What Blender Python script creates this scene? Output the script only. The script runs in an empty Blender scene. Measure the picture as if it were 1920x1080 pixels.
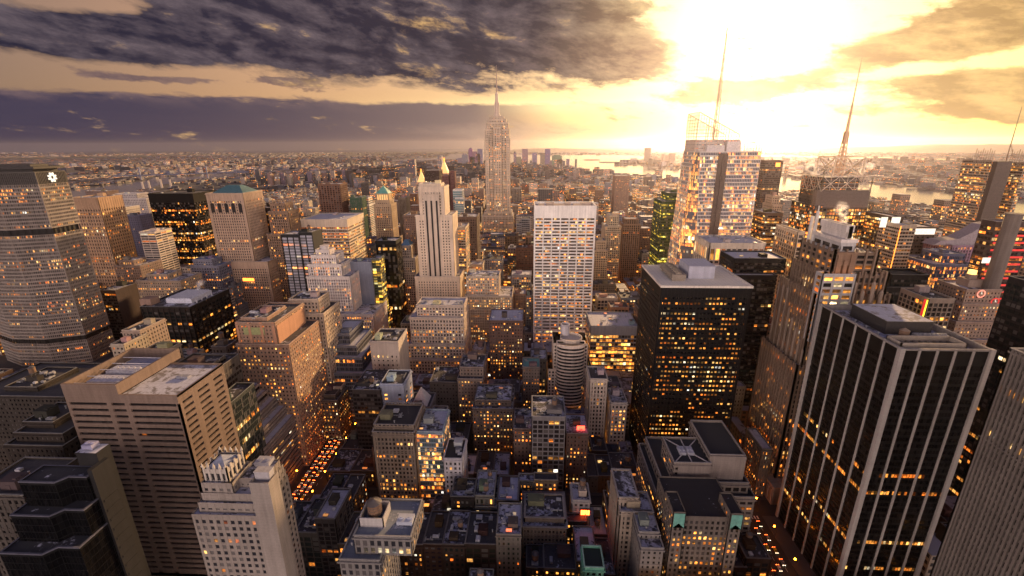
import bpy, math, random
import numpy as np
random.seed(7)
C = bpy.context.scene.collection
SC = bpy.context.scene
# ---------------------------------------------------------------- camera (observation deck, 259 m up; x = west, y = downtown along the avenues)
CAMH = 259.0; FPX = 853.3
PI_, YAW, ROLL = math.radians(17.5), math.radians(2.56), math.radians(0.35)
def ray(px, py):
    a = (px-960)/FPX; b = (540-py)/FPX
    a, b = a*math.cos(ROLL)+b*math.sin(ROLL), -a*math.sin(ROLL)+b*math.cos(ROLL)
    fw = math.cos(PI_)+b*math.sin(PI_); up = b*math.cos(PI_)-math.sin(PI_)
    return (a*math.cos(YAW)-fw*math.sin(YAW), fw*math.cos(YAW)+a*math.sin(YAW), up)
def at(px, py, D):
    r = ray(px, py); t = D/r[1]; return r[0]*t, CAMH+r[2]*t
def gz(px, py, z=0.0):
    r = ray(px, py); t = (z-CAMH)/r[2]; return r[0]*t, r[1]*t
def azel(px, py):
    r = ray(px, py); return math.degrees(math.atan2(r[0], r[1])), math.degrees(math.atan2(r[2], math.hypot(r[0], r[1])))
def proj(x, y, z):
    z -= CAMH
    r = x*math.cos(YAW)+y*math.sin(YAW); f = -x*math.sin(YAW)+y*math.cos(YAW)
    d = f*math.cos(PI_)-z*math.sin(PI_); u = f*math.sin(PI_)+z*math.cos(PI_)
    if d < 1: return None
    a, b = r/d, u/d
    a, b = a*math.cos(ROLL)-b*math.sin(ROLL), a*math.sin(ROLL)+b*math.cos(ROLL)
    return 960+a*FPX, 540-b*FPX
cd = bpy.data.cameras.new('camera'); cam = bpy.data.objects.new('camera', cd); C.objects.link(cam)
cd.sensor_width = 36; cd.lens = FPX/1920*36; cd.clip_start = 1; cd.clip_end = 200000
from mathutils import Matrix, Vector
cam.matrix_world = (Matrix.Translation((0, 0, CAMH)) @ Matrix.Rotation(YAW, 4, 'Z') @ Matrix.Rotation(math.pi/2-PI_, 4, 'X') @ Matrix.Rotation(-ROLL, 4, 'Z'))
SC.camera = cam
vs = SC.view_settings; vs.view_transform = 'Standard'; vs.look = 'None'; vs.exposure = 0.65; vs.gamma = 1.0
SC.cycles.use_denoising = True
try: SC.cycles.denoiser = 'OPENIMAGEDENOISE'
except Exception: pass
SC.cycles.max_bounces = 6; SC.cycles.diffuse_bounces = 1; SC.cycles.glossy_bounces = 3; SC.cycles.transparent_max_bounces = 12
SC.cycles.volume_bounces = 0; SC.cycles.sample_clamp_indirect = 4.0; SC.cycles.caustics_reflective = False; SC.cycles.caustics_refractive = False

# ---------------------------------------------------------------- node expression helper
class X:
    def __init__(s, nt, sock): s.nt, s.s = nt, sock
    def _m(s, op, *a, clamp=False):
        n = s.nt.nodes.new('ShaderNodeMath'); n.operation = op; n.use_clamp = clamp
        for i, v in enumerate((s,)+a):
            if isinstance(v, X): s.nt.links.new(v.s, n.inputs[i])
            else: n.inputs[i].default_value = v
        return X(s.nt, n.outputs[0])
    def __add__(s, o): return s._m('ADD', o)
    __radd__ = __add__
    def __mul__(s, o): return s._m('MULTIPLY', o)
    __rmul__ = __mul__
    def __sub__(s, o): return s._m('SUBTRACT', o)
    def __rsub__(s, o): return s._m('MULTIPLY', -1.0)._m('ADD', o)
    def __truediv__(s, o): return s._m('DIVIDE', o)
    def __pow__(s, o): return s._m('POWER', o)
    def lt(s, o): return s._m('LESS_THAN', o)
    def gt(s, o): return s._m('GREATER_THAN', o)
    def f(s, op, *a): return s._m(op, *a)
    def clamp(s): return s._m('ADD', 0.0, clamp=True)
    def smooth(s, a, b):
        n = s.nt.nodes.new('ShaderNodeMapRange'); n.interpolation_type = 'SMOOTHSTEP'
        s.nt.links.new(s.s, n.inputs[0]); n.inputs[1].default_value = a; n.inputs[2].default_value = b
        return X(s.nt, n.outputs[0])
def mixc(nt, f, a, b, mode='MIX'):
    n = nt.nodes.new('ShaderNodeMix'); n.data_type = 'RGBA'; n.blend_type = mode
    for i, v in ((0, f), (6, a), (7, b)):
        if isinstance(v, X): nt.links.new(v.s, n.inputs[i])
        elif i == 0: n.inputs[0].default_value = v
        else: n.inputs[i].default_value = (*v, 1)
    return X(nt, n.outputs[2])
def comb(nt, x, y, z):
    n = nt.nodes.new('ShaderNodeCombineXYZ')
    for i, v in enumerate((x, y, z)):
        if isinstance(v, X): nt.links.new(v.s, n.inputs[i])
        else: n.inputs[i].default_value = v
    return X(nt, n.outputs[0])
def sep(nt, v):
    n = nt.nodes.new('ShaderNodeSeparateXYZ'); nt.links.new(v.s, n.inputs[0]); return [X(nt, o) for o in n.outputs]
def noise(nt, v, scale=1.0, detail=4.0, rough=0.5, dist=0.0):
    n = nt.nodes.new('ShaderNodeTexNoise'); n.inputs['Scale'].default_value = scale; n.inputs['Detail'].default_value = detail
    n.inputs['Roughness'].default_value = rough; n.inputs['Distortion'].default_value = dist
    nt.links.new(v.s, n.inputs['Vector']); return X(nt, n.outputs[0])
def white(nt, v):
    n = nt.nodes.new('ShaderNodeTexWhiteNoise'); n.noise_dimensions = '3D'; nt.links.new(v.s, n.inputs[0]); return X(nt, n.outputs[0])
def coord(nt, which):
    n = nt.nodes.new('ShaderNodeTexCoord'); return X(nt, n.outputs[which])
def vmul(nt, v, t):
    n = nt.nodes.new('ShaderNodeVectorMath'); n.operation = 'MULTIPLY'; nt.links.new(v.s, n.inputs[0]); n.inputs[1].default_value = t; return X(nt, n.outputs[0])
def ramp(nt, f, stops):
    n = nt.nodes.new('ShaderNodeValToRGB'); e = n.color_ramp.elements
    while len(e) < len(stops): e.new(0.5)
    for i, (p, c) in enumerate(stops): e[i].position = p; e[i].color = (*c, 1)
    nt.links.new(f.s, n.inputs[0]); return X(nt, n.outputs[0])

# ---------------------------------------------------------------- sky: Nishita air under drifting cloud decks
SUN_AZ, SUN_EL = 23.0, 11.6
W = bpy.data.worlds.new('World'); SC.world = W; W.use_nodes = True; nt = W.node_tree; nt.nodes.clear()
g = coord(nt, 'Generated'); dx, dy, dz = sep(nt, g)
el = dz.f('ARCSINE')*57.2958; az = dx.f('ARCTAN2', dy)*57.2958
sky = nt.nodes.new('ShaderNodeTexSky'); sky.sky_type = 'NISHITA'; sky.sun_disc = False
sky.sun_elevation = math.radians(SUN_EL); sky.sun_rotation = math.radians(SUN_AZ); sky.altitude = 260; sky.dust_density = 3.0
nish = X(nt, sky.outputs[0])
sx, sy, sz = (math.sin(math.radians(SUN_AZ))*math.cos(math.radians(SUN_EL)), math.cos(math.radians(SUN_AZ))*math.cos(math.radians(SUN_EL)), math.sin(math.radians(SUN_EL)))
cosang = dx*sx+dy*sy+dz*sz
sang = cosang.f('MINIMUM', 0.99999).f('ARCCOSINE')*57.2958
def G(px, py, wa, we):
    a, e = azel(px, py)
    u = (az-a)/wa; v = (el-e)/we
    return (u*u+v*v).f('MULTIPLY', -1.0).f('EXPONENT')
pz = dz.f('MAXIMUM', 0.0)+0.07
P = comb(nt, dx/pz, dy/pz, 0.0)
n_big = noise(nt, P, 0.55, 9, 0.60, 0.25)
n_fine = noise(nt, P, 1.7, 7, 0.62, 0.35)
def cl(a_, e_): return noise(nt, comb(nt, a_*0.11, e_*0.31+a_*0.040, 8.0), 1.0, 12, 0.64, 0.2)
n_tat = noise(nt, comb(nt, az*0.34, el*0.95+az*0.13, 5.0), 1.0, 9, 0.66, 0.3)
n_str = noise(nt, comb(nt, az*0.030, el*0.50, 3.0), 1.0, 8, 0.60, 0.5)
n_fluf = cl(az, el)
n_lit = cl(az+1.6, el+0.55)                       # the same cloud sampled a little nearer the sun: gives the billows a lit and a dark side
relief = ((n_fluf-n_lit)*4.0+(n_tat-0.5)*1.9+0.36).clamp()
nn = (n_big-0.5)*0.5+(n_fine-0.5)*0.5+(n_fluf-0.5)*2.1+(n_str-0.5)*0.5+(n_tat-0.5)*1.15
# where the heavy deck hangs
cov = (G(90, 66, 11, 2.0)*0.95+G(330, 66, 9, 2.4)*1.05+G(560, 20, 8, 3.4)*1.15+G(620, 100, 8, 2.2)*1.0+G(840, 60, 9, 4.4)*1.3+G(1060, 60, 8, 4.2)*1.15
       +G(1190, 110, 6, 2.6)*0.95+G(900, 165, 5, 1.2)*0.4+G(1000, -160, 30, 6.0)*0.9+G(200, -160, 20, 6)*0.9
       -G(180, 8, 5, 1.0)*0.9-G(1450, 60, 7, 6)*1.5-G(220, 165, 15, 1.5)*0.9-G(1000, 196, 10, 0.9)*0.8-G(800, 178, 5, 0.8)*0.3)
deck = (cov+nn-0.06).smooth(0.02, 0.62)
covr = (G(1760, 70, 5, 1.5)*0.85+G(1890, 30, 5, 2.2)*0.95+G(1640, 105, 3.4, 1.0)*0.6+G(1850, 165, 7, 1.5)*0.95+G(1920, 205, 5, 1.2)*0.7+G(1450, 160, 6, 1.1)*0.6+G(1330, 175, 7, 1.3)*0.55+G(1560, 205, 7, .8)*.4-G(1830, 120, 5, .6)*0.4-G(1700, 190, 5, .7)*.3)
deckr = (covr*1.2+nn-0.05).smooth(0.10, 0.56)
covl = (G(215, 144, 4, 0.5)*0.7+G(365, 152, 3.2, 0.45)*0.6+G(520, 150, 5, 0.6)*0.55+G(130, 122, 2, .4)*.4+G(640, 172, 6, .4)*.35)
wisp = (covl+nn*0.75-0.14).smooth(0.2, 0.4)
# low purple bank along the horizon on the left, thinning to the right
fadeR = az.smooth(4, -8)
band_top = 4.9+(n_str-0.5)*1.6+(n_fluf-0.5)*1.8+(n_tat-0.5)*1.2-az.smooth(-30, 5)*0.3
band = (band_top-el).smooth(-0.15, 0.4)*(fadeR*0.7+0.3)*az.smooth(26, 6)
low = (G(1000, 245, 14, 1.3)*0.55+nn*0.35).smooth(0.1, 0.6)
hot = ((sang*sang)/-17.0).f('EXPONENT'); glow = ((sang*sang)/-150.0).f('EXPONENT'); wide = ((sang*sang)/-1300.0).f('EXPONENT')
leftdim = az.smooth(-62, -15)
peach = mixc(nt, leftdim, (0.15, 0.083, 0.055), (0.44, 0.20, 0.082))
clear = mixc(nt, glow, mixc(nt, wide*0.8, peach, (0.95, 0.60, 0.22)), (1.0, 0.72, 0.17))
rightgold = az.smooth(27, 44)
clear = mixc(nt, hot, clear, (1.9, 1.6, 0.95))
clear = mixc(nt, rightgold*0.7, clear, (1.1, 0.76, 0.17))
clear = mixc(nt, G(1890, 232, 7, 0.7), clear, (1.2, 0.80, 0.03))
clear = mixc(nt, G(1250, 195, 22, 0.75), clear, (1.15, 0.88, 0.38))
lowg = (el.smooth(9, 2))*(az.smooth(-2, 10))
clear = mixc(nt, lowg*0.6, clear, (1.12, 0.84, 0.20))
clear = mixc(nt, 0.02, clear, nish)
cdark = mixc(nt, relief, (0.010, 0.012, 0.030), (0.105, 0.083, 0.098))
cgold = mixc(nt, relief, (0.40, 0.23, 0.10), (1.0, 0.72, 0.32))
ccol = mixc(nt, ((glow*1.5-.05)*1.0).clamp(), cdark, cgold)
ccol = mixc(nt, (G(1200, 110, 9, 4)*0.55).clamp(), ccol, mixc(nt, relief, (0.17, 0.10, 0.08), (0.50, 0.31, 0.19)))
edge = (1.0-deck)*deck*3.4
ccol = mixc(nt, (edge*0.6*(wide+0.3)).clamp(), ccol, (0.66, 0.42, 0.23))
skyc = clear
bandc = mixc(nt, el.smooth(0.0, 1.0), (0.095, 0.075, 0.085), mixc(nt, (n_str-0.3)*1.2, (0.022, 0.023, 0.058), (0.062, 0.050, 0.080)))
bandc = mixc(nt, (wide*0.75).clamp(), bandc, (0.50, 0.34, 0.24))
bandc = mixc(nt, (((band_top-el).smooth(1.6, 0.0))*(relief*1.2-.1)).clamp()*0.8, bandc, (0.20, 0.13, 0.125))
skyc = mixc(nt, band*0.97, skyc, bandc)
skyc = mixc(nt, low*0.5, skyc, (0.50, 0.34, 0.24))
skyc = mixc(nt, wisp*0.85, skyc, mixc(nt, relief, (0.085, 0.058, 0.075), (0.22, 0.14, 0.12)))
skyc = mixc(nt, deck*(0.97-hot*0.5), skyc, ccol)
skyc = mixc(nt, deckr*0.88, skyc, mixc(nt, relief, (0.28, 0.15, 0.055), (0.74, 0.45, 0.17)))
# dimmed sky overhead; unseen low north sky brightened to fill walls facing the viewer
up = el.smooth(16, 38)
NORTH = (2.65, 2.05, 1.8); ZEN = (0.055, 0.058, 0.12)
skyc = mixc(nt, up, skyc, mixc(nt, (n_big-0.2)*1.2, ZEN, (0.09, 0.085, 0.14)))
skyc = mixc(nt, 1.0, skyc, (0.80, 0.79, 0.80), 'MULTIPLY')
back = dy.smooth(0.25, -0.35)
skyc = mixc(nt, back, skyc, mixc(nt, el.smooth(8, 27), NORTH, ZEN))
bg = nt.nodes.new('ShaderNodeBackground'); nt.links.new(skyc.s, bg.inputs[0]); bg.inputs[1].default_value = 1.0
wo = nt.nodes.new('ShaderNodeOutputWorld'); nt.links.new(bg.outputs[0], wo.inputs[0])
W.cycles.sampling_method = 'MANUAL'; W.cycles.sample_map_resolution = 1024
sd = bpy.data.lights.new('sun', 'SUN'); sd.energy = 5.0; sd.angle = math.radians(2.0); sd.color = (1.0, 0.62, 0.30)
so = bpy.data.objects.new('sun', sd); C.objects.link(so); so.rotation_euler = Vector((-sx, -sy, -sz)).to_track_quat('-Z', 'Y').to_euler()

# ---------------------------------------------------------------- materials
def newmat(name):
    m = bpy.data.materials.new(name); m.use_nodes = True; nt = m.node_tree; nt.nodes.clear()
    o = nt.nodes.new('ShaderNodeOutputMaterial'); b = nt.nodes.new('ShaderNodeBsdfPrincipled'); nt.links.new(b.outputs[0], o.inputs[0])
    return m, nt, b
def lk(nt, x, s): nt.links.new(x.s, s)
def objcol(nt):
    n = nt.nodes.new('ShaderNodeObjectInfo'); return X(nt, n.outputs['Color']), X(nt, n.outputs['Random'])
def oattr(nt, name, typ='OBJECT', out='Fac'):
    n = nt.nodes.new('ShaderNodeAttribute'); n.attribute_type = typ; n.attribute_name = name; return X(nt, n.outputs[out])
def lit_nodes(nt, u, v, rnd, lit):
    cu, cv = u.f('FLOOR'), v.f('FLOOR'); fu, fv = u-cu, v-cv
    r1 = white(nt, comb(nt, cu, cv, rnd*91.0)); r2 = white(nt, comb(nt, cu+17.3, cv, rnd*57.0)); rf = white(nt, comb(nt, cv, rnd*33.0, 5.0))
    cl = noise(nt, comb(nt, cu*0.16, cv*0.3, rnd*50.0), 1.0, 2, 0.5)
    run = noise(nt, comb(nt, cu*0.42, cv*7.7, rnd*71.0), 1.0, 1, 0.5)
    rows = oattr(nt, 'rows')
    act = rf.lt(lit*0.95+0.02)*0.62+lit*0.16
    p = (act*rows+lit*(rf*rf*2.0+0.3)*(1.0-rows))*((cl-0.22)*2.5).clamp()
    on = (r1*0.5+((run-0.2)*1.7).clamp()*0.5).lt(p*1.45+lit*0.30)
    ins = noise(nt, comb(nt, u*3.1, v*2.3, rnd*9.0), 1.0, 2, 0.6)
    blind = fv.lt(r2*0.9+0.35)
    r6 = white(nt, comb(nt, cu+5.1, cv+9.7, rnd*23.0))
    e = on*(0.10+1.35*r6*r6*r6+0.35*r2)*(ins*ins*3.0+0.08)*(blind*0.75+0.25)
    colr = ramp(nt, white(nt, comb(nt, cu, cv+3.7, rnd*11.0))*0.42+white(nt, comb(nt, cv, rnd*13.0, (cu*0.09).f('FLOOR')))*0.58, [(0.0, (1, .15, .012)), (0.3, (1, .26, .03)), (0.6, (1, .38, .06)), (0.78, (1, .56, .16)), (0.9, (.95, .78, .48)), (1.0, (.8, .85, .9))])
    return on, e, colr, r2, fu, fv
def mk_glass():
    m, nt, b = newmat('window_glass'); oc, rnd = objcol(nt)
    u, v, _ = sep(nt, coord(nt, 'UV')); lit = oattr(nt, 'lit')
    on, e, colr, r2, fu, fv = lit_nodes(nt, u, v, rnd, lit)
    shadeb = mixc(nt, r2.gt(0.72)*0.8*oattr(nt, 'blinds'), oc, (0.20, 0.18, 0.17))
    lk(nt, shadeb, b.inputs['Base Color']); b.inputs['Roughness'].default_value = 0.16
    b.inputs['Specular IOR Level'].default_value = 0.24
    colr = mixc(nt, oattr(nt, 'green')*0.75, colr, (.85, .85, .06)); lk(nt, colr, b.inputs['Emission Color']); lk(nt, e*1.7*oattr(nt, 'bright'), b.inputs['Emission Strength'])
    m.cycles.emission_sampling = 'NONE'; return m
def mk_wall(name='masonry', rough=0.85, streak=1.0):
    m, nt, b = newmat(name); oc, rnd = objcol(nt); p = coord(nt, 'Object')
    n1 = noise(nt, p, 0.045, 4, 0.6); n2 = noise(nt, vmul(nt, p, (0.5, 0.5, 0.025)), 1.0, 4, 0.65); n3 = noise(nt, p, 1.3, 3, 0.6)
    k = (n1-0.5)*0.7+(n2-0.5)*0.75*streak+(n3-0.5)*0.35+1.0
    x, y, z = sep(nt, p); course = (z*0.62).f('FRACT').lt(0.08)*0.12
    c = mixc(nt, 1.0, oc, comb(nt, k-course, k-course, k*0.985-course), 'MULTIPLY')
    lk(nt, c, b.inputs['Base Color']); b.inputs['Roughness'].default_value = rough; b.inputs['Specular IOR Level'].default_value = 0.2
    bp = nt.nodes.new('ShaderNodeBump'); bp.inputs['Strength'].default_value = 0.25; bp.inputs['Distance'].default_value = 0.15
    lk(nt, n3, bp.inputs['Height']); nt.links.new(bp.outputs[0], b.inputs['Normal']); return m
def mk_roof():
    m, nt, b = newmat('flat_roofing'); oc, rnd = objcol(nt); p = coord(nt, 'Object')
    q = nt.nodes.new('ShaderNodeVectorMath'); q.operation = 'ADD'; lk(nt, p, q.inputs[0]); lk(nt, comb(nt, rnd*300.0, rnd*170.0, 0.0), q.inputs[1]); q = X(nt, q.outputs[0])
    n1 = noise(nt, q, 0.09, 5, 0.62, 0.6); n2 = noise(nt, q, 0.7, 4, 0.6)
    mask = (n1+(n2-0.5)*0.25+oattr(nt, 'snow')*0.55-0.42+(noise(nt, q, 0.32, 4, 0.7)-0.5)*0.7).smooth(0.24, 0.38)
    tar = mixc(nt, n2, (0.03, 0.028, 0.03), (0.11, 0.10, 0.10))
    x, y, z = sep(nt, p); seam = ((x*0.33).f('FRACT').lt(0.06)+(y*0.2).f('FRACT').lt(0.05)).clamp()*0.25
    base = mixc(nt, oattr(nt, 'own'), tar, oc)
    c = mixc(nt, mask, base, mixc(nt, n2, (0.40, 0.40, 0.48), (0.68, 0.68, 0.76)))
    c = mixc(nt, seam, c, (0.05, 0.05, 0.05)); lk(nt, c, b.inputs['Base Color']); b.inputs['Roughness'].default_value = 0.8; return m
def mk_metal():
    m, nt, b = newmat('painted_metal'); oc, rnd = objcol(nt); n1 = noise(nt, coord(nt, 'Object'), 0.8, 4, 0.6)
    lk(nt, mixc(nt, 1.0, oc, comb(nt, n1+0.5, n1+0.5, n1+0.5), 'MULTIPLY'), b.inputs['Base Color']); b.inputs['Roughness'].default_value = 0.5; b.inputs['Metallic'].default_value = 0.1; b.inputs['Specular IOR Level'].default_value = 0.25; return m
def mk_far():
    m, nt, b = newmat('distant_facade'); _, rnd = objcol(nt)
    u, v, _ = sep(nt, coord(nt, 'UV')); vc = oattr(nt, 'col', 'GEOMETRY', 'Color'); va = oattr(nt, 'col', 'GEOMETRY', 'Alpha')
    on, e, colr, r2, fu, fv = lit_nodes(nt, u, v, rnd*0.0+0.37, va)
    win = (fu-0.5).f('ABSOLUTE').lt(0.28)*(fv-0.55).f('ABSOLUTE').lt(0.26)
    gx = nt.nodes.new('ShaderNodeNewGeometry'); nz = sep(nt, X(nt, gx.outputs['Normal']))[2]; top = nz.gt(0.5)
    pn = X(nt, gx.outputs['Position']); n1 = noise(nt, pn, 0.03, 4, 0.65); n2 = noise(nt, pn, 0.35, 3, 0.6)
    win = win*(1.0-top)
    wall = mixc(nt, 1.0, vc, comb(nt, n2*0.8+0.6, n2*0.8+0.6, n2*0.8+0.6), 'MULTIPLY')
    c = mixc(nt, win, wall, (0.03, 0.03, 0.035))
    c = mixc(nt, top, c, mixc(nt, (n1+(n2-.5)*.4).smooth(0.42, 0.55), (0.035, 0.034, 0.044), (0.24, 0.24, 0.31)))
    lk(nt, c, b.inputs['Base Color']); b.inputs['Roughness'].default_value = 0.7
    lk(nt, colr, b.inputs['Emission Color']); lk(nt, e*win*2.4, b.inputs['Emission Strength']); m.cycles.emission_sampling = 'NONE'; return m
def plain(name, col, rough=0.7, metal=0.0, nsc=1.0, amt=0.4):
    m, nt, b = newmat(name); n1 = noise(nt, coord(nt, 'Object'), nsc, 4, 0.6); k = (n1-0.5)*2*amt+1.0
    lk(nt, mixc(nt, 1.0, col, comb(nt, k, k, k), 'MULTIPLY'), b.inputs['Base Color']); b.inputs['Roughness'].default_value = rough; b.inputs['Metallic'].default_value = metal; return m
def emit(name, col, s, sample=False):
    m, nt, b = newmat(name); n1 = noise(nt, coord(nt, 'Object'), 0.6, 3, 0.6)
    b.inputs['Base Color'].default_value = (*[c*0.3 for c in col], 1); b.inputs['Emission Color'].default_value = (*col, 1)
    lk(nt, (n1+0.5)*s, b.inputs['Emission Strength']); b.inputs['Roughness'].default_value = 0.6
    if not sample: m.cycles.emission_sampling = 'NONE'
    return m
GLASS, WALL, ROOF, METAL, FAR = mk_glass(), mk_wall(), mk_roof(), mk_metal(), mk_far()
COPPER = plain('green_copper', (0.14, 0.36, 0.30), 0.6, 0, 0.5, 0.5); WOOD = plain('tank_wood', (0.22, 0.13, 0.08), 0.85, 0, 0.9, 0.4)
ASPH = plain('asphalt', (0.026, 0.025, 0.027), 0.8, 0, 0.02, 0.35); PAVE = plain('pavement_concrete', (0.065, 0.06, 0.06), 0.9, 0, 0.05, 0.35); PAINT = plain('road_paint', (0.7, 0.7, 0.66), 0.7, 0, 0.8, 0.3)
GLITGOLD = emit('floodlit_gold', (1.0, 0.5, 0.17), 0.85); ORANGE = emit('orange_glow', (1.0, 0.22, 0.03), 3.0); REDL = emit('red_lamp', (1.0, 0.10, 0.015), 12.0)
WHITEL = emit('white_panel', (1.0, 0.88, 0.7), 0.8); YELL = emit('yellow_sign', (1.0, 0.75, 0.04), 1.6); HEADL = emit('headlight_glow', (1.0, 0.8, 0.5), 4.0); LAMPL = emit('street_lamp_glow', (1.0, 0.22, 0.008), 55.0, True)
BLUEL = emit('blue_screen', (0.15, 0.1, 1.0), 1.5); NEON = emit('red_neon', (1.0, 0.05, 0.04), 0.5)

# ---------------------------------------------------------------- mesh builder
class MB:
    def __init__(s): s.v = []; s.f = []; s.u = []; s.m = []; s.c = []
    def face(s, pts, uv=None, mi=0, col=None):
        i = len(s.v); s.v += pts; s.f.append(tuple(range(i, i+len(pts))))
        s.u += uv if uv else [(0.0, 0.0)]*len(pts); s.m.append(mi)
        if col is not None: s.c += [col]*len(pts)
    def box(s, x0, x1, y0, y1, z0, z1, mi=0, bottom=False):
        a, b, c, d = (x0, y0), (x1, y0), (x1, y1), (x0, y1); s.prism([a, b, c, d], z0, z1, mi, bottom)
    def prism(s, p, z0, z1, mi=0, bottom=False, top=True, p1=None):
        p1 = p1 or p; n = len(p)
        for i in range(n):
            j = (i+1) % n; s.face([(*p[i], z0), (*p[j], z0), (*p1[j], z1), (*p1[i], z1)], None, mi)
        if top: s.face([(*q, z1) for q in p1], None, mi)
        if bottom: s.face([(*q, z0) for q in reversed(p)], None, mi)
    def cone(s, p, z0, apex, mi=0):
        n = len(p)
        for i in range(n): s.face([(*p[i], z0), (*p[(i+1) % n], z0), apex], None, mi)
    def bar(s, a, b, r, mi=0, n=4, r2=None):
        a, b = Vector(a), Vector(b); d = (b-a).normalized(); r2 = r if r2 is None else r2
        e = d.cross(Vector((0, 0, 1)) if abs(d.z) < 0.9 else Vector((1, 0, 0))).normalized(); f = d.cross(e)
        A = [a+(e*math.cos(t)+f*math.sin(t))*r for t in [2*math.pi*(k+.5)/n for k in range(n)]]
        B = [b+(e*math.cos(t)+f*math.sin(t))*r2 for t in [2*math.pi*(k+.5)/n for k in range(n)]]
        for i in range(n):
            j = (i+1) % n; s.face([tuple(A[j]), tuple(A[i]), tuple(B[i]), tuple(B[j])], None, mi)
        s.face([tuple(q) for q in B][::-1], None, mi); s.face([tuple(q) for q in A], None, mi)
    def mesh(s, name, mats, org=(0, 0, 0)):
        me = bpy.data.meshes.new(name)
        if org != (0, 0, 0): s.v = [(a-org[0], b-org[1], c-org[2]) for a, b, c in s.v]
        me.from_pydata(s.v, [], s.f)
        ul = me.uv_layers.new(name='UVMap'); ul.data.foreach_set('uv', [k for t in s.u for k in t])
        if s.c:
            ca = me.color_attributes.new('col', 'FLOAT_COLOR', 'CORNER'); ca.data.foreach_set('color', [k for t in s.c for k in t])
        for m in mats: me.materials.append(m)
        if any(s.m): me.polygons.foreach_set('material_index', s.m)
        return me
def circ(cx, cy, r, n=16, a0=0.0, ry=None): return [(cx+r*math.cos(a0+2*math.pi*k/n), cy+(ry or r)*math.sin(a0+2*math.pi*k/n)) for k in range(n)]
def rect(x0, x1, y0, y1): return [(x0, y0), (x1, y0), (x1, y1), (x0, y1)]
def off(p, d):
    n = len(p); out = []
    for i in range(n):
        a, b, c = Vector(p[i-1]), Vector(p[i]), Vector(p[(i+1) % n])
        e, f = (b-a).normalized(), (c-b).normalized(); n1, n2 = Vector((e.y, -e.x)), Vector((f.y, -f.x))
        m = n1+n2; q = m.length_squared
        out.append(tuple(b+(m*(2*d/q) if q > 1e-6 else n1*d)))
    return out
def lerp(p, q, t): return [(a[0]+(b[0]-a[0])*t, a[1]+(b[1]-a[1])*t) for a, b in zip(p, q)]
# styles: bay, floor height, pier width, spandrel height, pier / spandrel projection, corner pier, top band, parapet
ST = dict(
    stone=dict(cor=.95, bay=3.3, fl=3.7, pw=1.55, sh=1.6, pp=.35, sp=.22, cw=2.6, tb=2.2), deco=dict(cor=.9, bay=3.0, fl=3.7, pw=1.35, sh=1.5, pp=.6, sp=.15, cw=3.0, tb=3),
    brick=dict(cor=.8, bay=2.9, fl=3.4, pw=1.7, sh=1.8, pp=.2, sp=.15, cw=2.4, tb=1.6), band=dict(bay=3.0, fl=3.8, pw=.25, sh=1.7, pp=.12, sp=.4, cw=.8, tb=2.5),
    glass=dict(bay=1.7, fl=3.9, pw=.16, sh=.7, pp=.16, sp=.08, cw=.4, tb=1.5), fin=dict(bay=2.4, fl=3.9, pw=.9, sh=.0, pp=.8, sp=.1, cw=1.8, tb=3),
    grid=dict(bay=4.2, fl=3.8, pw=.8, sh=.9, pp=.5, sp=.4, cw=1.2, tb=2.5), dark=dict(bay=3.0, fl=3.8, pw=.35, sh=1.5, pp=.22, sp=.12, cw=.9, tb=3))
SIDE = [0.0]
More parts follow.
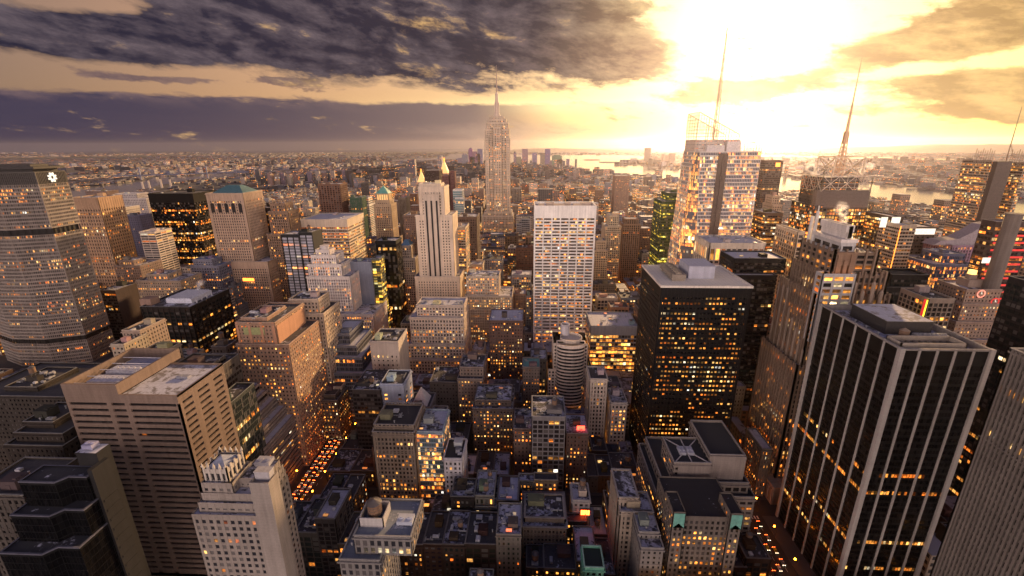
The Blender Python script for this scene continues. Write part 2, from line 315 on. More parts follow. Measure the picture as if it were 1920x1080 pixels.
def facade(Wm, Gm, p0, p1, z0, z1, st, blank=(), gsel={}):
    n = len(p0); H = z1-z0; fl = st['fl']; nf = max(1, round((H-st.get('tb', 2))/fl)); tb = st.get('tb', 2); fh = max(1.0, (H-tb)/nf); pp, sp, sh, pw = st['pp'], st['sp'], st['sh'], st['pw']
    P = lambda z: lerp(p0, p1, (z-z0)/H)
    pr = st.get('par', 1.1)
    for i in range(n):
        j = (i+1) % n
        a0, b0, a1, b1 = Vector(p0[i]), Vector(p0[j]), Vector(p1[i]), Vector(p1[j])
        L = max((b0-a0).length, (b1-a1).length)
        if L < 0.3: continue
        d = (b0-a0).normalized() if (b0-a0).length > (b1-a1).length else (b1-a1).normalized(); nn_ = Vector((d.y, -d.x)); nb = max(1, round(L/st['bay'])); SIDE[0] += 53.0; s0 = SIDE[0]
        if i in blank:
            o = nn_*(max(pp, sp)); Wm.face([(*(a0+o), z0), (*(b0+o), z0), (*(b1+o), z1+pr), (*(a1+o), z1+pr)]); 
            Wm.face([(*(a0+o), z0), (*(a1+o), z1+pr), (*a1, z1+pr), (*a0, z0)]); Wm.face([(*b0, z0), (*b1, z1+pr), (*(b1+o), z1+pr), (*(b0+o), z0)])
            Wm.face([(*(a1+o), z1+pr), (*(b1+o), z1+pr), (*b1, z1+pr), (*a1, z1+pr)])
            continue
        gsel.get(i, Gm).face([(*a0, z0), (*b0, z0), (*b1, z1), (*a1, z1)], [(s0, 0), (s0+nb, 0), (s0+nb, nf+tb/fh), (s0, nf+tb/fh)])
        if pw > 0:
            for k in range(nb+1):
                end = k == 0 or k == nb; w = st['cw'] if end else pw
                if w <= 0: continue
                if k == 0: t0, t1 = -pp, w/2
                elif k == nb: t0, t1 = L-w/2, L+pp
                else: t0, t1 = L*k/nb-w/2, L*k/nb+w/2
                q = nn_*pp; top = z1+st.get('ptop', pr*(1.0 if end else .6))
                def pt(t, base0, base1): return base0+(base1-base0)*(t/L)
                A0, B0, A1, B1 = pt(t0, a0, b0), pt(t1, a0, b0), pt(t0, a1, b1), pt(t1, a1, b1)
                Wm.face([(*(A0+q), z0), (*(B0+q), z0), (*(B1+q), top), (*(A1+q), top)])
                Wm.face([(*A0, z0), (*(A0+q), z0), (*(A1+q), top), (*A1, top)]); Wm.face([(*(B0+q), z0), (*B0, z0), (*B1, top), (*(B1+q), top)])
                Wm.face([(*(A1+q), top), (*(B1+q), top), (*B1, top), (*A1, top)])
        lev = [(z0+k*fh, z0+k*fh+sh) for k in range(nf)] if sh > 0 else []
        lev += [(z1-tb, z1+pr)]
        for za, zb in lev:
            r0, r1 = off(P(za), sp), off(P(min(zb, z1)), sp); c1 = P(min(zb, z1))
            Wm.face([(*r0[i], za), (*r0[j], za), (*r1[j], zb), (*r1[i], zb)]); Wm.face([(*r1[i], zb), (*r1[j], zb), (*c1[j], zb), (*c1[i], zb)])
        if st.get('cor') and n == 4:
            cr = [(z1-.9, z1-.1, st['cor'])]+([(z0+H*t_, z0+H*t_+.55, max(pp, sp)+.12) for t_ in (.22, .78)] if H > 24 else [])
            for za, zb, o_ in cr:
                r0, r1, c1 = off(P(za), o_), off(P(zb), o_), off(P(zb), sp); rb = off(P(za), sp)
                Wm.face([(*r0[i], za), (*r0[j], za), (*r1[j], zb), (*r1[i], zb)]); Wm.face([(*r1[i], zb), (*r1[j], zb), (*c1[j], zb), (*c1[i], zb)]); Wm.face([(*rb[i], za), (*rb[j], za), (*r0[j], za), (*r0[i], za)])
        # inside of the parapet
        c1 = p1; Wm.face([(*c1[j], z1), (*c1[i], z1), (*c1[i], z1+pr), (*c1[j], z1+pr)])
PROPS = dict(lit=0.2, bright=1.0, snow=0.5, own=0.0, blinds=0.6)
def obj(name, mb, mat, parent, col=(1, 1, 1), **pr):
    org = tuple(parent.location) if parent else (0, 0, 0)
    me = mb.mesh(name, mat if isinstance(mat, (list, tuple)) else [mat], org); o = bpy.data.objects.new(name, me); C.objects.link(o); o.parent = parent; o.color = (*col, 1)
    for k, v in pr.items(): o[k] = v
    return o
def tag(o, label, cat, group=None, kind=None):
    if label: o['label'] = label
    if cat: o['category'] = cat
    if group: o['group'] = group
    if kind: o['kind'] = kind
    return o
def root(name, label, cat, loc, group=None):
    o = bpy.data.objects.new(name, None); C.objects.link(o); o.location = loc; o.empty_display_size = 5; return tag(o, label, cat, group)
def inst(name, me, parent, loc, scale=(1, 1, 1), rz=0, col=(1, 1, 1), **pr):
    o = bpy.data.objects.new(name, me); C.objects.link(o); o.parent = parent
    o.location = Vector(loc)-(parent.location if parent else Vector()); o.scale = scale; o.rotation_euler.z = rz; o.color = (*col, 1)
    for k, v in pr.items(): o[k] = v
    return o
# ---- roof furniture meshes (shared)
def roof_meshes():
    b = MB()                                              # stair bulkhead: walls, coping, door, sloped cap
    b.box(-.5, .5, -.5, .5, 0, .9); b.box(-.54, .54, -.54, .54, .9, 1.0); b.box(-.12, .12, -.53, -.49, 0, .62); b.box(.2, .42, -.3, .1, 1.0, 1.12)
    bulk = b.mesh('bulkhead', [WALL])
    b = MB()                                              # air handler with fan rings and legs
    b.box(-.5, .5, -.5, .5, .15, .85)
    for fx in (-.25, .25):
        b.prism(circ(fx, 0, .19, 12), .85, 1.0); b.prism(circ(fx, 0, .07, 8), 1.0, 1.04)
    for fx in (-.42, .42):
        for fy in (-.42, .42): b.box(fx-.05, fx+.05, fy-.05, fy+.05, 0, .15)
    for k in range(4): b.box(-.45, .45, -.52, -.5, .22+k*.15, .30+k*.15)
    ac = b.mesh('air_conditioner', [METAL])
    b = MB()                                              # wooden water tank
    for t in range(4): b.bar((.8*math.cos(t*1.57+.78), .8*math.sin(t*1.57+.78), 0), (.8*math.cos(t*1.57+.78), .8*math.sin(t*1.57+.78), 1.3), .09, 1)
    b.prism(circ(0, 0, 1.12, 14), 1.3, 1.42, 1, True); b.prism(circ(0, 0, 1.0, 14), 1.42, 3.3, 0)
    for k in range(3): b.prism(circ(0, 0, 1.03, 14), 1.7+k*.55, 1.76+k*.55, 1, True)
    b.cone(circ(0, 0, 1.1, 14), 3.3, (0, 0, 4.0), 1)
    tank = b.mesh('water_tank', [WOOD, METAL])
    b = MB(); b.prism(circ(0, 0, .3, 8), 0, 1.2); b.prism(circ(0, 0, .42, 8), 1.2, 1.45, 0, True); b.cone(circ(0, 0, .42, 8), 1.45, (0, 0, 1.7)); vent = b.mesh('vent_pipe', [METAL])
    b = MB(); b.box(-.5, .5, -.06, .06, .2, .7); b.box(-.5, -.38, -.3, .3, .2, .7); b.box(.1, .22, -.06, .4, .2, .7)
    for t in (-.4, 0, .4): b.box(t-.03, t+.03, -.04, .04, 0, .2)
    duct = b.mesh('roof_duct', [METAL])
    b = MB(); b.box(-.5, .5, -.5, .5, 0, .35); a_, c_ = rect(-.46, .46, -.46, .46), rect(-.46, .46, -.02, .02); b.prism(a_, .35, .8, 1, p1=c_)
    for t in (-.3, 0, .3): b.box(t-.03, t+.03, -.48, .48, .35, .5)
    sky_ = b.mesh('skylight', [METAL, GLASS])
    b = MB(); b.bar((0, 0, 0), (0, 0, 6), .09, n=5, r2=.04)
    for h_ in (3.2, 4.2, 5.2): b.bar((-.7, 0, h_), (.7, 0, h_), .04)
    b.bar((0, 0, 2.4), (1.2, 1.0, 0), .03); b.bar((0, 0, 2.4), (-1.2, 1.0, 0), .03); ant = b.mesh('roof_antenna', [METAL])
    b = MB(); b.bar((-.5, -.04, .25), (.5, -.04, .25), .05, n=6); b.bar((-.5, .05, .32), (.5, .05, .32), .035, n=6); b.bar((.1, -.04, .25), (.1, .5, .25), .05, n=6)
    for t in (-.45, -.15, .15, .45): b.box(t-.012, t+.012, -.08, .08, 0, .25)
    pipe = b.mesh('pipe_run', [METAL])
    return bulk, ac, tank, vent, duct, sky_, ant, pipe
BULK, AC, TANK, VENT, DUCT, SKYL, ANT, PIPE = roof_meshes()
def clutter(r, x0, x1, y0, y1, z, wall, dens=1.0, tank=.5, rng=random):
    w, d = x1-x0, y1-y0
    if w < 7 or d < 7: return
    bw, bd = min(w*.45, rng.uniform(5, 11)), min(d*.4, rng.uniform(4, 8))
    bx, by = rng.uniform(x0+bw/2+1, x1-bw/2-1), rng.uniform(y0+bd/2+2, y1-bd/2-1); bh = rng.uniform(3, 5.5)
    inst('bulkhead', BULK, r, (bx, by, z), (bw, bd, bh), 0, [c*rng.uniform(.7, 1.1) for c in wall])
    if rng.random() < tank: 
        s = rng.uniform(1.5, 2.1); on = rng.random() < .5
        inst('water_tank', TANK, r, (bx, by, z+bh) if on else (rng.uniform(x0+3, x1-3), rng.uniform(y0+3, y1-3), z), (s, s, s), rng.random(), (.12, .11, .11))
    for k in range(int(dens*min(9, w*d/70))):
        px, py = rng.uniform(x0+2, x1-2), rng.uniform(y0+2, y1-2)
        if abs(px-bx) < bw/2+1.6 and abs(py-by) < bd/2+1.6: continue
        t = rng.random(); g_ = rng.uniform(.25, .6)
        if t < .12: inst('skylight', SKYL, r, (px, py, z), (rng.uniform(2, 4), rng.uniform(2, 3.5), 1.6), 0, (g_, g_, g_), lit=.5, bright=.6, blinds=.2)
        elif t < .19: inst('roof_antenna', ANT, r, (px, py, z), (1, 1, rng.uniform(.7, 1.3)), rng.random()*3, (.12, .11, .11))
        elif t < .30: inst('pipe_run', PIPE, r, (px, py, z), (min(w*.6, rng.uniform(5, 10)), min(d*.5, rng.uniform(4, 8)), 2), rng.choice((0, 1.57)), (g_*.7, g_*.7, g_*.7))
        elif t < .58: inst('air_conditioner', AC, r, (px, py, z), (rng.uniform(2, 4.5), rng.uniform(1.6, 3), rng.uniform(1.2, 2.4)), rng.choice((0, 1.57)), (g_, g_, g_*1.05))
        elif t < .75: inst('vent_pipe', VENT, r, (px, py, z), (1.2, 1.2, 1.3), 0, (g_, g_, g_))
        else: inst('roof_duct', DUCT, r, (px, py, z), (min(w*.5, rng.uniform(4, 8)), min(d*.4, rng.uniform(3, 6)), 1.6), rng.choice((0, 1.57)), (g_, g_, g_))
def coping(M, p, z, o=.55):
    q0, q1 = off(p, o), off(p, -.35)
    for i in range(len(p)):
        j = (i+1) % len(p); M.face([(*q0[i], z-.1), (*q0[j], z-.1), (*q0[j], z+.16), (*q0[i], z+.16)]); M.face([(*q0[i], z+.16), (*q0[j], z+.16), (*q1[j], z+.16), (*q1[i], z+.16)]); M.face([(*q1[j], z-.1), (*q1[i], z-.1), (*q1[i], z+.16), (*q1[j], z+.16)])
HEROES = []          # (xl, xr, vis, x0, x1, y0, y1) for the filler
def S(x, y): return x, y
def bld(name, label, D, dep, secs, wall=(.36, .28, .21), glass=(.02, .02, .025), st='stone', lit=.2, bright=1.0, vis=None, roofcol=None, snow=.5, clut=1.0, tank=.3, blank=(), wmat=None, cat='building', par=None, blinds=.6, group=None, sil=False, green=0.0):
    """secs: (xl, xr, yt[, dD, dep, ground]) from the photograph's roof line at distance D, or ('w', x0, x1, y0, y1, z0, z1)"""
    s_ = dict(ST[st]) if isinstance(st, str) else dict(ST['stone'], **st)
    if par is not None: s_['par'] = par
    if D < 385: snow = snow*.55-.12
    boxes = []; zprev = 0.0
    for s in secs:
        if s[0] == 'w': boxes.append(tuple(s[1:])); zprev = s[6]; continue
        xl, xr, yt = s[:3]; d = D+(s[3] if len(s) > 3 else 0); dp = s[4] if len(s) > 4 else dep
        (x0, za), (x1, zb) = at(xl, yt, d), at(xr, yt, d); z1 = (za+zb)/2
        if sil: x0 = min(max(x0, at(xl, yt, d+dp)[0]), x1-6)
        z0 = 0.0 if (len(s) > 5 and s[5]) else zprev
        boxes.append((x0, x1, d, d+dp, z0, z1)); zprev = z1
    X0, X1 = min(b[0] for b in boxes), max(b[1] for b in boxes); Y0, Y1 = min(b[2] for b in boxes), max(b[3] for b in boxes)
    r = root(name, label, cat, ((X0+X1)/2, (Y0+Y1)/2, 0), group)
    Wm, Gm, Rm, Cm = MB(), MB(), MB(), MB()
    for k, (x0, x1, y0, y1, z0, z1) in enumerate(boxes):
        p = rect(x0, x1, y0, y1); facade(Wm, Gm, p, p, z0, z1, s_, blank if k == len(boxes)-1 or len(boxes) == 1 else [b for b in blank])
        Rm.face([(*q, z1+.02) for q in p]); coping(Cm, p, z1+max(s_.get('par', 1.1), s_.get('ptop', 0))+.12, max(s_['sp'], s_['pp'])+.08)
    if D < 700: obj('parapet_coping', Cm, WALL, r, tuple(min(.7, c*.7+.16) for c in wall))
    obj('facade', Wm, wmat or WALL, r, wall)
    if Gm.f: obj('glazing', Gm, GLASS, r, glass, lit=lit, bright=bright, blinds=blinds, green=green, rows=.8 if isinstance(st, dict) or st in ('band', 'glass', 'dark', 'fin', 'grid') else .2)
    obj('roof', Rm, ROOF, r, roofcol or (.3, .3, .3), snow=snow, own=1.0 if roofcol else 0.0)
    if clut > 0:
        x0, x1, y0, y1, z0, z1 = boxes[-1]; rg = random.Random(label); clutter(r, x0, x1, y0, y1, z1, wall, clut, tank, rg)
    reserve(X0, X1, Y0, Y1, vis, boxes)
    return r, boxes
def reserve(X0, X1, Y0, Y1, vis=None, boxes=None):
    bx = boxes or [(X0, X1, Y0, Y1, 0, 60)]
    pts = [proj(x, y, b[5]) for b in bx for x in b[:2] for y in b[2:4]]; pts = [p for p in pts if p]
    HEROES.append(dict(x=(X0, X1), y=(Y0, Y1), vis=vis, px=(min(p[0] for p in pts), max(p[0] for p in pts)) if pts else (0, 0), boxes=bx))
# ================================================================ LANDMARK BUILDINGS
GREY = (.27, .25, .245); TAN = (.37, .28, .20); CREAM = (.50, .42, .33); WHITE = (.74, .69, .62); BROWN = (.16, .10, .07); DARK = (.03, .026, .026); PINK = (.42, .30, .24); BRICK = (.25, .13, .085); BLUEG = (.26, .28, .34); LIME = (.44, .40, .35)
# ---- octagonal office slab with the pale emblem
def metlife():
    cx, y0, hw, dp = at(118, 312, 471)[0]-50, 428, 50, 56
    zt = at(118, 312, 471)[1]
    r = root('octagonal_tower', 'huge grey octagonal slab with pale emblem near its dark roof', 'skyscraper', (cx, y0+20, 0))
    poly = [(cx-18, y0), (cx+18, y0), (cx+hw, y0+13), (cx+hw, y0+43), (cx+18, y0+dp), (cx-18, y0+dp), (cx-hw, y0+43), (cx-hw, y0+13)]
    st = dict(bay=1.75, fl=3.75, pw=.62, sh=1.55, pp=.5, sp=.65, cw=1.3, tb=.4, par=0.0)
    Wm, Gm = MB(), MB()
    z1, z2 = at(100, 428, 441)[1], at(160, 628, 441)[1]
    for a, b in ((30, z2-5), (z2, z1-6), (z1, zt-16)): facade(Wm, Gm, poly, poly, a, b, st)
    obj('facade', Wm, WALL, r, (.24, .205, .185)); obj('glazing', Gm, GLASS, r, (.035, .033, .038), lit=.17, bright=.95, blinds=.8, rows=.6)
    B = MB(); q = off(poly, -1.2)
    for a, b in ((z2-5, z2), (z1-6, z1)): B.prism(q, a, b)
    for a, b in ((z2-5, z2), (z1-6, z1)):
        for i in range(8):
            A_, B_ = Vector(poly[i]), Vector(poly[(i+1) % 8])
            for t in range(7):
                c = A_.lerp(B_, t/6*.98+.01); B.prism(circ(c.x, c.y, .5, 4), a, b)
    obj('recessed_belt', B, METAL, r, (.02, .018, .018))
    F = MB(); facade(F, MB(), poly, poly, zt-16, zt-4, dict(bay=1.5, fl=12, pw=.5, sh=0, pp=.6, sp=.5, cw=1.2, tb=.8, par=0)); F.prism(off(poly, -.3), zt-16, zt-4)
    obj('louvre_crown', F, METAL, r, (.10, .09, .085))
    K = MB(); K.prism(off(poly, -4), zt-4, zt-1.2); K.prism(off(poly, 1.2), zt-1.2, zt+1.0); K.prism(off(poly, -9), zt+1.0, zt+3.0); obj('roof', K, METAL, r, (.045, .04, .04))
    P_ = MB(); P_.box(cx-70, cx+70, y0-18, y0+dp+30, 0, 30); Q = MB(); obj('podium', P_, WALL, r, (.08, .07, .065))
    # emblem: ring of eight petals on the chamfered end
    a, b = Vector(poly[2]), Vector(poly[3]); m = a.lerp(b, .5); d = (b-a).normalized(); nn_ = Vector((d.y, -d.x)); E_ = MB()
    for k in range(4):
        t0 = math.radians(45+90*k)
        for s in (-1, 1):
            t = t0+s*.42; c = (math.cos(t)*2.9, math.sin(t)*3.3); u = []
            for w in range(10):
                p = 2*math.pi*w/10; e = (1.75*math.cos(p), 1.05*math.sin(p)); u.append((c[0]+e[0]*math.cos(t)-e[1]*math.sin(t), c[1]+e[0]*math.sin(t)+e[1]*math.cos(t)))
            F0 = [(*(m+d*x+nn_*1.25), zt-10+z) for x, z in u]; E_.face(F0)
            for w in range(10):
                x0, z0 = u[w]; x1, zz = u[(w+1) % 10]; E_.face([(*(m+d*x0+nn_*.6), zt-10+z0), (*(m+d*x1+nn_*.6), zt-10+zz), (*(m+d*x1+nn_*1.25), zt-10+zz), (*(m+d*x0+nn_*1.25), zt-10+z0)])
    obj('emblem', E_, WHITEL, r); reserve(cx-hw-20, cx+hw+12, y0-18, y0+70, 690)
metlife()
# ---- tall Art Deco tower with mast on the axis
def empire():
    D = 1235; g = lambda px, py: at(px, py, D)
    r = root('art_deco_skyscraper', 'tallest Art Deco tower with stepped crown and needle mast rising above the skyline', 'skyscraper', (g(932, 300)[0], D+30, 0))
    st = dict(bay=3.9, fl=4.3, pw=2.2, sh=1.9, pp=.5, sp=.25, cw=3.6, tb=4, par=.8); Wm, Gm, Rm = MB(), MB(), MB()
    secs = [(904, 962, 405, -6, 70, 0), (907, 959, 398, -3, 62, 0), (910, 954.5, 243, 0, 46, 0), (912.5, 952.5, 230, 2, 42, 1), (916, 948.5, 223.5, 6, 34, 1), (919.5, 944, 218, 10, 26, 1)]
    z = 0
    for xl, xr, yt, dd, dp, stack in secs:
        x0, x1, z1 = at(xl, yt, D+dd)[0], at(xr, yt, D+dd)[0], at((xl+xr)/2, yt, D+dd)[1]; p = rect(x0, x1, D+dd, D+dd+dp)
        facade(Wm, Gm, p, p, z if stack else 0, z1, st); Rm.face([(*q, z1+.05) for q in p]); z = z1
        # projecting centre wing with vertical emphasis
        if not stack and yt < 300:
            cx = (x0+x1)/2; p = rect(cx-11, cx+11, D+dd-2.4, D+dd+2); facade(Wm, Gm, p, p, 0, z1+6, dict(st, pw=2.4, bay=4.4))
            for s in (-1, 1):
                c2 = cx+s*27.5; p = rect(c2-5, c2+5, D+dd-1.6, D+dd+2); facade(Wm, Gm, p, p, 0, z1-22, st)
    obj('facade', Wm, WALL, r, (.60, .49, .38)); obj('glazing', Gm, GLASS, r, (.035, .029, .026), lit=.42, bright=.9, blinds=.6); obj('roof', Rm, ROOF, r, snow=.6, own=0.0)
    cx = g(930.5, 210)[0]; cy = D+24; M = MB(); zm = g(930, 186)[1]; zb = g(930, 176)[1]
    for rr, a, b in ((9.8, z, z+4), (7.6, z+4, z+8)): M.prism(circ(cx, cy, rr, 8, .39), a, b)
    M.prism(circ(cx, cy, 5.2, 12), z+8, zb, p1=circ(cx, cy, 4.0, 12))
    for k in range(4):
        t = k*math.pi/2; M.prism([(cx+math.cos(t)*6.0-math.sin(t)*s*1.5-(math.cos(t)*4 if e else 0), cy+math.sin(t)*6.0+math.cos(t)*s*1.5-(math.sin(t)*4 if e else 0)) for s, e in ((-1, 0), (1, 0), (1, 1), (-1, 1))], z+8, zb-18)
    M.prism(circ(cx, cy, 4.8, 12), zb, zb+2); M.prism(circ(cx, cy, 4.0, 12), zb+2, zb+6, p1=circ(cx, cy, 2.4, 12)); obj('mooring_mast', M, METAL, r, (.62, .5, .4))
    A = MB(); zt = g(929, 119)[1]; A.bar((cx, cy, zb+5), (cx, cy, zb+34), 1.5, n=8, r2=1.3); A.bar((cx, cy, zb+34), (cx, cy, zb+36), 2.0, n=8); A.bar((cx, cy, zb+36), (cx, cy, zt-20), 1.0, n=6, r2=.8); A.bar((cx, cy, zt-20), (cx, cy, zt), .55, n=6, r2=.35); a_ = obj('antenna', A, METAL, r, (.4, .28, .24))
    l = MB(); l.prism(circ(cx, cy, .9, 8), zt, zt+1.8); b = obj('beacon', l, REDL, a_); b.location = r.location-r.location; b.parent = a_
    reserve(cx-50, cx+50, D-8, D+70, 436)
empire()
# ---- white sloping slab with horizontal ribbon windows
def grace():
    D = 548; x0, z1 = at(1003, 388, D); x1, _ = at(1117, 388, D); dp = 42
    r = root('white_slab_tower', 'bright white travertine slab with seven bays of ribbon windows and curved foot', 'skyscraper', ((x0+x1)/2, D+20, 0))
    Wm, Gm = MB(), MB(); nb, fl, tb = 7, 3.95, 13.5; nf = int((z1-tb-4)/fl)
    fy = lambda z: D-26*max(0, 1-z/85.0)**2.2
    w = (x1-x0)/nb
    for k in range(nf+1):
        za = z1-tb-k*fl; zc = za-fl; zm = za-fl*.54
        ya, ym, yc = fy(za), fy(zm), fy(max(zc, 0))
        Gm.face([(x0, ym+.7, zm), (x1, ym+.7, zm), (x1, ya+.7, za), (x0, ya+.7, za)], [(0, -k), (nb*4, -k), (nb*4, 1-k), (0, 1-k)])
        for s in range(nb): pass
        Wm.face([(x0, yc, zc), (x1, yc, zc), (x1, ym, zm), (x0, ym, zm)]); Wm.face([(x0, ym, zm), (x1, ym, zm), (x1, ym+.7, zm), (x0, ym+.7, zm)])
        Wm.face([(x0, ya+.7, za), (x1, ya+.7, za), (x1, ya, za), (x0, ya, za)])
        for s in range(nb+1):
            c = x0+s*w; h = .75 if 0 < s < nb else 1.0
            for e in (0,): Wm.face([(c-h, ym-.15, zm), (c+h, ym-.15, zm), (c+h, ya-.15, za), (c-h, ya-.15, za)]); Wm.face([(c-h, yc-.15, zc), (c+h, yc-.15, zc), (c+h, ym-.15, zm), (c-h, ym-.15, zm)])
            Wm.face([(c-h, ym+.7, zm), (c-h, ym-.15, zm), (c-h, ya-.15, za), (c-h, ya+.7, za)]); Wm.face([(c+h, ym-.15, zm), (c+h, ym+.7, zm), (c+h, ya+.7, za), (c+h, ya-.15, za)])
        for xx, s in ((x0-1, 1), (x1+1, -1)):
            q = [(xx, yc-.15, zc), (xx, ya-.15, za), (xx, D+dp, za), (xx, D+dp, zc)]; Wm.face(q if s > 0 else q[::-1])
    Wm.box(x0-1, x1+1, D-.15, D+1.2, z1-tb, z1+1.5); Wm.box(x0-1, x1+1, D+dp-1.2, D+dp, 0, z1+1.5); Wm.box(x0-1, x0+.3, D+1.2, D+dp-1.2, z1-tb, z1+1.5); Wm.box(x1-.3, x1+1, D+1.2, D+dp-1.2, z1-tb, z1+1.5)
    obj('facade', Wm, WALL, r, (.92, .88, .82)); obj('glazing', Gm, GLASS, r, (.10, .07, .05), lit=.34, bright=.7, blinds=.5, rows=.6)
    R = MB(); R.face([(x0, D+1, z1-1.5), (x1, D+1, z1-1.5), (x1, D+dp-1, z1-1.5), (x0, D+dp-1, z1-1.5)]); obj('roof', R, ROOF, r, snow=.7, own=0.0)
    for k in range(6): inst('bulkhead', BULK, r, (x0+8+k*11, D+20+(k % 2)*8, z1-1.5), (7+(k % 3)*3, 8, 2.6+(k % 2)), 0, (.5, .4, .33))
    reserve(x0-2, x1+2, D-27, D+dp, 640)
grace()
# ---- faceted glass tower with slanted screens and spire
def facet():
    D = 548; g = lambda px, py, d=0: at(px, py, D+d)
    xa, xb = g(1284, 420)[0]-3, g(1409, 440)[0]; zr = g(1385, 284)[1]; zl = g(1335, 262)[1]
    r = root('faceted_glass_tower', 'pale faceted glass skyscraper with slanted screen crown, dark vertical slot and spire', 'skyscraper', ((xa+xb)/2, D+25, 0))
    st = dict(bay=1.9, fl=4.25, pw=.22, sh=1.15, pp=.2, sp=.12, cw=.6, tb=1.0, par=.3); Wm, Gm = MB(), MB()
    xs = g(1350, 284)[0]
    # lit chamfer facet opening towards the ground
    p0 = [(xa+30, D), (xb, D), (xb, D+52), (xa-3, D+52), (xa-3, D+22)]; p1 = [(xs-22, D), (xb-3, D), (xb-3, D+48), (xa+8, D+48), (xa+8, D+10)]
    facade(Wm, Gm, p0, p1, 0, zr, st)
    q0 = [(xa+12, D+9), (xs+26, D+11), (xs+26, D+48), (xa+9, D+48), (xa+9, D+12)]
    facade(Wm, Gm, q0, q0, zr, zl, dict(st, sh=3.2))
    obj('facade', Wm, METAL, r, (.70, .62, .55)); obj('glazing', Gm, GLASS, r, (.16, .16, .18), lit=.45, bright=1.1, blinds=.9, rows=.7)
    S_ = MB(); sl = g(1348, 284)[0], g(1366, 284)[0]; S_.box(sl[0], sl[1], D-.9, D+.4, 0, zr-2)
    for k in range(int(zr/4.25)): S_.box(sl[0]+1, sl[1]-1, D-1.5, D-.9, k*4.25, k*4.25+.6)
    S_.box((sl[0]+sl[1])/2-.4, (sl[0]+sl[1])/2+.4, D-1.9, D-.9, 0, zr-2); obj('dark_slot', S_, METAL, r, (.15, .11, .085))
    Z = MB(); Z.face([(x, y, zr+.05) for x, y in p1]); obj('roof', Z, ROOF, r, snow=.8, own=0.0)
    # slanted screens: lattice of thin bars with glass panels
    T = MB(); Gs = MB(); za, zb = g(1312, 210, 9)[1], g(1386, 252, 9)[1]; x0, x1 = g(1311, 215, 9)[0], g(1386, 254, 9)[0]
    for fy in (D+8.5, D+47):
        for k in range(17):
            t = k/16; x = x0+(x1-x0)*t; T.bar((x, fy, zr), (x, fy, za+(zb-za)*t), .28 if k % 4 else .5)
        for k in range(9):
            zc = zl+(za-zl)*k/8; xe = x1 if zc <= zb else x0+(x1-x0)*(za-zc)/(za-zb)
            if xe > x0+.5: T.bar((x0, fy, zc), (xe, fy, zc), .25)
        T.bar((x0, fy, za), (x1, fy, zb), .6)
    for yy in np.linspace(D+8.5, D+47, 12): T.bar((x0, yy, zr), (x0, yy, za), .28); 
    for k in range(9): T.bar((x0, D+8.5, zl+(za-zl)*k/8), (x0, D+47, zl+(za-zl)*k/8), .3)
    x2, x3 = g(1390, 284)[0], xb-3; zc0, zc1 = g(1390, 271)[1], g(1416, 265)[1]
    for k in range(8):
        t = k/7; x = x2+(x3-x2)*t; T.bar((x, D+.2, zr), (x, D+.2, zc0+(zc1-zc0)*t), .3)
    for k in range(4): T.bar((x2, D+.2, zr+(zc0-zr)*k/3), (x3, D+.2, zr+(zc1-zr)*k/3), .3)
    for k in range(8): T.bar((x3, D+k*6.5, zr), (x3, D+k*6.5, zc1), .3)
    T.bar((x3, D, zc1), (x3, D+46, zc1-2), .4); obj('crown_lattice', T, METAL, r, (.7, .55, .42))
    E_ = MB(); E_.box(xs-14, xs+6, D+3, D+10, zr, zr+7); E_.box(xs+8, xs+24, D+3, D+12, zr, zr+11); 
    for k in range(5): E_.box(xs-14+k*4, xs-11.5+k*4, D+2.4, D+3, zr+1, zr+6)
    obj('mechanical_housing', E_, METAL, r, (.72, .66, .62))
    cx, cy = g(1344, 215, 30)[0], D+30; zt = at(1361.5, 52, D+30)[1]; M = MB(); rr = 3.2; z = zr
    segs = 14
    for k in range(segs):
        a, b = z+(zt-z)*k/segs, z+(zt-z)*(k+1)/segs; ra, rb = rr*(1-k/segs)+.35, rr*(1-(k+1)/segs)+.35
        for q in range(3):
            t, t2 = q*2.094, (q+1)*2.094; M.bar((cx+ra*math.cos(t), cy+ra*math.sin(t), a), (cx+rb*math.cos(t), cy+rb*math.sin(t), b), .38)
            M.bar((cx+ra*math.cos(t), cy+ra*math.sin(t), a), (cx+rb*math.cos(t2), cy+rb*math.sin(t2), b), .24); M.bar((cx+ra*math.cos(t), cy+ra*math.sin(t), a), (cx+ra*math.cos(t2), cy+ra*math.sin(t2), a), .24)
    M.bar((cx, cy, zr), (cx, cy, zt), .35); obj('spire', M, METAL, r, (.6, .45, .3)); reserve(xa-6, xb+3, D-2, D+55, 470)
facet()
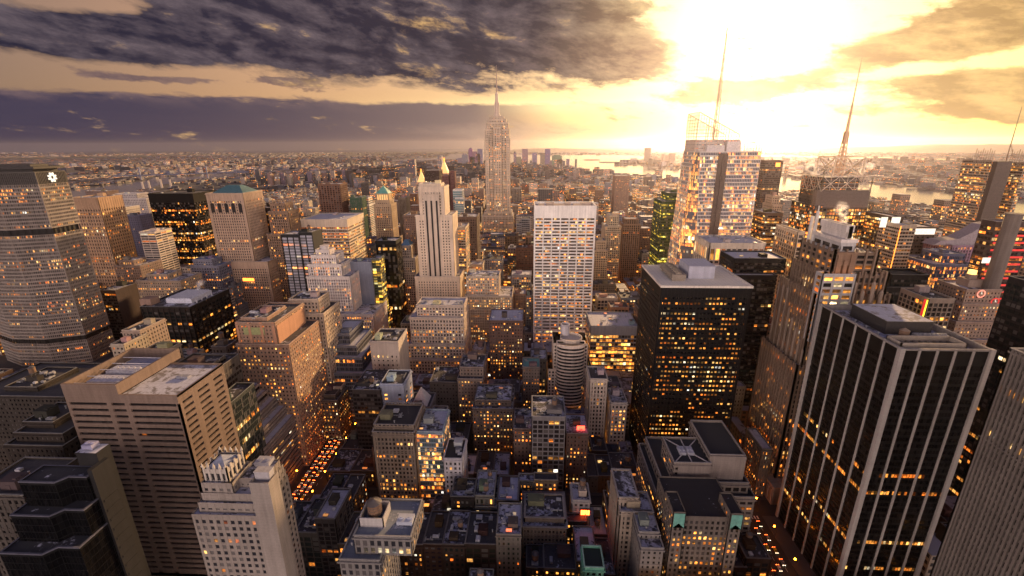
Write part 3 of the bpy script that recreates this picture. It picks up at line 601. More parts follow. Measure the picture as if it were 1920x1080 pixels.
# ---- dark tower with billboard frames and lattice mast
def mast_tower():
    D = 560; g = lambda px, py, d=0: at(px, py, D+d)
    x0, x1 = g(1497, 345, 50)[0], g(1624, 352)[0]; z1 = g(1560, 334)[1]; dp = 50
    r = root('mast_tower', 'dark lit tower carrying white roof frames and a tall broadcast mast', 'skyscraper', ((x0+x1)/2, D+29, 0))
    Wm, Gm = MB(), MB(); st = dict(bay=3.4, fl=4.1, pw=.5, sh=1.3, pp=.35, sp=.2, cw=1.2, tb=1, par=.5)
    zl = z1-32; p = rect(x0-4, x1, D, D+dp); facade(Wm, Gm, p, p, 0, zl, st); p2 = rect(x0+2, x1-8, D+3, D+dp-3); facade(Wm, Gm, p2, p2, zl, z1, dict(st, sh=3.3))
    cx = (x0+x1)/2+3; arc = [(cx+34*math.cos(t), D+6+12*math.sin(t)) for t in np.linspace(math.pi, 2*math.pi, 11)]; arc = arc+[(cx+34, D+10), (cx-34, D+10)]
    facade(Wm, Gm, arc, arc, 60, zl-2, st)
    obj('facade', Wm, METAL, r, (.085, .065, .055)); obj('glazing', Gm, GLASS, r, (.03, .025, .022), lit=.5, bright=1.0, blinds=.6)
    Lm = MB()
    arc2 = [(cx+32*math.cos(t), D+6+9*math.sin(t)) for t in np.linspace(math.pi, 2*math.pi, 11)]+[(cx+32, D+9), (cx-32, D+9)]
    Lm.prism(arc2, zl-2, z1-14)
    for k in range(12): Lm.prism(off(arc2, .5), zl+k*1.6-1, zl+k*1.6-.3)
    obj('louvre_drum', Lm, METAL, r, (.16, .12, .1))
    R = MB(); R.face([(*q, z1+.05) for q in p2]); R.face([(*q, zl+.05) for q in p]); obj('roof', R, ROOF, r, snow=.3, own=0.0)
    # four square sign frames of the crown
    def frame(xa, xb, ya, yb, za, zb):
        F = MB(); n = 6
        A, B = Vector((xa, ya, 0)), Vector((xb, yb, 0))
        for k in range(n+1):
            p = A.lerp(B, k/n); F.bar((p.x, p.y, za), (p.x, p.y, zb), .45 if k in (0, n) else .2)
        for k in range(5): z = za+(zb-za)*k/4; F.bar((A.x, A.y, z), (B.x, B.y, z), .45 if k in (0, 4) else .2)
        for k in range(3):
            p, q = A.lerp(B, k/3), A.lerp(B, (k+1)/3); F.bar((p.x, p.y, za), (q.x, q.y, zb), .35); F.bar((p.x, p.y, zb), (q.x, q.y, za), .25)
        obj('sign_frame', F, METAL, r, (.75, .62, .5))
    zf = z1+2; frame(cx-28, cx+28, D+1, D+1, z1-15, zf); frame(cx-28, cx-28, D+1, D+45, z1-15, zf); frame(cx+28, cx+28, D+1, D+45, z1-15, zf)
    T = MB(); za, zb = z1, g(1570, 294, 28)[1]; tx, ty, h = g(1571, 330, 28)[0], D+28, 17
    for a, b in (((-1, -1), (1, -1)), ((1, -1), (1, 1)), ((1, 1), (-1, 1)), ((-1, 1), (-1, -1))):
        A, B = (tx+a[0]*h, ty+a[1]*h), (tx+b[0]*h, ty+b[1]*h); T.bar((*A, za), (*A, zb), .8); T.bar((*A, zb), (*B, zb), .7); T.bar((*A, za), (*B, zb), .6); T.bar((*B, za), (*A, zb), .6); T.bar((*A, (za+zb)/2), (*B, (za+zb)/2), .45)
    obj('mast_base_cage', T, METAL, r, (.85, .7, .5))
    M = MB(); zt = at(1609, 107, D+28)[1]; zm = za+52; n = 10
    for k in range(n):
        a, b = za+(zm-za)*k/n, za+(zm-za)*(k+1)/n; ra, rb = 4.6-2.2*k/n, 4.6-2.2*(k+1)/n
        for q in range(4):
            t, t2 = q*1.5708+.78, (q+1)*1.5708+.78; M.bar((tx+ra*math.cos(t), ty+ra*math.sin(t), a), (tx+rb*math.cos(t), ty+rb*math.sin(t), b), .5); M.bar((tx+ra*math.cos(t), ty+ra*math.sin(t), a), (tx+rb*math.cos(t2), ty+rb*math.sin(t2), b), .35)
    M.bar((tx, ty, za), (tx, ty, zm), 1.4, n=8); M.bar((tx, ty, zm-14), (tx, ty, zm), 2.6, n=8, r2=2.2); M.bar((tx, ty, zm), (tx, ty, zm+30), 1.7, n=8, r2=1.2); M.bar((tx, ty, zm+30), (tx, ty, zt), .9, n=6, r2=.25)
    obj('broadcast_mast', M, METAL, r, (.75, .5, .3))
    reserve(x0-6, x1+3, D-8, D+dp, 450)
mast_tower()
# ---- black tower with pale pilasters (lower right)
def pilasters():
    x0, y0 = at(1690, 657, 210)[0], 210; x1 = at(1860, 657, 210)[0]; z1 = at(1690, 657, 210)[1]; dp = 64
    r = root('pilaster_tower', 'black glass tower striped by tall white stone pilasters, roof wells in view', 'skyscraper', ((x0+x1)/2, y0+dp/2, 0))
    Gm, Wm, Sm = MB(), MB(), MB(); st = dict(bay=1.55, fl=3.8, pw=.14, sh=1.5, pp=.12, sp=.06, cw=.3, tb=8, par=.2); p = rect(x0, x1, y0, y0+dp); facade(Wm, Gm, p, p, 0, z1, st)
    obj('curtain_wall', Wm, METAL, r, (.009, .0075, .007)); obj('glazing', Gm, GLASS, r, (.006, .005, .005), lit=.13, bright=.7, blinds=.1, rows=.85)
    for side, n in ((0, 5), (1, 6), (2, 5), (3, 6)):
        a, b = Vector(p[side]), Vector(p[(side+1) % 4]); d = (b-a).normalized(); nn_ = Vector((d.y, -d.x)); L = (b-a).length
        for k in range(n+1):
            if k == n: continue
            w = .48 if k else 1.5; c = a+d*(L*k/n) if k else a; o = .65
            if k: q = [c-d*w, c-d*w+nn_*o, c+d*w+nn_*o, c+d*w]
            else: q = [c+d*2*w, c+d*2*w+Vector((0, 0)), c, c]
            if k:
                Sm.prism([tuple(v) for v in (c-d*w+nn_*o, c+d*w+nn_*o, c+d*w, c-d*w)], 0, z1+1.2)
    for (cx, cy), (sx_, sy_) in zip(p, ((-1, -1), (1, -1), (1, 1), (-1, 1))):
        c = 1.15; Sm.prism(rect(min(cx-sx_*c, cx+sx_*1.1), max(cx-sx_*c, cx+sx_*1.1), min(cy-sy_*c, cy+sy_*1.1), max(cy-sy_*c, cy+sy_*1.1)), 0, z1+1.2)
    for side in range(4):
        pass
    o = obj('pilasters', Sm, WALL, r, (.42, .385, .36)); 
    C_ = MB(); q0, q1 = off(p, .7), off(p, -.9)
    for i in range(4):
        j = (i+1) % 4; C_.face([(*q0[i], z1+.2), (*q0[j], z1+.2), (*q0[j], z1+1.0), (*q0[i], z1+1.0)]); C_.face([(*q0[i], z1+1.0), (*q0[j], z1+1.0), (*q1[j], z1+1.0), (*q1[i], z1+1.0)]); C_.face([(*q1[j], z1-2.5), (*q1[i], z1-2.5), (*q1[i], z1+1), (*q1[j], z1+1)])
    obj('parapet', C_, WALL, r, (.3, .27, .25))
    R = MB(); R.face([(*q, z1-2.5) for q in off(p, -.9)]); obj('roof', R, ROOF, r, (.16, .14, .13), snow=.42, own=1.0)
    w = x1-x0
    Pn = MB(); Pn.box(x0+11, x1-7, y0+26, y0+54, z1-2.5, z1+4.2); Pn.box(x0+10.4, x1-6.4, y0+25.4, y0+54.6, z1+4.2, z1+5.0); obj('penthouse', Pn, METAL, r, (.05, .045, .045))
    R2 = MB(); R2.face([(x0+11, y0+26, z1+5.02), (x1-7, y0+26, z1+5.02), (x1-7, y0+54, z1+5.02), (x0+11, y0+54, z1+5.02)]); obj('penthouse_roof', R2, ROOF, r, (.26, .23, .21), snow=.6, own=1.0)
    Wl = MB(); xa, xb, ya, yb = x0+3.5, x1-7, y0+5, y0+15
    for a, b, c, d in ((xa, xb, ya, ya+.7), (xa, xb, yb-.7, yb), (xa, xa+.7, ya, yb), (xb-.7, xb, ya, yb)): Wl.box(a, b, c, d, z1-2.4, z1+1.6)
    obj('mechanical_well', Wl, WALL, r, (.42, .36, .3)); Bm = MB()
    for k in range(9): Bm.box(xa+2+k*3.4, xa+3.4+k*3.4, ya+1.2, yb-1.2, z1-2.3, z1-.6)
    Bm.box(xa+1, xb-1, ya+4, ya+4.7, z1-.6, z1-.2); obj('cooling_pipes', Bm, METAL, r, (.2, .17, .15))
    inst('water_tank', TANK, r, (x0+17, y0+21, z1-4.6), (2.2, 2.2, 2), 0, (.3, .22, .16))
    for k in range(4): inst('air_conditioner', AC, r, (x0+24+k*4.2, y0+20.5, z1-2.5), (3.6, 4, 3), 0, (.5, .48, .46))
    for k in range(3): inst('vent_pipe', VENT, r, (x0+6, y0+24+k*9, z1-2.5), (1.5, 1.5, 1.4), 0, (.5, .5, .5))
    reserve(x0-8, x1+6, y0-10, y0+dp+8, 1080)
pilasters()
# ---- limestone-striped slab at the right edge
r, _ = bld('striped_limestone_slab', 'limestone slab of close vertical stripes cut by the right edge of the picture', 100, 70, [('w', 190, 236, 108, 172, 0, 180)], (.20, .172, .152), (.016, .014, .014), dict(bay=1.75, fl=3.9, pw=.85, sh=1.2, pp=.75, sp=.12, cw=1.5, tb=3), .09, .7, vis=1080, snow=.4)
# ---- black slab in the centre right
def black_slab():
    x0, x1, y0, dp = 92, 155, 312, 58; z1 = at(1243, 537, 312)[1]
    r = root('black_slab_tower', 'broad black office tower with many amber window rows and snowy roof terrace', 'skyscraper', ((x0+x1)/2, y0+dp/2, 0))
    Wm, Gm = MB(), MB(); p = rect(x0, x1, y0, y0+dp); st = dict(bay=2.65, fl=3.82, pw=1.0, sh=2.35, pp=.25, sp=.12, cw=3.4, tb=8, par=.3); Gs = MB(); facade(Wm, Gm, p, p, 0, z1, st, (), {3: Gs}); obj('side_glazing', Gs, GLASS, r, (.02, .02, .024), lit=.22, bright=.5, blinds=.3)
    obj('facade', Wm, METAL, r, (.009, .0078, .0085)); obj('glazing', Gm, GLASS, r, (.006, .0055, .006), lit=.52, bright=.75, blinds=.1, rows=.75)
    R = MB(); R.face([(*q, z1+.05) for q in p]); obj('roof', R, ROOF, r, (.86, .78, .66), snow=-.2, own=1.0)
    C_ = MB(); q0, q1 = off(p, .6), off(p, -1.2)
    for i in range(4):
        j = (i+1) % 4; C_.face([(*q0[i], z1-.8), (*q0[j], z1-.8), (*q0[j], z1+.8), (*q0[i], z1+.8)]); C_.face([(*q0[i], z1+.8), (*q0[j], z1+.8), (*q1[j], z1+.8), (*q1[i], z1+.8)]); C_.face([(*q1[j], z1), (*q1[i], z1), (*q1[i], z1+.8), (*q1[j], z1+.8)])
    obj('parapet', C_, WALL, r, (.8, .72, .62))
    P_ = MB(); P_.box(x0+25, x0+44, y0+20, y0+44, z1, z1+9); P_.box(x0+24.6, x0+44.4, y0+19.6, y0+44.4, z1+9, z1+9.6); P_.box(x0+38.2, x0+39.6, y0+19.8, y0+20, z1+1, z1+3.2); obj('penthouse', P_, WALL, r, (.5, .5, .58))
    R2 = MB(); R2.face([(x0+25, y0+20, z1+9.63), (x0+44, y0+20, z1+9.63), (x0+44, y0+44, z1+9.63), (x0+25, y0+44, z1+9.63)]); obj('penthouse_roof', R2, ROOF, r, (.7, .68, .68), snow=1.0, own=1.0)
    T = MB(); T.box(x0+11, x0+21, y0+13, y0+47, z1+1.5, z1+5)
    for k in range(6): T.prism(circ(x0+16, y0+16+k*5.6, 2.2, 12), z1+5, z1+6.1); T.prism(circ(x0+16, y0+16+k*5.6, .9, 8), z1+6.1, z1+6.4)
    for k in range(8): T.box(x0+10.7, x0+11, y0+14+k*4, y0+16.5+k*4, z1+2, z1+4.6)
    for k in range(4): T.box(x0+11.5, x0+20.5, y0+14+k*9, y0+14.6+k*9, z1, z1+1.5)
    obj('cooling_tower_bank', T, METAL, r, (.3, .25, .2)); reserve(x0-6, x1+2, y0-8, y0+dp+6, 900)
black_slab()
bld('dark_bronze_tower', 'black tower with raised dark box on snowy roof behind the amber lit slab', 385, 50, [(1340, 1456, 518), (1377, 1474, 487, 8, 30)], (.012, .010, .0105), (.007, .006, .0065), 'dark', .10, .8, vis=700, snow=1.0, clut=.4, tank=0)
# ---- granite tower of bundled piers with white crown
def bundled():
    r = root('bundled_pier_tower', 'granite tower of bundled vertical piers with white crown and steam', 'skyscraper', (214, 320, 0))
    g = lambda px, py, D: at(px, py, D)
    st = dict(bay=3.6, fl=3.9, pw=1.1, sh=1.3, pp=1.3, sp=.25, cw=2.2, tb=1.5, par=.6, ptop=3.0); Wm, Gm, Rm = MB(), MB(), MB()
    def sec(x0, x1, y0, y1, z0, z1, s=st): p = rect(x0, x1, y0, y1); facade(Wm, Gm, p, p, z0, z1, s); Rm.face([(*q, z1+.05) for q in p])
    zt = g(1560, 431, 300)[1]; z = lambda py: g(1560, py, 298)[1]
    sec(187, 244, 296, 346, 0, z(690)); sec(192, 240, 300, 343, z(690), z(560)); sec(197, 236, 302, 341, z(560), z(520), dict(st, pw=.9))
    sec(201, 227, 303, 340, z(520), z(478), dict(st, bay=6)); 
    obj('facade', Wm, WALL, r, (.22, .155, .115)); obj('glazing', Gm, GLASS, r, (.018, .015, .014), lit=.36, bright=.95, blinds=.3); obj('setback_roof', Rm, ROOF, r, snow=.3, own=0.0)
    F = MB(); x0, x1 = 202, g(1606, 478, 301)[0]; F.box(x0, x1, 301.5, 303, z(500), z(478)); F.box(x0, x0+3, 300.8, 303, z(560), z(478)); F.box(x1-3, x1, 300.8, 303, z(560), z(478)); F.box((x0+x1)/2-1.2, (x0+x1)/2+1.2, 300.8, 303, z(560), z(490)); F.box(x0-1, x1+1, 300.6, 304, z(479), z(475)); obj('granite_portal', F, WALL, r, (.27, .17, .115))
    B = MB(); Bg = MB(); xa, xb = g(1543, 514, 297)[0], g(1604, 514, 297)[0]; p = rect(xa, xb, 296.5, 303); facade(B, Bg, p, p, z(640), z(514), dict(bay=7, fl=4.4, pw=1.3, sh=1.6, pp=.6, sp=.4, cw=2, tb=1.5, par=.8)); obj('bay_frame', B, WALL, r, (.42, .4, .4)); obj('bay_glazing', Bg, GLASS, r, (.02, .018, .016), lit=.75, bright=1.1, blinds=.2)
    U = MB(); Ug = MB(); p = rect(204, x1-.5, 304, 334); facade(U, Ug, p, p, z(478), z(458), dict(bay=9, fl=9, pw=1.6, sh=1.5, pp=.4, sp=.5, cw=2.4, tb=2.5, par=0)); obj('belvedere', U, WALL, r, (.52, .5, .5)); obj('belvedere_glazing', Ug, GLASS, r, (.02, .018, .018), lit=.1, bright=.8, blinds=.1)
    K = MB(); q = off(p, 1.2); K.prism(q, z(458), z(452)); xa, xb = 206.5, g(1601, 432, 304)[0]; p = rect(xa, xb, 305.5, 332); K.prism(p, z(452), zt-2.5)
    q = off(p, .8)
    for i in range(4):
        j = (i+1) % 4; K.face([(*q[i], zt-2.5), (*q[j], zt-2.5), (*q[j], zt+2), (*q[i], zt+2)]); K.face([(*q[i], zt+2), (*q[j], zt+2), (*p[j], zt+2), (*p[i], zt+2)]); K.face([(*p[j], zt-2.5), (*p[i], zt-2.5), (*p[i], zt+2), (*p[j], zt+2)])
    for k in range(14): K.box(xa+.5+k*(xb-xa-1)/14, xa+1.1+k*(xb-xa-1)/14, 304.3, 304.7, z(452)+.5, zt+1.5)
    obj('crown', K, WALL, r, (.74, .68, .64))
    T = MB(); T.bar((204, 335, z(500)), (204, 335, zt+7), 1.5, n=8, r2=1.1); T.bar((204, 335, zt+7), (204, 335, zt+11), .5, n=6); T.bar((203, 338.5, z(500)), (203, 338.5, zt+3), 1.3, n=8); obj('flue_stack', T, WALL, r, (.7, .66, .62))
    Cm = MB()
    for k, xx in enumerate((194, 199, 205, 214, 220, 226, 232)):
        top = z(544 if k % 2 else 560)+5; Cm.bar((xx, 297.2, 0), (xx, 297.2, top), 1.15, n=10); Cm.cone(circ(xx, 297.2, 1.15, 10), top, (xx, 297.2, top+1.8))
    for k in range(8):
        yy = 300+k*6.2; top = z(690-k*14 if k < 5 else 600)+12; xk = 190.8 if top > z(690)+6 else 186.2; Cm.bar((xk, yy, 0), (xk, yy, top), .95, n=8); Cm.cone(circ(xk, yy, .95, 8), top, (xk, yy, top+1.6))
    obj('engaged_columns', Cm, WALL, r, (.30, .23, .185))
    L = MB(); L.box(180.5, 186, 285, 356, 0, 15); L.box(186, 246, 285, 296, 0, 15); L.box(180, 186.5, 284.4, 356.6, 15, 16); L.box(186.5, 246, 284.4, 296.4, 15, 16)
    for k in range(14): L.box(179.9, 180.5, 286+k*5, 288+k*5, 2, 13)
    obj('podium', L, WALL, r, (.3, .24, .2)); reserve(180, 246, 284, 356, 1000)
bundled()
# ---------------------------------------------------------------- near left
def ribbon_block():
    D = 208; x0, x1 = at(113, 721, D)[0], at(332, 745, D)[0]; xm = at(217, 724, D)[0]; zt, zl = at(160, 724, D)[1], at(280, 744, D)[1]; dp = 38
    r = root('ribbon_window_block', 'pinkish stone office block with dark ribbon windows and open roof well at left', 'office building', ((x0+x1)/2, D+dp/2, 0))
    Wm, Gm = MB(), MB(); nf = 31; fh = 3.85; base = zl-4.2-nf*fh
    W_ = x1-x0; groups = [(1.2, .30), (.34, .47), (.49, .62), (.64, .985)]
    Wm.box(x0, x1, D-.0, D+.01, 0, base) if base > 0 else None
    def strip(f, L, gl, flip):
        for k in range(nf+1):
            za = zl-4.2-k*fh; z1, z0 = za, max(za-fh*.42, 0)
            if z1 < 1: break
            s0 = za-fh
            # glass recessed, spandrel below
            sh = .25 if k % 2 else 0
            cuts = sorted([0, 1]+[v for g_ in gl for v in g_])
            f(Gm, 0, 1, z0, z1, .9, k)
            f(Wm, 0, 1, max(s0, 0), z0, 0, None)
            for a, b in gl: f(Wm, a, b, z0, z1, 0, None)
    def front(M, a, b, z0, z1, dd, k):
        xa, xb = x0+W_*a, x0+W_*b; uv = [(a*24, -k), (b*24, -k), (b*24, 1-k), (a*24, 1-k)] if k is not None else None
        M.face([(xa, D+dd, z0), (xb, D+dd, z0), (xb, D+dd, z1), (xa, D+dd, z1)], uv)
        if k is None: M.face([(xa, D, z1), (xb, D, z1), (xb, D+.9, z1), (xa, D+.9, z1)]); M.face([(xb, D, z0), (xb, D+.9, z0), (xb, D+.9, z1), (xb, D, z1)]); M.face([(xa, D+.9, z0), (xa, D, z0), (xa, D, z1), (xa, D+.9, z1)])
    def right(M, a, b, z0, z1, dd, k):
        ya, yb = D+dp*a, D+dp*b; x = x1-dd; uv = [(60+a*14, -k), (60+b*14, -k), (60+b*14, 1-k), (60+a*14, 1-k)] if k is not None else None
        M.face([(x, ya, z0), (x, yb, z0), (x, yb, z1), (x, ya, z1)], uv)
        if k is None: M.face([(x1, ya, z1), (x1, yb, z1), (x1-.9, yb, z1), (x1-.9, ya, z1)]); M.face([(x1, yb, z0), (x1-.9, yb, z0), (x1-.9, yb, z1), (x1, yb, z1)]); M.face([(x1-.9, ya, z0), (x1, ya, z0), (x1, ya, z1), (x1-.9, ya, z1)])
    strip(front, W_, [(0, .025), (.36, .40), (.52, .56), (.975, 1)], 0); strip(right, dp, [(0, .07), (.27, .38), (.62, .73), (.93, 1)], 1)
    Wm.face([(x0, D, zl-4.2), (x1, D, zl-4.2), (x1, D, zl+1), (x0, D, zl+1)]); Wm.face([(x1, D, zl-4.2), (x1, D+dp, zl-4.2), (x1, D+dp, zl+1), (x1, D, zl+1)])
    Wm.face([(x0, D+dp, 0), (x0, D, 0), (x0, D, zt+1), (x0, D+dp, zt+1)]); Wm.face([(x1, D+dp, 0), (x0, D+dp, 0), (x0, D+dp, zl), (x1, D+dp, zl)])
    for a, b, c, d in ((xm, x1, D, D+.8), (x1-.8, x1, D+.8, D+dp), (xm, x1-.8, D+dp-.8, D+dp)): Wm.box(a, b, c+.003, d-.003, zl-.2, zl+1.003)
    y2 = D+dp+7
    for a, b, c, d in ((x0, xm, D+.004, D+1), (xm-1, xm, D+1, y2), (x0, x0+1, D+1, y2), (x0, xm, y2, y2+1)): Wm.box(a, b, c, d, zl+.5, zt+1)
    Wm.face([(x0, D, zl+1), (xm, D, zl+1), (xm, D, zt+1), (x0, D, zt+1)])
    obj('facade', Wm, WALL, r, (.20, .145, .118)); obj('glazing', Gm, GLASS, r, (.013, .011, .012), lit=.07, bright=.6, blinds=.12)
    R = MB(); R.face([(xm, D, zl+.02), (x1, D, zl+.02), (x1, D+dp, zl+.02), (xm, D+dp, zl+.02)]); obj('roof', R, ROOF, r, (.22, .20, .20), snow=.5, own=1.0)
    R = MB(); R.face([(x0+1, D+1, zl+.3), (xm-1, D+1, zl+.3), (xm-1, y2, zl+.3), (x0+1, y2, zl+.3)]); obj('well_floor', R, ROOF, r, (.2, .2, .24), snow=.65, own=1.0)
    T = MB()
    for k in range(2):
        T.box(x0+6, xm-5, D+8+k*12, D+16+k*12, zl+.4, zl+4)
        for q in range(5): T.prism(circ(x0+9+q*3.4, D+12+k*12, 1.4, 12), zl+4, zl+4.8)
    for k in range(5): T.bar((x0+2, D+5+k*8, zl+4.6), (xm-2, D+5+k*8, zl+4.6), .25)
    obj('cooling_units', T, METAL, r, (.55, .55, .62)); S_ = MB(); S_.box(x1-16, x1-9, D+20, D+23, zl, zl+1.2); S_.box(x1-15.6, x1-13.6, D+20.4, D+22.6, zl+1.2, zl+1.4); obj('roof_hatch', S_, METAL, r, (.3, .3, .34))
    reserve(x0-1, x1+1, D-6, y2+2, 1000)
ribbon_block()
def black_terraces():
    D = 160; r = root('terraced_black_block', 'black glass block stepping down in pale edged terraces at the lower left corner', 'office building', (-232, 178, 0))
    Gm, Wm, Rm, Em = MB(), MB(), MB(), MB(); st = dict(bay=1.6, fl=3.9, pw=.1, sh=.3, pp=.08, sp=.05, cw=.3, tb=1.2, par=.8)
    for py, dy, xl, xr in ((1040, -13, -18, 3), (968, -6, -8, 2), (905, 0, 0, 0)):
        x0, z1 = at(36, py, D+dy); x0 += xl*.5; x1 = at(145, 903, D)[0]+xr*.4
        p = [(x0, D+dy), (x0+(x1-x0)*.6, D+dy), (x0+(x1-x0)*.7, D+dy+4), (x1, D+dy+4), (x1, D+11), (x0, D+11)]
        facade(Wm, Gm, p, p, 0, z1, st); Rm.face([(*q, z1+.03) for q in p])
        q0, q1 = off(p, .25), off(p, -.6)
        for i in range(len(p)):
            j = (i+1) % len(p); Em.face([(*q0[i], z1+.8), (*q0[j], z1+.8), (*q1[j], z1+.8), (*q1[i], z1+.8)]); Em.face([(*q0[i], z1+.2), (*q0[j], z1+.2), (*q0[j], z1+.8), (*q0[i], z1+.8)])
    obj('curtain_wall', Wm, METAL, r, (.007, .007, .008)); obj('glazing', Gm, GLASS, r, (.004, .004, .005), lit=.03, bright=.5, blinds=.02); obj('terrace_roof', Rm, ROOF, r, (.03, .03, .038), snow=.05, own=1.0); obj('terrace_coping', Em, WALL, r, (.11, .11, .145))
    x1 = at(145, 903, D)[0]; z1 = at(145, 903, D)[1]; K = MB(); K.box(x1+.2, x1+2.4, D+5, D+14, 0, z1+2); K.box(x1-10, x1+.2, D+11.05, D+18, 0, z1+6); K.box(x1-10.3, x1+.6, D+10.8, D+18.3, z1+6, z1+6.6)
    for k in range(18): K.box(x1+2.4, x1+2.6, D+6, D+13, 4+k*5.6, 5.2+k*5.6)
    obj('service_core', K, WALL, r, (.022, .021, .023)); R = MB(); R.face([(x1-10, D+11, z1+6.62), (x1, D+11, z1+6.62), (x1, D+18, z1+6.62), (x1-10, D+18, z1+6.62)]); obj('core_roof', R, ROOF, r, snow=.75, own=0.0)
    inst('air_conditioner', AC, r, (x1-6, D+15, z1+6.6), (5, 4, 3), 0, (.35, .35, .5)); reserve(x1-45, x1+6, D-14, D+38, 1080)
black_terraces()
def crown_white():
    D = 155; r = root('white_deco_block', 'cream stone building with stepped lantern crown beside a taller blank lit slab, bottom edge', 'office building', (-131, D+22, 0))
    Wm, Gm, Rm = MB(), MB(), MB(); st = dict(bay=3.3, fl=3.5, pw=1.5, sh=1.55, pp=.22, sp=.14, cw=2.2, tb=2.0, par=1.0)
    g = lambda px, py, d=0: at(px, py, D+d); x0 = g(360, 966)[0]; xs = g(470, 915)[0]; xe = g(505, 909)[0]
    zb = g(400, 968)[1]; zs = g(490, 909)[1]
    def sec(a, b, c, d, z0, z1, s=st, bl=()): p = rect(a, b, c, d); facade(Wm, Gm, p, p, z0, z1, s, bl); Rm.face([(*q, z1+.04) for q in p])
    sec(x0, xs, D, D+26, 0, zb); sec(x0+2.2, xs, D+2.2, D+25, zb, zb+4.4); sec(x0+3.2, xs, D+4, D+24, zb+4.4, zb+8)
    x2 = g(424, 930)[0]; sec(x0+3.8, x2, D+4.6, D+19, zb+8, zb+13, dict(st, pw=1.8)); sec(x2, xs, D+9, D+22, zb+8, zb+12)
    obj('facade', Wm, WALL, r, (.29, .25, .225)); obj('glazing', Gm, GLASS, r, (.03, .03, .036), lit=.14, bright=.55, blinds=.9); obj('roof', Rm, ROOF, r, snow=.55, own=0.0)
    L = MB(); xa, xb = g(388, 915, 6)[0], g(428, 905, 6)[0]; zl = g(405, 880, 6)[1]; za = zb+13; p = rect(xa, xb, D+6.5, D+18); Lg = MB(); facade(L, Lg, p, p, za, zl-1, dict(bay=2.7, fl=9, pw=1.0, sh=.8, pp=.5, sp=.25, cw=1.6, tb=1.6, par=.7, ptop=2.0))
    for x in np.linspace(xa, xb, 5):
        for y in (D+6.3, D+18.2): L.cone(circ(x, y, .6, 4, .78), zl+.9, (x, y, zl+3.0))
    obj('lantern_crown', L, WALL, r, (.48, .43, .38)); obj('lantern_glazing', Lg, GLASS, r, (.03, .03, .035), lit=.05, bright=.6, blinds=.1)
    q = MB(); q.cone(off(p, -.6), zl-.8, ((xa+xb)/2, D+12, zl+2.4)); obj('lantern_roof', q, METAL, r, (.30, .33, .42))
    Sb = MB(); Sb.box(xs, xe, D-.5, D+7, 0, zs)
    for a, b, c, d in ((xs, xe, D-.5, D), (xe-.4, xe, D, D+7), (xs, xs+.5, D, D+7)): Sb.box(a+.002, b-.002, c+.002, d-.002, zs, zs+1.3)
    obj('blank_slab', Sb, WALL, r, (.30, .26, .235)); B = MB(); B.box(xs+1, xe-1, D+2.5, D+6, zs, zs+4); B.box(xs+.8, xe-.8, D+2.3, D+6.2, zs+4, zs+4.5); obj('stair_head', B, WALL, r, (.40, .38, .40))
    inst('air_conditioner', AC, r, ((x2+xs)/2, D+20, zb+12), (7, 5, 3), 0, (.45, .44, .48)); reserve(x0-1, xe+5, D-8, D+46, 1080)
crown_white()
# ---------------------------------------------------------------- far left cluster beyond the octagonal tower
bld('tan_vertical_tower', 'tan tower with vertical ribs at its curved crown, right of the octagonal slab', 640, 40, [(133, 183, 372)], (.44, .29, .19), (.05, .035, .03), dict(bay=4, fl=5, pw=1.9, sh=2.2, pp=.6, sp=.3, cw=3, tb=16), .28, .8, vis=530, clut=.4)
bld('apartment_slab', 'dark brown slab with broken skyline in front of the wide river', 1000, 40, [(146, 178, 372), (160, 200, 359, 2, 30)], (.20, .14, .12), (.05, .04, .045), 'brick', .08, .8, vis=400, tank=1)
bld('mottled_white_block', 'mottled pale block behind the tan ribbed tower', 780, 40, [(186, 226, 391)], (.55, .49, .46), (.16, .14, .14), dict(bay=2, fl=3.4, pw=.9, sh=1.4, pp=.3, sp=.25, cw=1.2, tb=4), .05, .8, vis=450, clut=.4)
bld('pale_wide_block', 'wide pale grey hospital like block with set back roof house', 930, 60, [(203, 274, 373), (216, 256, 364, 10, 30)], (.50, .45, .44), (.10, .09, .1), dict(bay=3.5, fl=3.7, pw=1.3, sh=1.7, pp=.6, sp=.2, cw=2, tb=2), .08, .8, vis=410, clut=.5)
bld('blue_slab', 'dark blue apartment slab with small pale windows left of the black glass tower', 720, 24, [(228, 262, 405)], (.16, .16, .24), (.10, .10, .15), 'stone', .08, .8, vis=480, clut=.4)
bld('white_banded_tower', 'slim white banded apartment tower standing in front of the dark blue slab', 600, 30, [(262, 290, 436)], (.58, .50, .44), (.05, .045, .05), dict(bay=9, fl=3.3, pw=.5, sh=1.4, pp=.3, sp=.5, cw=1, tb=1.5), .1, .8, vis=490, clut=.4)
bld('black_glass_tower', 'black glass tower with scattered amber windows left of the stone tower with teal roof', 740, 62, [(277, 361, 364)], (.010, .008, .0075), (.008, .007, .007), dict(bay=2.2, fl=3.9, pw=.2, sh=1.2, pp=.15, sp=.08, cw=.5, tb=14), .30, 1.0, vis=495, clut=.3, tank=0, snow=.1)
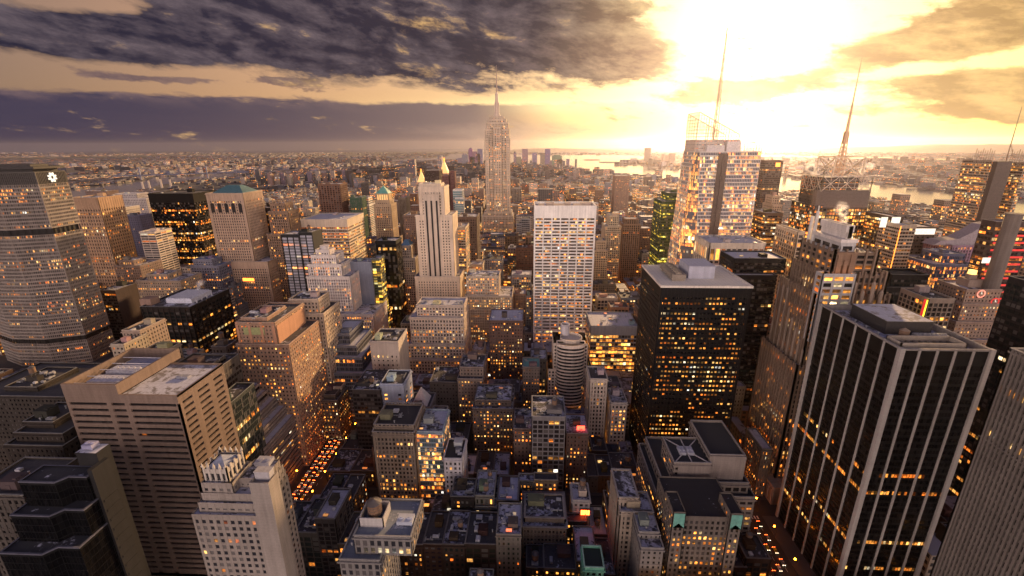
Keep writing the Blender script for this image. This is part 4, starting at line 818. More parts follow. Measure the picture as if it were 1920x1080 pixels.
def teal_tower():
    r, b = bld('teal_roof_tower', 'broad brown stone tower with low teal hipped roof', 590, 44, [(386, 502, 492, -5, 60), (386, 455, 364)], (.50, .36, .27), (.05, .045, .045), dict(bay=3.2, fl=3.7, pw=1.5, sh=1.5, pp=.5, sp=.2, cw=4, tb=9), .17, .9, vis=530, clut=0)
    x0, x1, y0, y1, z0, z1 = b[-1]; m = MB(); p = rect(x0+6, x1-3, y0+5, y1-4); m.prism(off(p, 1), z1, z1+1.5, p1=p); t = rect(x0+18, x1-14, y0+18, y1-18); m.prism(p, z1+1.5, z1+10, p1=t); obj('hipped_roof', m, plain('teal_copper', (.065, .145, .165), .6, 0, .4, .4), r)
    m = MB()
    for k in range(5):
        cx = x0+6+k*(x1-x0-12)/4; pts = [(cx-2.5, y0-.8, z1-24), (cx+2.5, y0-.8, z1-24)]+[(cx+2.5*math.cos(t), y0-.8, z1-14+2.5*math.sin(t)) for t in np.linspace(0, math.pi, 7)]; m.face(pts)
    obj('arched_window', m, GLASS, r, (.04, .035, .035), lit=0.0, bright=0.0, blinds=0.0)
teal_tower()
bld('blue_roof_annex', 'low block with blue tarpaulined roof at the foot of the teal roofed tower', 560, 30, [(358, 410, 500), (362, 398, 488, 3, 18)], (.20, .2, .26), (.03, .03, .04), 'stone', .3, .9, vis=545, roofcol=(.16, .22, .42), snow=.2)
bld('black_neighbour_tower', 'narrow black tower pressed against a brown pinnacled stone tower', 640, 40, [(480, 512, 391)], (.05, .035, .03), (.02, .016, .015), 'dark', .3, .9, vis=500, clut=.3)
def pinnacled():
    r, b = bld('pinnacled_tower', 'brown stone tower ending in a crown of small pinnacles', 610, 28, [(500, 548, 440, -3, 34), (503, 540, 398), (506, 534, 382, 3, 20)], (.30, .20, .14), (.04, .03, .028), 'deco', .3, .9, vis=500, clut=0)
    x0, x1, y0, y1, z0, z1 = b[-1]; m = MB()
    for k in range(6):
        for y in (y0, y1): m.cone(circ(x0+(x1-x0)*k/5, y, 1.3, 4, .78), z1, (x0+(x1-x0)*k/5, y, z1+7))
    obj('pinnacles', m, WALL, r, (.34, .23, .16))
pinnacled()
bld('reflective_tower', 'slim tower of pale reflective glass with a black side wall', 540, 26, [(527, 560, 441), (560, 585, 437, 2, 26, 1)], (.03, .03, .032), (.40, .40, .46), dict(bay=8, fl=3.7, pw=1.4, sh=.9, pp=.3, sp=.1, cw=1.6, tb=3), .12, .9, vis=552, clut=.3, blank=(1,))
bld('striped_office_slab', 'wide office slab with boldly striped cream bands on its side', 640, 66, [(563, 650, 413)], (.60, .50, .40), (.06, .05, .045), dict(bay=2.6, fl=4.3, pw=.2, sh=2.1, pp=.25, sp=.55, cw=.8, tb=10), .45, .8, vis=560, snow=.85, clut=.7, tank=0)
bld('brown_ribbed_tower', 'dark brown ribbed tower rising alone left of the green pyramid roof', 930, 36, [(596, 637, 346)], (.20, .115, .085), (.05, .03, .025), dict(bay=6, fl=4, pw=2.0, sh=1.2, pp=.7, sp=.1, cw=3, tb=3), .1, .9, vis=400, clut=.2, tank=0)
bld('green_glass_block', 'small green glass block right of the brown ribbed tower', 930, 26, [(655, 678, 371)], (.09, .14, .10), (.06, .12, .08), 'glass', .1, .8, vis=405, clut=.3)
bld('white_terrace_block', 'white stepped block just behind the small green glass block', 960, 40, [(642, 692, 385), (662, 690, 371, 4, 25)], (.66, .62, .58), (.08, .08, .08), 'band', .15, .8, vis=400)
def green_pyramid():
    D = 765; r, b = bld('green_pyramid_tower', 'slender stone tower topped by floodlit arcade and green copper pyramid', D, 30, [(698, 742, 450, -3, 40), (701, 733, 384), (704, 730, 376, 3, 24)], (.50, .37, .25), (.04, .035, .03), dict(bay=3.4, fl=3.8, pw=1.6, sh=1.6, pp=.5, sp=.2, cw=3.5, tb=4), .2, .9, vis=450, clut=0)
    x0, x1, y0, y1, z0, z1 = b[-1]; zt = at(715, 350, D+14)[1]; m = MB(); p = rect(x0+2, x1-2, y0+2, y1-2); Lg = MB()
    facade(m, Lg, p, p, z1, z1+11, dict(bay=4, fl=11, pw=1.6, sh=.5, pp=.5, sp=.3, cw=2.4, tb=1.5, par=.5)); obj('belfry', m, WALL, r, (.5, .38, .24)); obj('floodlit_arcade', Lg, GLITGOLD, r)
    m = MB(); m.cone(off(p, .8), z1+11.5, ((x0+x1)/2, (y0+y1)/2, zt+2)); obj('pyramid_roof', m, COPPER, r)
    m = MB(); m.bar(((x0+x1)/2, (y0+y1)/2, zt), ((x0+x1)/2, (y0+y1)/2, zt+7), .4); obj('finial', m, METAL, r, (.4, .35, .25))
green_pyramid()
def white_fivehundred():
    D = 585; r, b = bld('white_ribbed_tower', 'cream tower with three dark vertical stripes down its centre, stepped shoulders', D, 34, [(778, 862, 520, -6, 46), (779, 848, 405, -2, 40), (784, 832, 352), (786, 826, 346, 4, 22)], (.74, .60, .47), (.03, .025, .024), dict(bay=3.6, fl=3.7, pw=2.3, sh=1.8, pp=.35, sp=.2, cw=5, tb=6), .12, .9, vis=572, clut=.6, tank=0)
    x0, x1, y0, y1, z0, z1 = b[2]; m, k_ = MB(), MB(); w = (x1-x0); 
    cx = (x0+x1)/2; hw = w*.31
    m.box(cx-hw, cx+hw, y0-3.0, y0+.5, 0, z1-8); 
    for k in range(3): k_.box(cx-hw+hw*2*(k+.5)/3-1.15, cx-hw+hw*2*(k+.5)/3+1.15, y0-3.12, y0-3.0, 10, z1-16)
    obj('central_pilaster_panel', m, WALL, r, (.64, .53, .43)); obj('dark_stripe', k_, METAL, r, (.03, .025, .025))
    m = MB()
    for k in range(9): m.box(cx-hw+k*hw/4-.5, cx-hw+k*hw/4+.5, y0-3.4, y0-3.0, z1-12, z1-5)
    obj('crown_flutes', m, WALL, r, (.66, .55, .44))
white_fivehundred()
bld('banded_lit_block', 'office block with yellow lit bands tucked right of the cream striped tower', 620, 40, [(836, 872, 428)], (.42, .35, .28), (.04, .035, .03), 'band', .5, .95, vis=515, clut=.4)
bld('dark_pleated_block', 'dark block with arcaded top directly behind the yellow banded block', 680, 40, [(858, 893, 408)], (.17, .12, .10), (.03, .025, .025), 'deco', .1, .8, vis=470, clut=.3)
bld('teal_glass_sliver', 'thin teal glass tower with a white blank flank', 820, 24, [(849, 866, 357), (853, 869, 372, -12, 10, 1)], (.62, .6, .58), (.14, .26, .28), 'glass', .1, .8, vis=410, clut=0)
def gold_pyramid():
    D = 1790; r, b = bld('gold_pyramid_tower', 'distant stone tower with glowing golden pyramid roof', D, 50, [(779, 797, 345), (782, 795, 342, 4, 40)], (.45, .36, .28), (.05, .04, .04), dict(bay=5, fl=6, pw=2, sh=2, pp=.5, sp=.2, cw=4, tb=4), .2, 1, vis=352, clut=0)
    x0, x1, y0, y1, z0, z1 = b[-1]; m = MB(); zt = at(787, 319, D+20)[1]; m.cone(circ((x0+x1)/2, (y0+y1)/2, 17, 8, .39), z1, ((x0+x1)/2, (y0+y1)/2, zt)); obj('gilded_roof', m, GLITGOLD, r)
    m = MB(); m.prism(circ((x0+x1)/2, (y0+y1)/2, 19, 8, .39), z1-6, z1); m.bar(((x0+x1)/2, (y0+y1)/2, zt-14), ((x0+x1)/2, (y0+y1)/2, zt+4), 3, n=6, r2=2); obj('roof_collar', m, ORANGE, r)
gold_pyramid()
bld('dark_monolith', 'dark brown monolith right behind the glowing golden pyramid', 1500, 60, [(795, 823, 320)], (.09, .06, .05), (.03, .02, .02), 'dark', .06, .8, vis=345, clut=0)
def lit_clock():
    D = 1900; r, b = bld('campanile_tower', 'distant campanile with floodlit pointed top right of the dark monolith', D, 30, [(826, 839, 325, 0, 30)], (.40, .26, .2), (.05, .04, .04), 'stone', .1, .9, vis=400, clut=0)
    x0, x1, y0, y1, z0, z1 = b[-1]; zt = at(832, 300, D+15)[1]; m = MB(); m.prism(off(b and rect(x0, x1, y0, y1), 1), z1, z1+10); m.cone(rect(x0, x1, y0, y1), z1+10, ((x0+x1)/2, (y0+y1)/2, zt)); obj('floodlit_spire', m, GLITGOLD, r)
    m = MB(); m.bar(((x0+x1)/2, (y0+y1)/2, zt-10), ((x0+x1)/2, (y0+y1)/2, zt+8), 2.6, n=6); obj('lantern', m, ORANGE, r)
lit_clock()
bld('dark_red_tower', 'slim dark red tower standing just right of the floodlit campanile foot', 1150, 24, [(829, 841, 330), (843, 852, 322, 4, 20, 1)], (.20, .10, .09), (.05, .03, .03), 'deco', .06, .8, vis=395, clut=0)
bld('bronze_finned_tower', 'small bronze finned tower between the green pyramid and cream striped tower', 860, 24, [(747, 761, 371)], (.32, .26, .2), (.05, .045, .04), 'fin', .1, .8, vis=400, clut=.2)
bld('brown_twin_block', 'brown lit block just left of the cream striped tower', 660, 40, [(756, 780, 405)], (.22, .15, .12), (.04, .03, .03), 'brick', .25, .9, vis=470)
bld('black_narrow_tower', 'narrow black tower with striped white side in front of the green pyramid tower', 590, 26, [(704, 742, 453)], (.011, .0095, .0105), (.009, .0085, .0095), dict(bay=3, fl=4, pw=.1, sh=.2, pp=.1, sp=.08, cw=.5, tb=4), .03, .7, vis=520, clut=.3, tank=0)
def blue_cap():
    D = 640; r, b = bld('blue_pyramid_tower', 'small pale tower with blue pyramid cap', D, 22, [(748, 778, 485, -2, 28), (750, 770, 462)], (.52, .44, .38), (.04, .04, .045), 'deco', .2, .9, vis=520, clut=0)
    x0, x1, y0, y1, z0, z1 = b[-1]; m = MB(); m.prism(off(rect(x0, x1, y0, y1), -.5), z1, z1+8, p1=rect(x0+5, x1-5, y0+7, y1-7)); obj('pyramid_roof', m, plain('blue_slate', (.13, .26, .42), .6), r)
blue_cap()
bld('blank_blue_slab', 'plain blue grey slab without windows, yellow lit stair at its right', 545, 20, [(656, 695, 493)], (.24, .26, .33), (.03, .03, .04), 'stone', .1, .8, vis=568, blank=(0, 3), clut=.5)
bld('yellow_green_stair', 'narrow glass block glowing yellow green beside the plain blue grey slab', 548, 20, [(697, 711, 487)], (.10, .11, .09), (.05, .06, .03), dict(bay=5, fl=3.6, pw=.2, sh=.8, pp=.1, sp=.2, cw=.4, tb=1), .6, .8, green=.4, vis=560, clut=0)
# ---------------------------------------------------------------- middle distance, left of the central avenue
def white_setback():
    r, b = bld('white_setback_tower', 'whitish Art Deco tower climbing in narrow setbacks with a drum shaped top', 520, 30, [(560, 700, 590, -14, 50), (575, 656, 520, -4, 36), (577, 640, 497), (583, 630, 480, 3, 22), (592, 617, 470, 7, 14)], (.72, .64, .60), (.05, .048, .052), 'deco', .32, .9, vis=618, clut=0)
    x0, x1, y0, y1, z0, z1 = b[-1]; m = MB(); m.prism(circ((x0+x1)/2, (y0+y1)/2, 5, 14), z1, z1+4); m.prism(circ((x0+x1)/2, (y0+y1)/2, 5.6, 14), z1+4, z1+5); obj('roof_drum', m, WALL, r, (.58, .54, .54))
white_setback()
bld('dark_block_with_plant', 'low wide dark block with bluish roof plant and steam, left centre', 430, 62, [(265, 356, 577)], (.025, .019, .017), (.010, .013, .013), dict(bay=6, fl=3.9, pw=1.2, sh=1.4, pp=.8, sp=.15, cw=2, tb=5), .22, .95, vis=655, snow=.3, clut=0)
def plant_roof():
    D = 430; x0, z1 = at(300, 577, D); x1 = at(356, 577, D)[0]; r = [o for o in bpy.data.objects if o.name == 'dark_block_with_plant'][0]; T = MB()
    T.box(x0-4, x1-8, D+14, D+46, z1, z1+5)
    for k in range(9): T.box(x0-3+k*(x1-x0-6)/9, x0-1.2+k*(x1-x0-6)/9, D+14.5, D+45.5, z1+5, z1+5.8)
    obj('cooling_plant', T, METAL, r, (.62, .64, .74)); B = MB(); B.box(x0-26, x0-14, D+6, D+18, z1, z1+7); B.box(x0-25, x0-15, D+7, D+17, z1+7, z1+7.1); obj('stair_head', B, WALL, r, (.3, .2, .16))
    for k in range(4): inst('vent_pipe', VENT, r, (x1-4, D+16+k*8, z1), (2, 2, 2.2), 0, (.6, .6, .65))
plant_roof()
bld('lit_beige_block', 'beige block with orange lit windows and blue grey cap behind the dark plant block', 500, 36, [(255, 338, 528), (275, 314, 516, 6, 22)], (.34, .26, .20), (.04, .03, .026), 'brick', .42, .9, vis=560)
bld('dark_slab_behind_octagon', 'dark slab half hidden behind the octagonal tower foot', 500, 30, [(186, 216, 546)], (.07, .05, .045), (.02, .016, .015), 'dark', .15, .9, vis=620, blank=(1,))
bld('small_hotel_block', 'mid brown block full of tiny lit windows behind the beige lit block', 560, 36, [(215, 262, 500), (222, 250, 490, 5, 20)], (.26, .19, .16), (.04, .032, .03), 'brick', .35, .9, vis=555)
def french():
    r, b = bld('brown_ziggurat_tower', 'brown brick tower with orange tinted side and faience panel at its top', 318, 46, [(443, 541, 648, -3, 52), (443, 515, 607), (452, 500, 598, 5, 28)], (.36, .235, .17), (.035, .028, .026), 'brick', .40, .95, vis=780, clut=1)
    x0, x1, y0, y1, z0, z1 = b[1]; m = MB(); m.box(x0+5, x1-9, y0-.6, y0-.3, z1-9, z1-3); obj('faience_panel', m, plain('glazed_tiles', (.34, .36, .17), .4, 0, .6, .6), r); m = MB()
    m.box(x1+.42, x1+.62, y0+1, y1-2, z1-34, z1-2); 
    for k in range(4): m.box(x0-.5+k*(x1-x0)/3.2, x0+1.5+k*(x1-x0)/3.2, y0-.7, y0-.35, z1-26, z1+1.5)
    obj('terracotta_trim', m, WALL, r, (.50, .27, .17))
french()
bld('beige_palazzo_tower', 'beige stone tower with colonnaded top floors right of the brown brick ziggurat', 372, 34, [(537, 640, 726, -4, 46), (538, 606, 590), (542, 596, 563, 4, 22)], (.52, .41, .32), (.04, .033, .03), 'stone', .22, .95, vis=722, clut=.6)
bld('glass_ziggurat', 'slate blue glass ziggurat stepping forward in flat terraces', 395, 36, [(617, 692, 702, -18, 54), (618, 678, 672, -12, 48), (619, 668, 650, -6, 42), (620, 655, 628, 0, 36)], (.17, .17, .2), (.05, .05, .06), dict(bay=1.8, fl=3.8, pw=.2, sh=.9, pp=.15, sp=.3, cw=.5, tb=1.2), .08, .8, vis=742, roofcol=(.42, .40, .42), snow=.75, clut=.4, tank=0)
bld('blank_limestone_block', 'pale limestone block with blank top floors and white fans on its roof', 375, 30, [(694, 746, 642)], (.56, .48, .42), (.03, .026, .026), dict(bay=4.5, fl=4.4, pw=2.9, sh=2.2, pp=.3, sp=.32, cw=4, tb=13), .12, .9, vis=712, blank=(1,), clut=1.3, tank=0)
bld('blue_tile_tower', 'pale blue tiled tower with one column of lit windows', 325, 24, [(713, 757, 722)], (.40, .44, .56), (.02, .02, .03), dict(bay=12, fl=3.9, pw=9.0, sh=2, pp=.25, sp=.2, cw=5.5, tb=8), .4, 1, vis=798, blank=(), clut=.8, tank=0)
bld('dark_annex_block', 'low dark annex with snowy roof left of the pale blue tiled tower', 322, 34, [(660, 713, 733)], (.06, .05, .05), (.02, .017, .017), 'dark', .12, .9, vis=795, snow=.75)
def white_pyramid():
    r, b = bld('pyramid_roof_house', 'small dark house carrying a steep white pyramid', 338, 24, [(765, 806, 765)], (.22, .19, .18), (.03, .03, .03), 'brick', .1, .9, vis=790, clut=.3)
    x0, x1, y0, y1, z0, z1 = b[-1]; m = MB(); m.cone(rect(x0+2, x1-3, y0+3, y1-4), z1, ((x0+x1)/2, (y0+y1)/2, at(785, 727, 348)[1])); obj('white_pyramid', m, WALL, r, (.80, .76, .74))
white_pyramid()
bld('stepped_lime_block', 'wide pale limestone block with three flat tiers and long roof plant', 450, 40, [(762, 874, 705, -10, 60), (762, 873, 675, -6, 52), (764, 871, 647, -3, 48), (768, 869, 597), (781, 869, 574, 5, 26)], (.66, .54, .45), (.045, .038, .034), 'stone', .26, .75, vis=700, clut=1.6, tank=0, snow=.7)
bld('yellow_window_block', 'pale block dotted with yellow windows right of the wide limestone block', 540, 40, [(872, 960, 556), (874, 935, 520, 5, 30)], (.58, .47, .36), (.045, .038, .032), 'brick', .5, 1.0, vis=640, clut=.8)
bld('dark_brick_court', 'dark brown brick block with snowy roof left of the white slab tower foot', 430, 34, [(917, 980, 603)], (.14, .085, .07), (.03, .025, .024), 'brick', .36, .95, vis=710, snow=.85)
bld('rounded_office_lit', 'grey brown block with snowy terrace and round lit corner, mid centre', 365, 36, [(858, 905, 712), (862, 906, 690, 6, 26)], (.27, .21, .18), (.03, .026, .026), 'brick', .36, 1.0, vis=790, snow=.7)
bld('dark_low_block', 'dark low block with bluish roof machinery left of the round cornered block', 370, 30, [(806, 858, 718)], (.11, .09, .085), (.02, .018, .018), 'brick', .12, .9, vis=780, snow=.4, clut=1.5)
bld('snow_roof_loft', 'dark loft block with cluttered snowy roof and amber windows, centre foreground', 330, 34, [(886, 962, 768), (890, 958, 752, 5, 26)], (.13, .10, .09), (.024, .02, .02), 'brick', .40, 1.0, vis=880, snow=.9, clut=2)
# ---------------------------------------------------------------- centre
def round_balconies():
    D = 405; g = lambda px, py, d=0: at(px, py, D+d); x0, x1 = g(1027, 720)[0], g(1109, 720)[0]; zt = g(1070, 640)[1]; zs = g(1070, 694)[1]; cx = (x0+x1)/2
    r = root('round_bay_tower', 'tan tower with bowed balconied front, round top and tall chimney', 'hotel tower', (cx, D+15, 0)); Wm, Gm = MB(), MB(); st = dict(bay=3.4, fl=3.4, pw=1.5, sh=1.5, pp=.25, sp=.2, cw=2, tb=1.6)
    p = rect(x0, x1, D, D+34); facade(Wm, Gm, p, p, 0, zs, st); p = rect(x0+5, x1-5, D+2, D+32); facade(Wm, Gm, p, p, zs, zt-4, st)
    obj('facade', Wm, WALL, r, (.74, .62, .53)); obj('glazing', Gm, GLASS, r, (.03, .026, .026), lit=.16, bright=.9, blinds=.6)
    B, Bg = MB(), MB(); w = (x1-x0)*.30; arc = [(cx+w*math.cos(t), D-1+7.5*math.sin(t)) for t in np.linspace(math.pi, 2*math.pi, 13)]; arc = arc+[(cx+w, D+4), (cx-w, D+4)]
    facade(B, Bg, arc, arc, 0, zt-2, dict(bay=5, fl=3.45, pw=0, sh=1.25, pp=.1, sp=.75, cw=0, tb=2)); obj('bowed_front', B, WALL, r, (.78, .66, .57)); obj('bowed_glazing', Bg, GLASS, r, (.03, .027, .027), lit=.1, bright=.8, blinds=.5)
    K = MB(); c = (cx+1, D+11); zt -= 4; K.prism(circ(*c, w*.74, 20), zt-8, zt+1); K.prism(circ(*c, w*.84, 20), zt+1, zt+1.6)
    for i in range(20):
        a, b = circ(*c, w*.84, 20)[i], circ(*c, w*.84, 20)[(i+1) % 20]; K.face([(*a, zt+1.6), (*b, zt+1.6), (*b, zt+4.2), (*a, zt+4.2)]); a2, b2 = circ(*c, w*.77, 20)[i], circ(*c, w*.77, 20)[(i+1) % 20]; K.face([(*a, zt+4.2), (*b, zt+4.2), (*b2, zt+4.2), (*a2, zt+4.2)]); K.face([(*b2, zt+2.4), (*a2, zt+2.4), (*a2, zt+4.2), (*b2, zt+4.2)])
    obj('drum_top', K, WALL, r, (.66, .58, .51))
    H = MB(); hx, hz = g(1059, 640, 22)[0], g(1059, 607, 22)[1]; cc = (hx, D+22); o, i_ = circ(*cc, 4.6, 18), circ(*cc, 3.9, 18)
    for k in range(18):
        j = (k+1) % 18; H.face([(*o[k], zs), (*o[j], zs), (*o[j], hz), (*o[k], hz)]); H.face([(*o[k], hz), (*o[j], hz), (*i_[j], hz), (*i_[k], hz)]); H.face([(*i_[j], hz-5), (*i_[k], hz-5), (*i_[k], hz), (*i_[j], hz)])
    H.face([(*q, hz-5) for q in i_]); H.prism(circ(*cc, 4.9, 18), hz-2.2, hz-1.4, top=False); obj('chimney', H, WALL, r, (.62, .60, .66))
    for k in range(3): inst('air_conditioner', AC, r, (cx-6+k*6, D+27, zt-4), (4, 4, 3), 0, (.5, .5, .55))
    reserve(x0-1, x1+1, D-10, D+36, 782)
round_balconies()
bld('yellow_lit_office', 'grey office block with yellow lit floors and long roof plant right of the white slab', 470, 44, [(1108, 1196, 613)], (.30, .30, .33), (.035, .03, .026), dict(bay=3.4, fl=4.6, pw=.3, sh=1.6, pp=.3, sp=.2, cw=.8, tb=10), .68, 1.0, vis=705, snow=.8, clut=2, tank=.9)
bld('white_gothic_loft', 'slim white gothic loft tower right of the bowed tower', 345, 22, [(1107, 1139, 712)], (.58, .50, .43), (.03, .027, .026), 'deco', .2, 1.0, vis=838, clut=.4)
bld('corner_white_top', 'small pale topped corner block with red glowing shop front below', 340, 24, [(1146, 1176, 757)], (.50, .44, .40), (.03, .026, .026), 'stone', .4, 1.05, vis=850, snow=.9)
bld('grey_grid_loft', 'grey gridded loft with yellow windows and snowy roof, centre foreground', 290, 28, [(998, 1060, 783)], (.20, .185, .19), (.026, .022, .022), 'grid', .34, 1.0, vis=885, snow=.8, clut=1.4)
def red_loft():
    r, b = bld('red_sign_loft', 'brick loft whose snowy roof glows red from a sign', 296, 26, [(1062, 1103, 815)], (.13, .08, .065), (.024, .02, .02), 'brick', .42, 1.05, vis=895, snow=1.0, clut=.5)
    x0, x1, y0, y1, z0, z1 = b[-1]; m = MB(); m.box(x1-8, x1-2, y0+6, y0+6.5, z1, z1+3.4); m.box(x1-7.5, x1-7.1, y0+6.5, y0+7, z1, z1+3); m.box(x1-3, x1-2.6, y0+6.5, y0+7, z1, z1+3); o = obj('red_roof_sign', m, emit('red_sign_glow', (1, .07, .03), 3.5, True), r)
red_loft()
bld('narrow_brick_loft', 'narrow brick loft with white roof left of the grey gridded loft', 300, 28, [(963, 998, 806)], (.15, .10, .085), (.026, .022, .022), 'brick', .28, 1.0, vis=890, snow=.9, clut=1.6)
bld('green_gable_house', 'narrow house with green copper gable left of the bowed tower', 385, 20, [(980, 1012, 690)], (.2, .16, .14), (.03, .026, .026), 'brick', .3, 1.0, vis=770, roofcol=(.18, .40, .34), snow=-.6)
def gothic_loft():
    bld('stone_gothic_loft', 'wide brown gothic office block scattered with lit windows, lower centre', 272, 28, [(699, 776, 815, -3, 34), (702, 776, 801, 1, 28)], (.27, .215, .17), (.03, .025, .024), dict(bay=2.7, fl=3.5, pw=1.1, sh=1.4, pp=.5, sp=.2, cw=3.2, tb=3, ptop=2.2), .36, 1.0, vis=955, roofcol=(.05, .045, .045), snow=-.2, clut=.8)
gothic_loft()
bld('glass_front_office', 'turquoise glass fronted office with snowy roof right of the brown gothic block', 274, 28, [(777, 829, 811)], (.34, .42, .48), (.10, .15, .17), dict(bay=1.6, fl=3.7, pw=.1, sh=.9, pp=.08, sp=.2, cw=.3, tb=1.4), .55, .95, vis=930, snow=1.0, clut=.8, tank=0)
bld('blank_brick_core', 'tall blank brick party wall rising behind the turquoise glass office', 300, 16, [(806, 833, 785)], (.30, .24, .20), (.03, .03, .03), 'brick', .1, .9, vis=850, blank=(0, 1, 3), clut=.4)
bld('white_ornate_house', 'small white ornate house front in front of the dark amber lofts', 262, 22, [(832, 866, 862)], (.60, .57, .60), (.03, .03, .036), 'stone', .2, .9, vis=895, roofcol=(.04, .04, .04), snow=-.4)
def tank_block():
    D = 172; r, b = bld('water_tank_block', 'grey block with large brown cone topped water tank, bottom centre', D, 24, [(637, 712, 1052, -4, 26), (664, 770, 1008)], (.21, .195, .19), (.03, .03, .036), dict(bay=3.4, fl=3.9, pw=1.5, sh=1.2, pp=.3, sp=.15, cw=1.2, tb=2), .16, .7, vis=1080, roofcol=(.22, .25, .30), snow=.45, clut=0)
    x0, x1, y0, y1, z0, z1 = b[-1]; m = MB(); xa, xb, ya, yb = x0+.6, x0+13, y0+6, y0+18
    for a, b_, c, d in ((xa, xb, ya, ya+.5), (xa, xb, yb-.5, yb), (xa, xa+.5, ya, yb), (xb-.5, xb, ya, yb)): m.box(a, b_, c, d, z1, z1+5.5)
    obj('tank_enclosure', m, WALL, r, (.48, .45, .44)); inst('water_tank', TANK, r, ((xa+xb)/2, (ya+yb)/2, z1), (3.5, 3.5, 3.0), 0, (.15, .13, .12))
    inst('air_conditioner', AC, r, (x1-5, y0+10, z1), (8, 5.5, 3.2), 0, (.55, .58, .66)); inst('vent_pipe', VENT, r, (x0-4, y0+5, b[0][5]), (1.3, 1.3, 1), 0, (.6, .6, .6))
tank_block()
# ---------------------------------------------------------------- stepped block with balconied terraces beside the avenue
def terrace_block():
    r = root('layered_terrace_block', 'grey office block of many stepped horizontal layers beside the traffic lit avenue', 'office building', (-215, 290, 0)); Wm, Gm, Rm = MB(), MB(), MB()
    st = dict(bay=3.0, fl=3.9, pw=0, sh=2.3, pp=.1, sp=.9, cw=0, tb=1.6, par=.6)
    xr = -193; y0 = 258; Z = at(520, 800, 275)[1]
    for k, (dx, dy, w, z) in enumerate([(0, 0, 62, Z-24), (0, 5, 56, Z-16), (-6, 9, 48, Z-8), (-12, 13, 40, Z), (-18, 17, 32, Z+7), (-22, 21, 26, Z+14)]):
        x1 = xr+dx; x0 = x1-w; p = [(x0, y0+dy), (x1-8, y0+dy), (x1, y0+dy+8), (x1, y0+62-dy*.4), (x0, y0+62-dy*.4)]
        facade(Wm, Gm, p, p, 0 if k == 0 else zp, z, st); Rm.face([(*q, z+.05) for q in p]); zp = z
    obj('spandrel_bands', Wm, WALL, r, (.26, .21, .19)); obj('glazing', Gm, GLASS, r, (.02, .017, .016), lit=.24, bright=.8, blinds=.15); obj('terrace_roof', Rm, ROOF, r, (.3, .28, .28), snow=.7, own=1.0)
    B = MB(); x0 = xr-46; B.box(x0, x0+12, y0+30, y0+44, zp, zp+6); B.box(x0-.3, x0+12.3, y0+29.7, y0+44.3, zp+6, zp+6.7); obj('penthouse', B, WALL, r, (.4, .34, .31)); inst('air_conditioner', AC, r, (xr-30, y0+38, zp), (5, 4, 3), 0, (.45, .42, .42)); reserve(xr-64, xr+1, y0-1, y0+63, 935)
terrace_block()
bld('lit_corner_building', 'dark building with amber rows and lit shop front at the avenue corner', 352, 30, [(565, 632, 752), (570, 628, 742, 4, 20)], (.16, .12, .10), (.03, .024, .022), 'brick', .45, 1.0, vis=850, snow=.5)
bld('dark_box_behind_ribbons', 'dark plain box with roof plant behind the ribbon window block', 262, 30, [(303, 395, 703), (345, 390, 690, 5, 18)], (.10, .085, .08), (.02, .017, .017), 'dark', .03, .8, vis=760, clut=1.2)
bld('green_curtain_strip', 'slim dark glass block with amber specks right of the ribbon window block', 246, 28, [(393, 428, 762)], (.06, .065, .06), (.025, .03, .03), 'glass', .14, .8, vis=860)
bld('lantern_block', 'small dark block with bright lit upper windows and stepped roof left of the brown ziggurat', 338, 24, [(388, 436, 668), (397, 424, 652, 4, 14)], (.15, .12, .11), (.028, .024, .022), 'stone', .4, 1.1, vis=730)
for a in [('blank_side_house', 'tan brick house with blank side wall and rooftop machines near the octagonal tower foot', 318, 26, [(229, 262, 622)], (.34, .26, .21), 640), ('cream_corner_house', 'cream house with small black windows in front of the octagonal tower', 300, 22, [(208, 232, 648)], (.40, .33, .26), 680),
          ('red_lamp_house', 'house with a boxy cream roof hut right behind the ribbon block well', 275, 24, [(246, 290, 672)], (.33, .27, .23), 690)]:
    bld(a[0], a[1], a[2], a[3], a[4], a[5], (.03, .025, .024), 'brick', .15, .9, vis=a[6], snow=.5, clut=1.6)
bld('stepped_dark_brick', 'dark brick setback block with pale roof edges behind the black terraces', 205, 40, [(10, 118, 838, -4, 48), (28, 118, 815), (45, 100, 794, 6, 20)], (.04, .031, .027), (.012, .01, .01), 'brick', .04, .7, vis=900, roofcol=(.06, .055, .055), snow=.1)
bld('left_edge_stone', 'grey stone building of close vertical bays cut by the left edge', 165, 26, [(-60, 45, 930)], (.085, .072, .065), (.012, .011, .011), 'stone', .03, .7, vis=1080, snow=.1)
bld('left_edge_roofscape', 'low dark block with pale roof huts under the octagonal tower', 265, 50, [(-60, 120, 745), (10, 70, 728, 8, 30)], (.05, .041, .036), (.012, .011, .011), 'brick', .08, .8, vis=800, snow=.2, clut=2)
# ---------------------------------------------------------------- right of centre
bld('green_office_tower', 'green tinted office tower with yellow lit floors left of the faceted glass tower', 660, 46, [(1242, 1300, 379), (1251, 1300, 363, 14, 30)], (.06, .085, .05), (.03, .05, .025), dict(bay=2.6, fl=4.1, pw=.2, sh=1.8, pp=.15, sp=.2, cw=.6, tb=3), .42, .7, green=.8, vis=490, clut=.5, tank=0)
def slim_brown():
    r, b = bld('slim_brown_tower', 'slim brown ribbed tower with set in top over the avenue', 850, 30, [(1168, 1200, 421), (1172, 1197, 411, 4, 22)], (.34, .22, .15), (.05, .035, .028), dict(bay=4, fl=4, pw=1.6, sh=1, pp=.6, sp=.1, cw=2.4, tb=2), .1, .8, vis=520, clut=0)
slim_brown()
bld('distant_slab_west', 'tall slab with pale top standing in front of the bright river', 1560, 50, [(1154, 1181, 330)], (.36, .24, .18), (.07, .05, .045), 'stone', .25, .8, vis=395, clut=0)
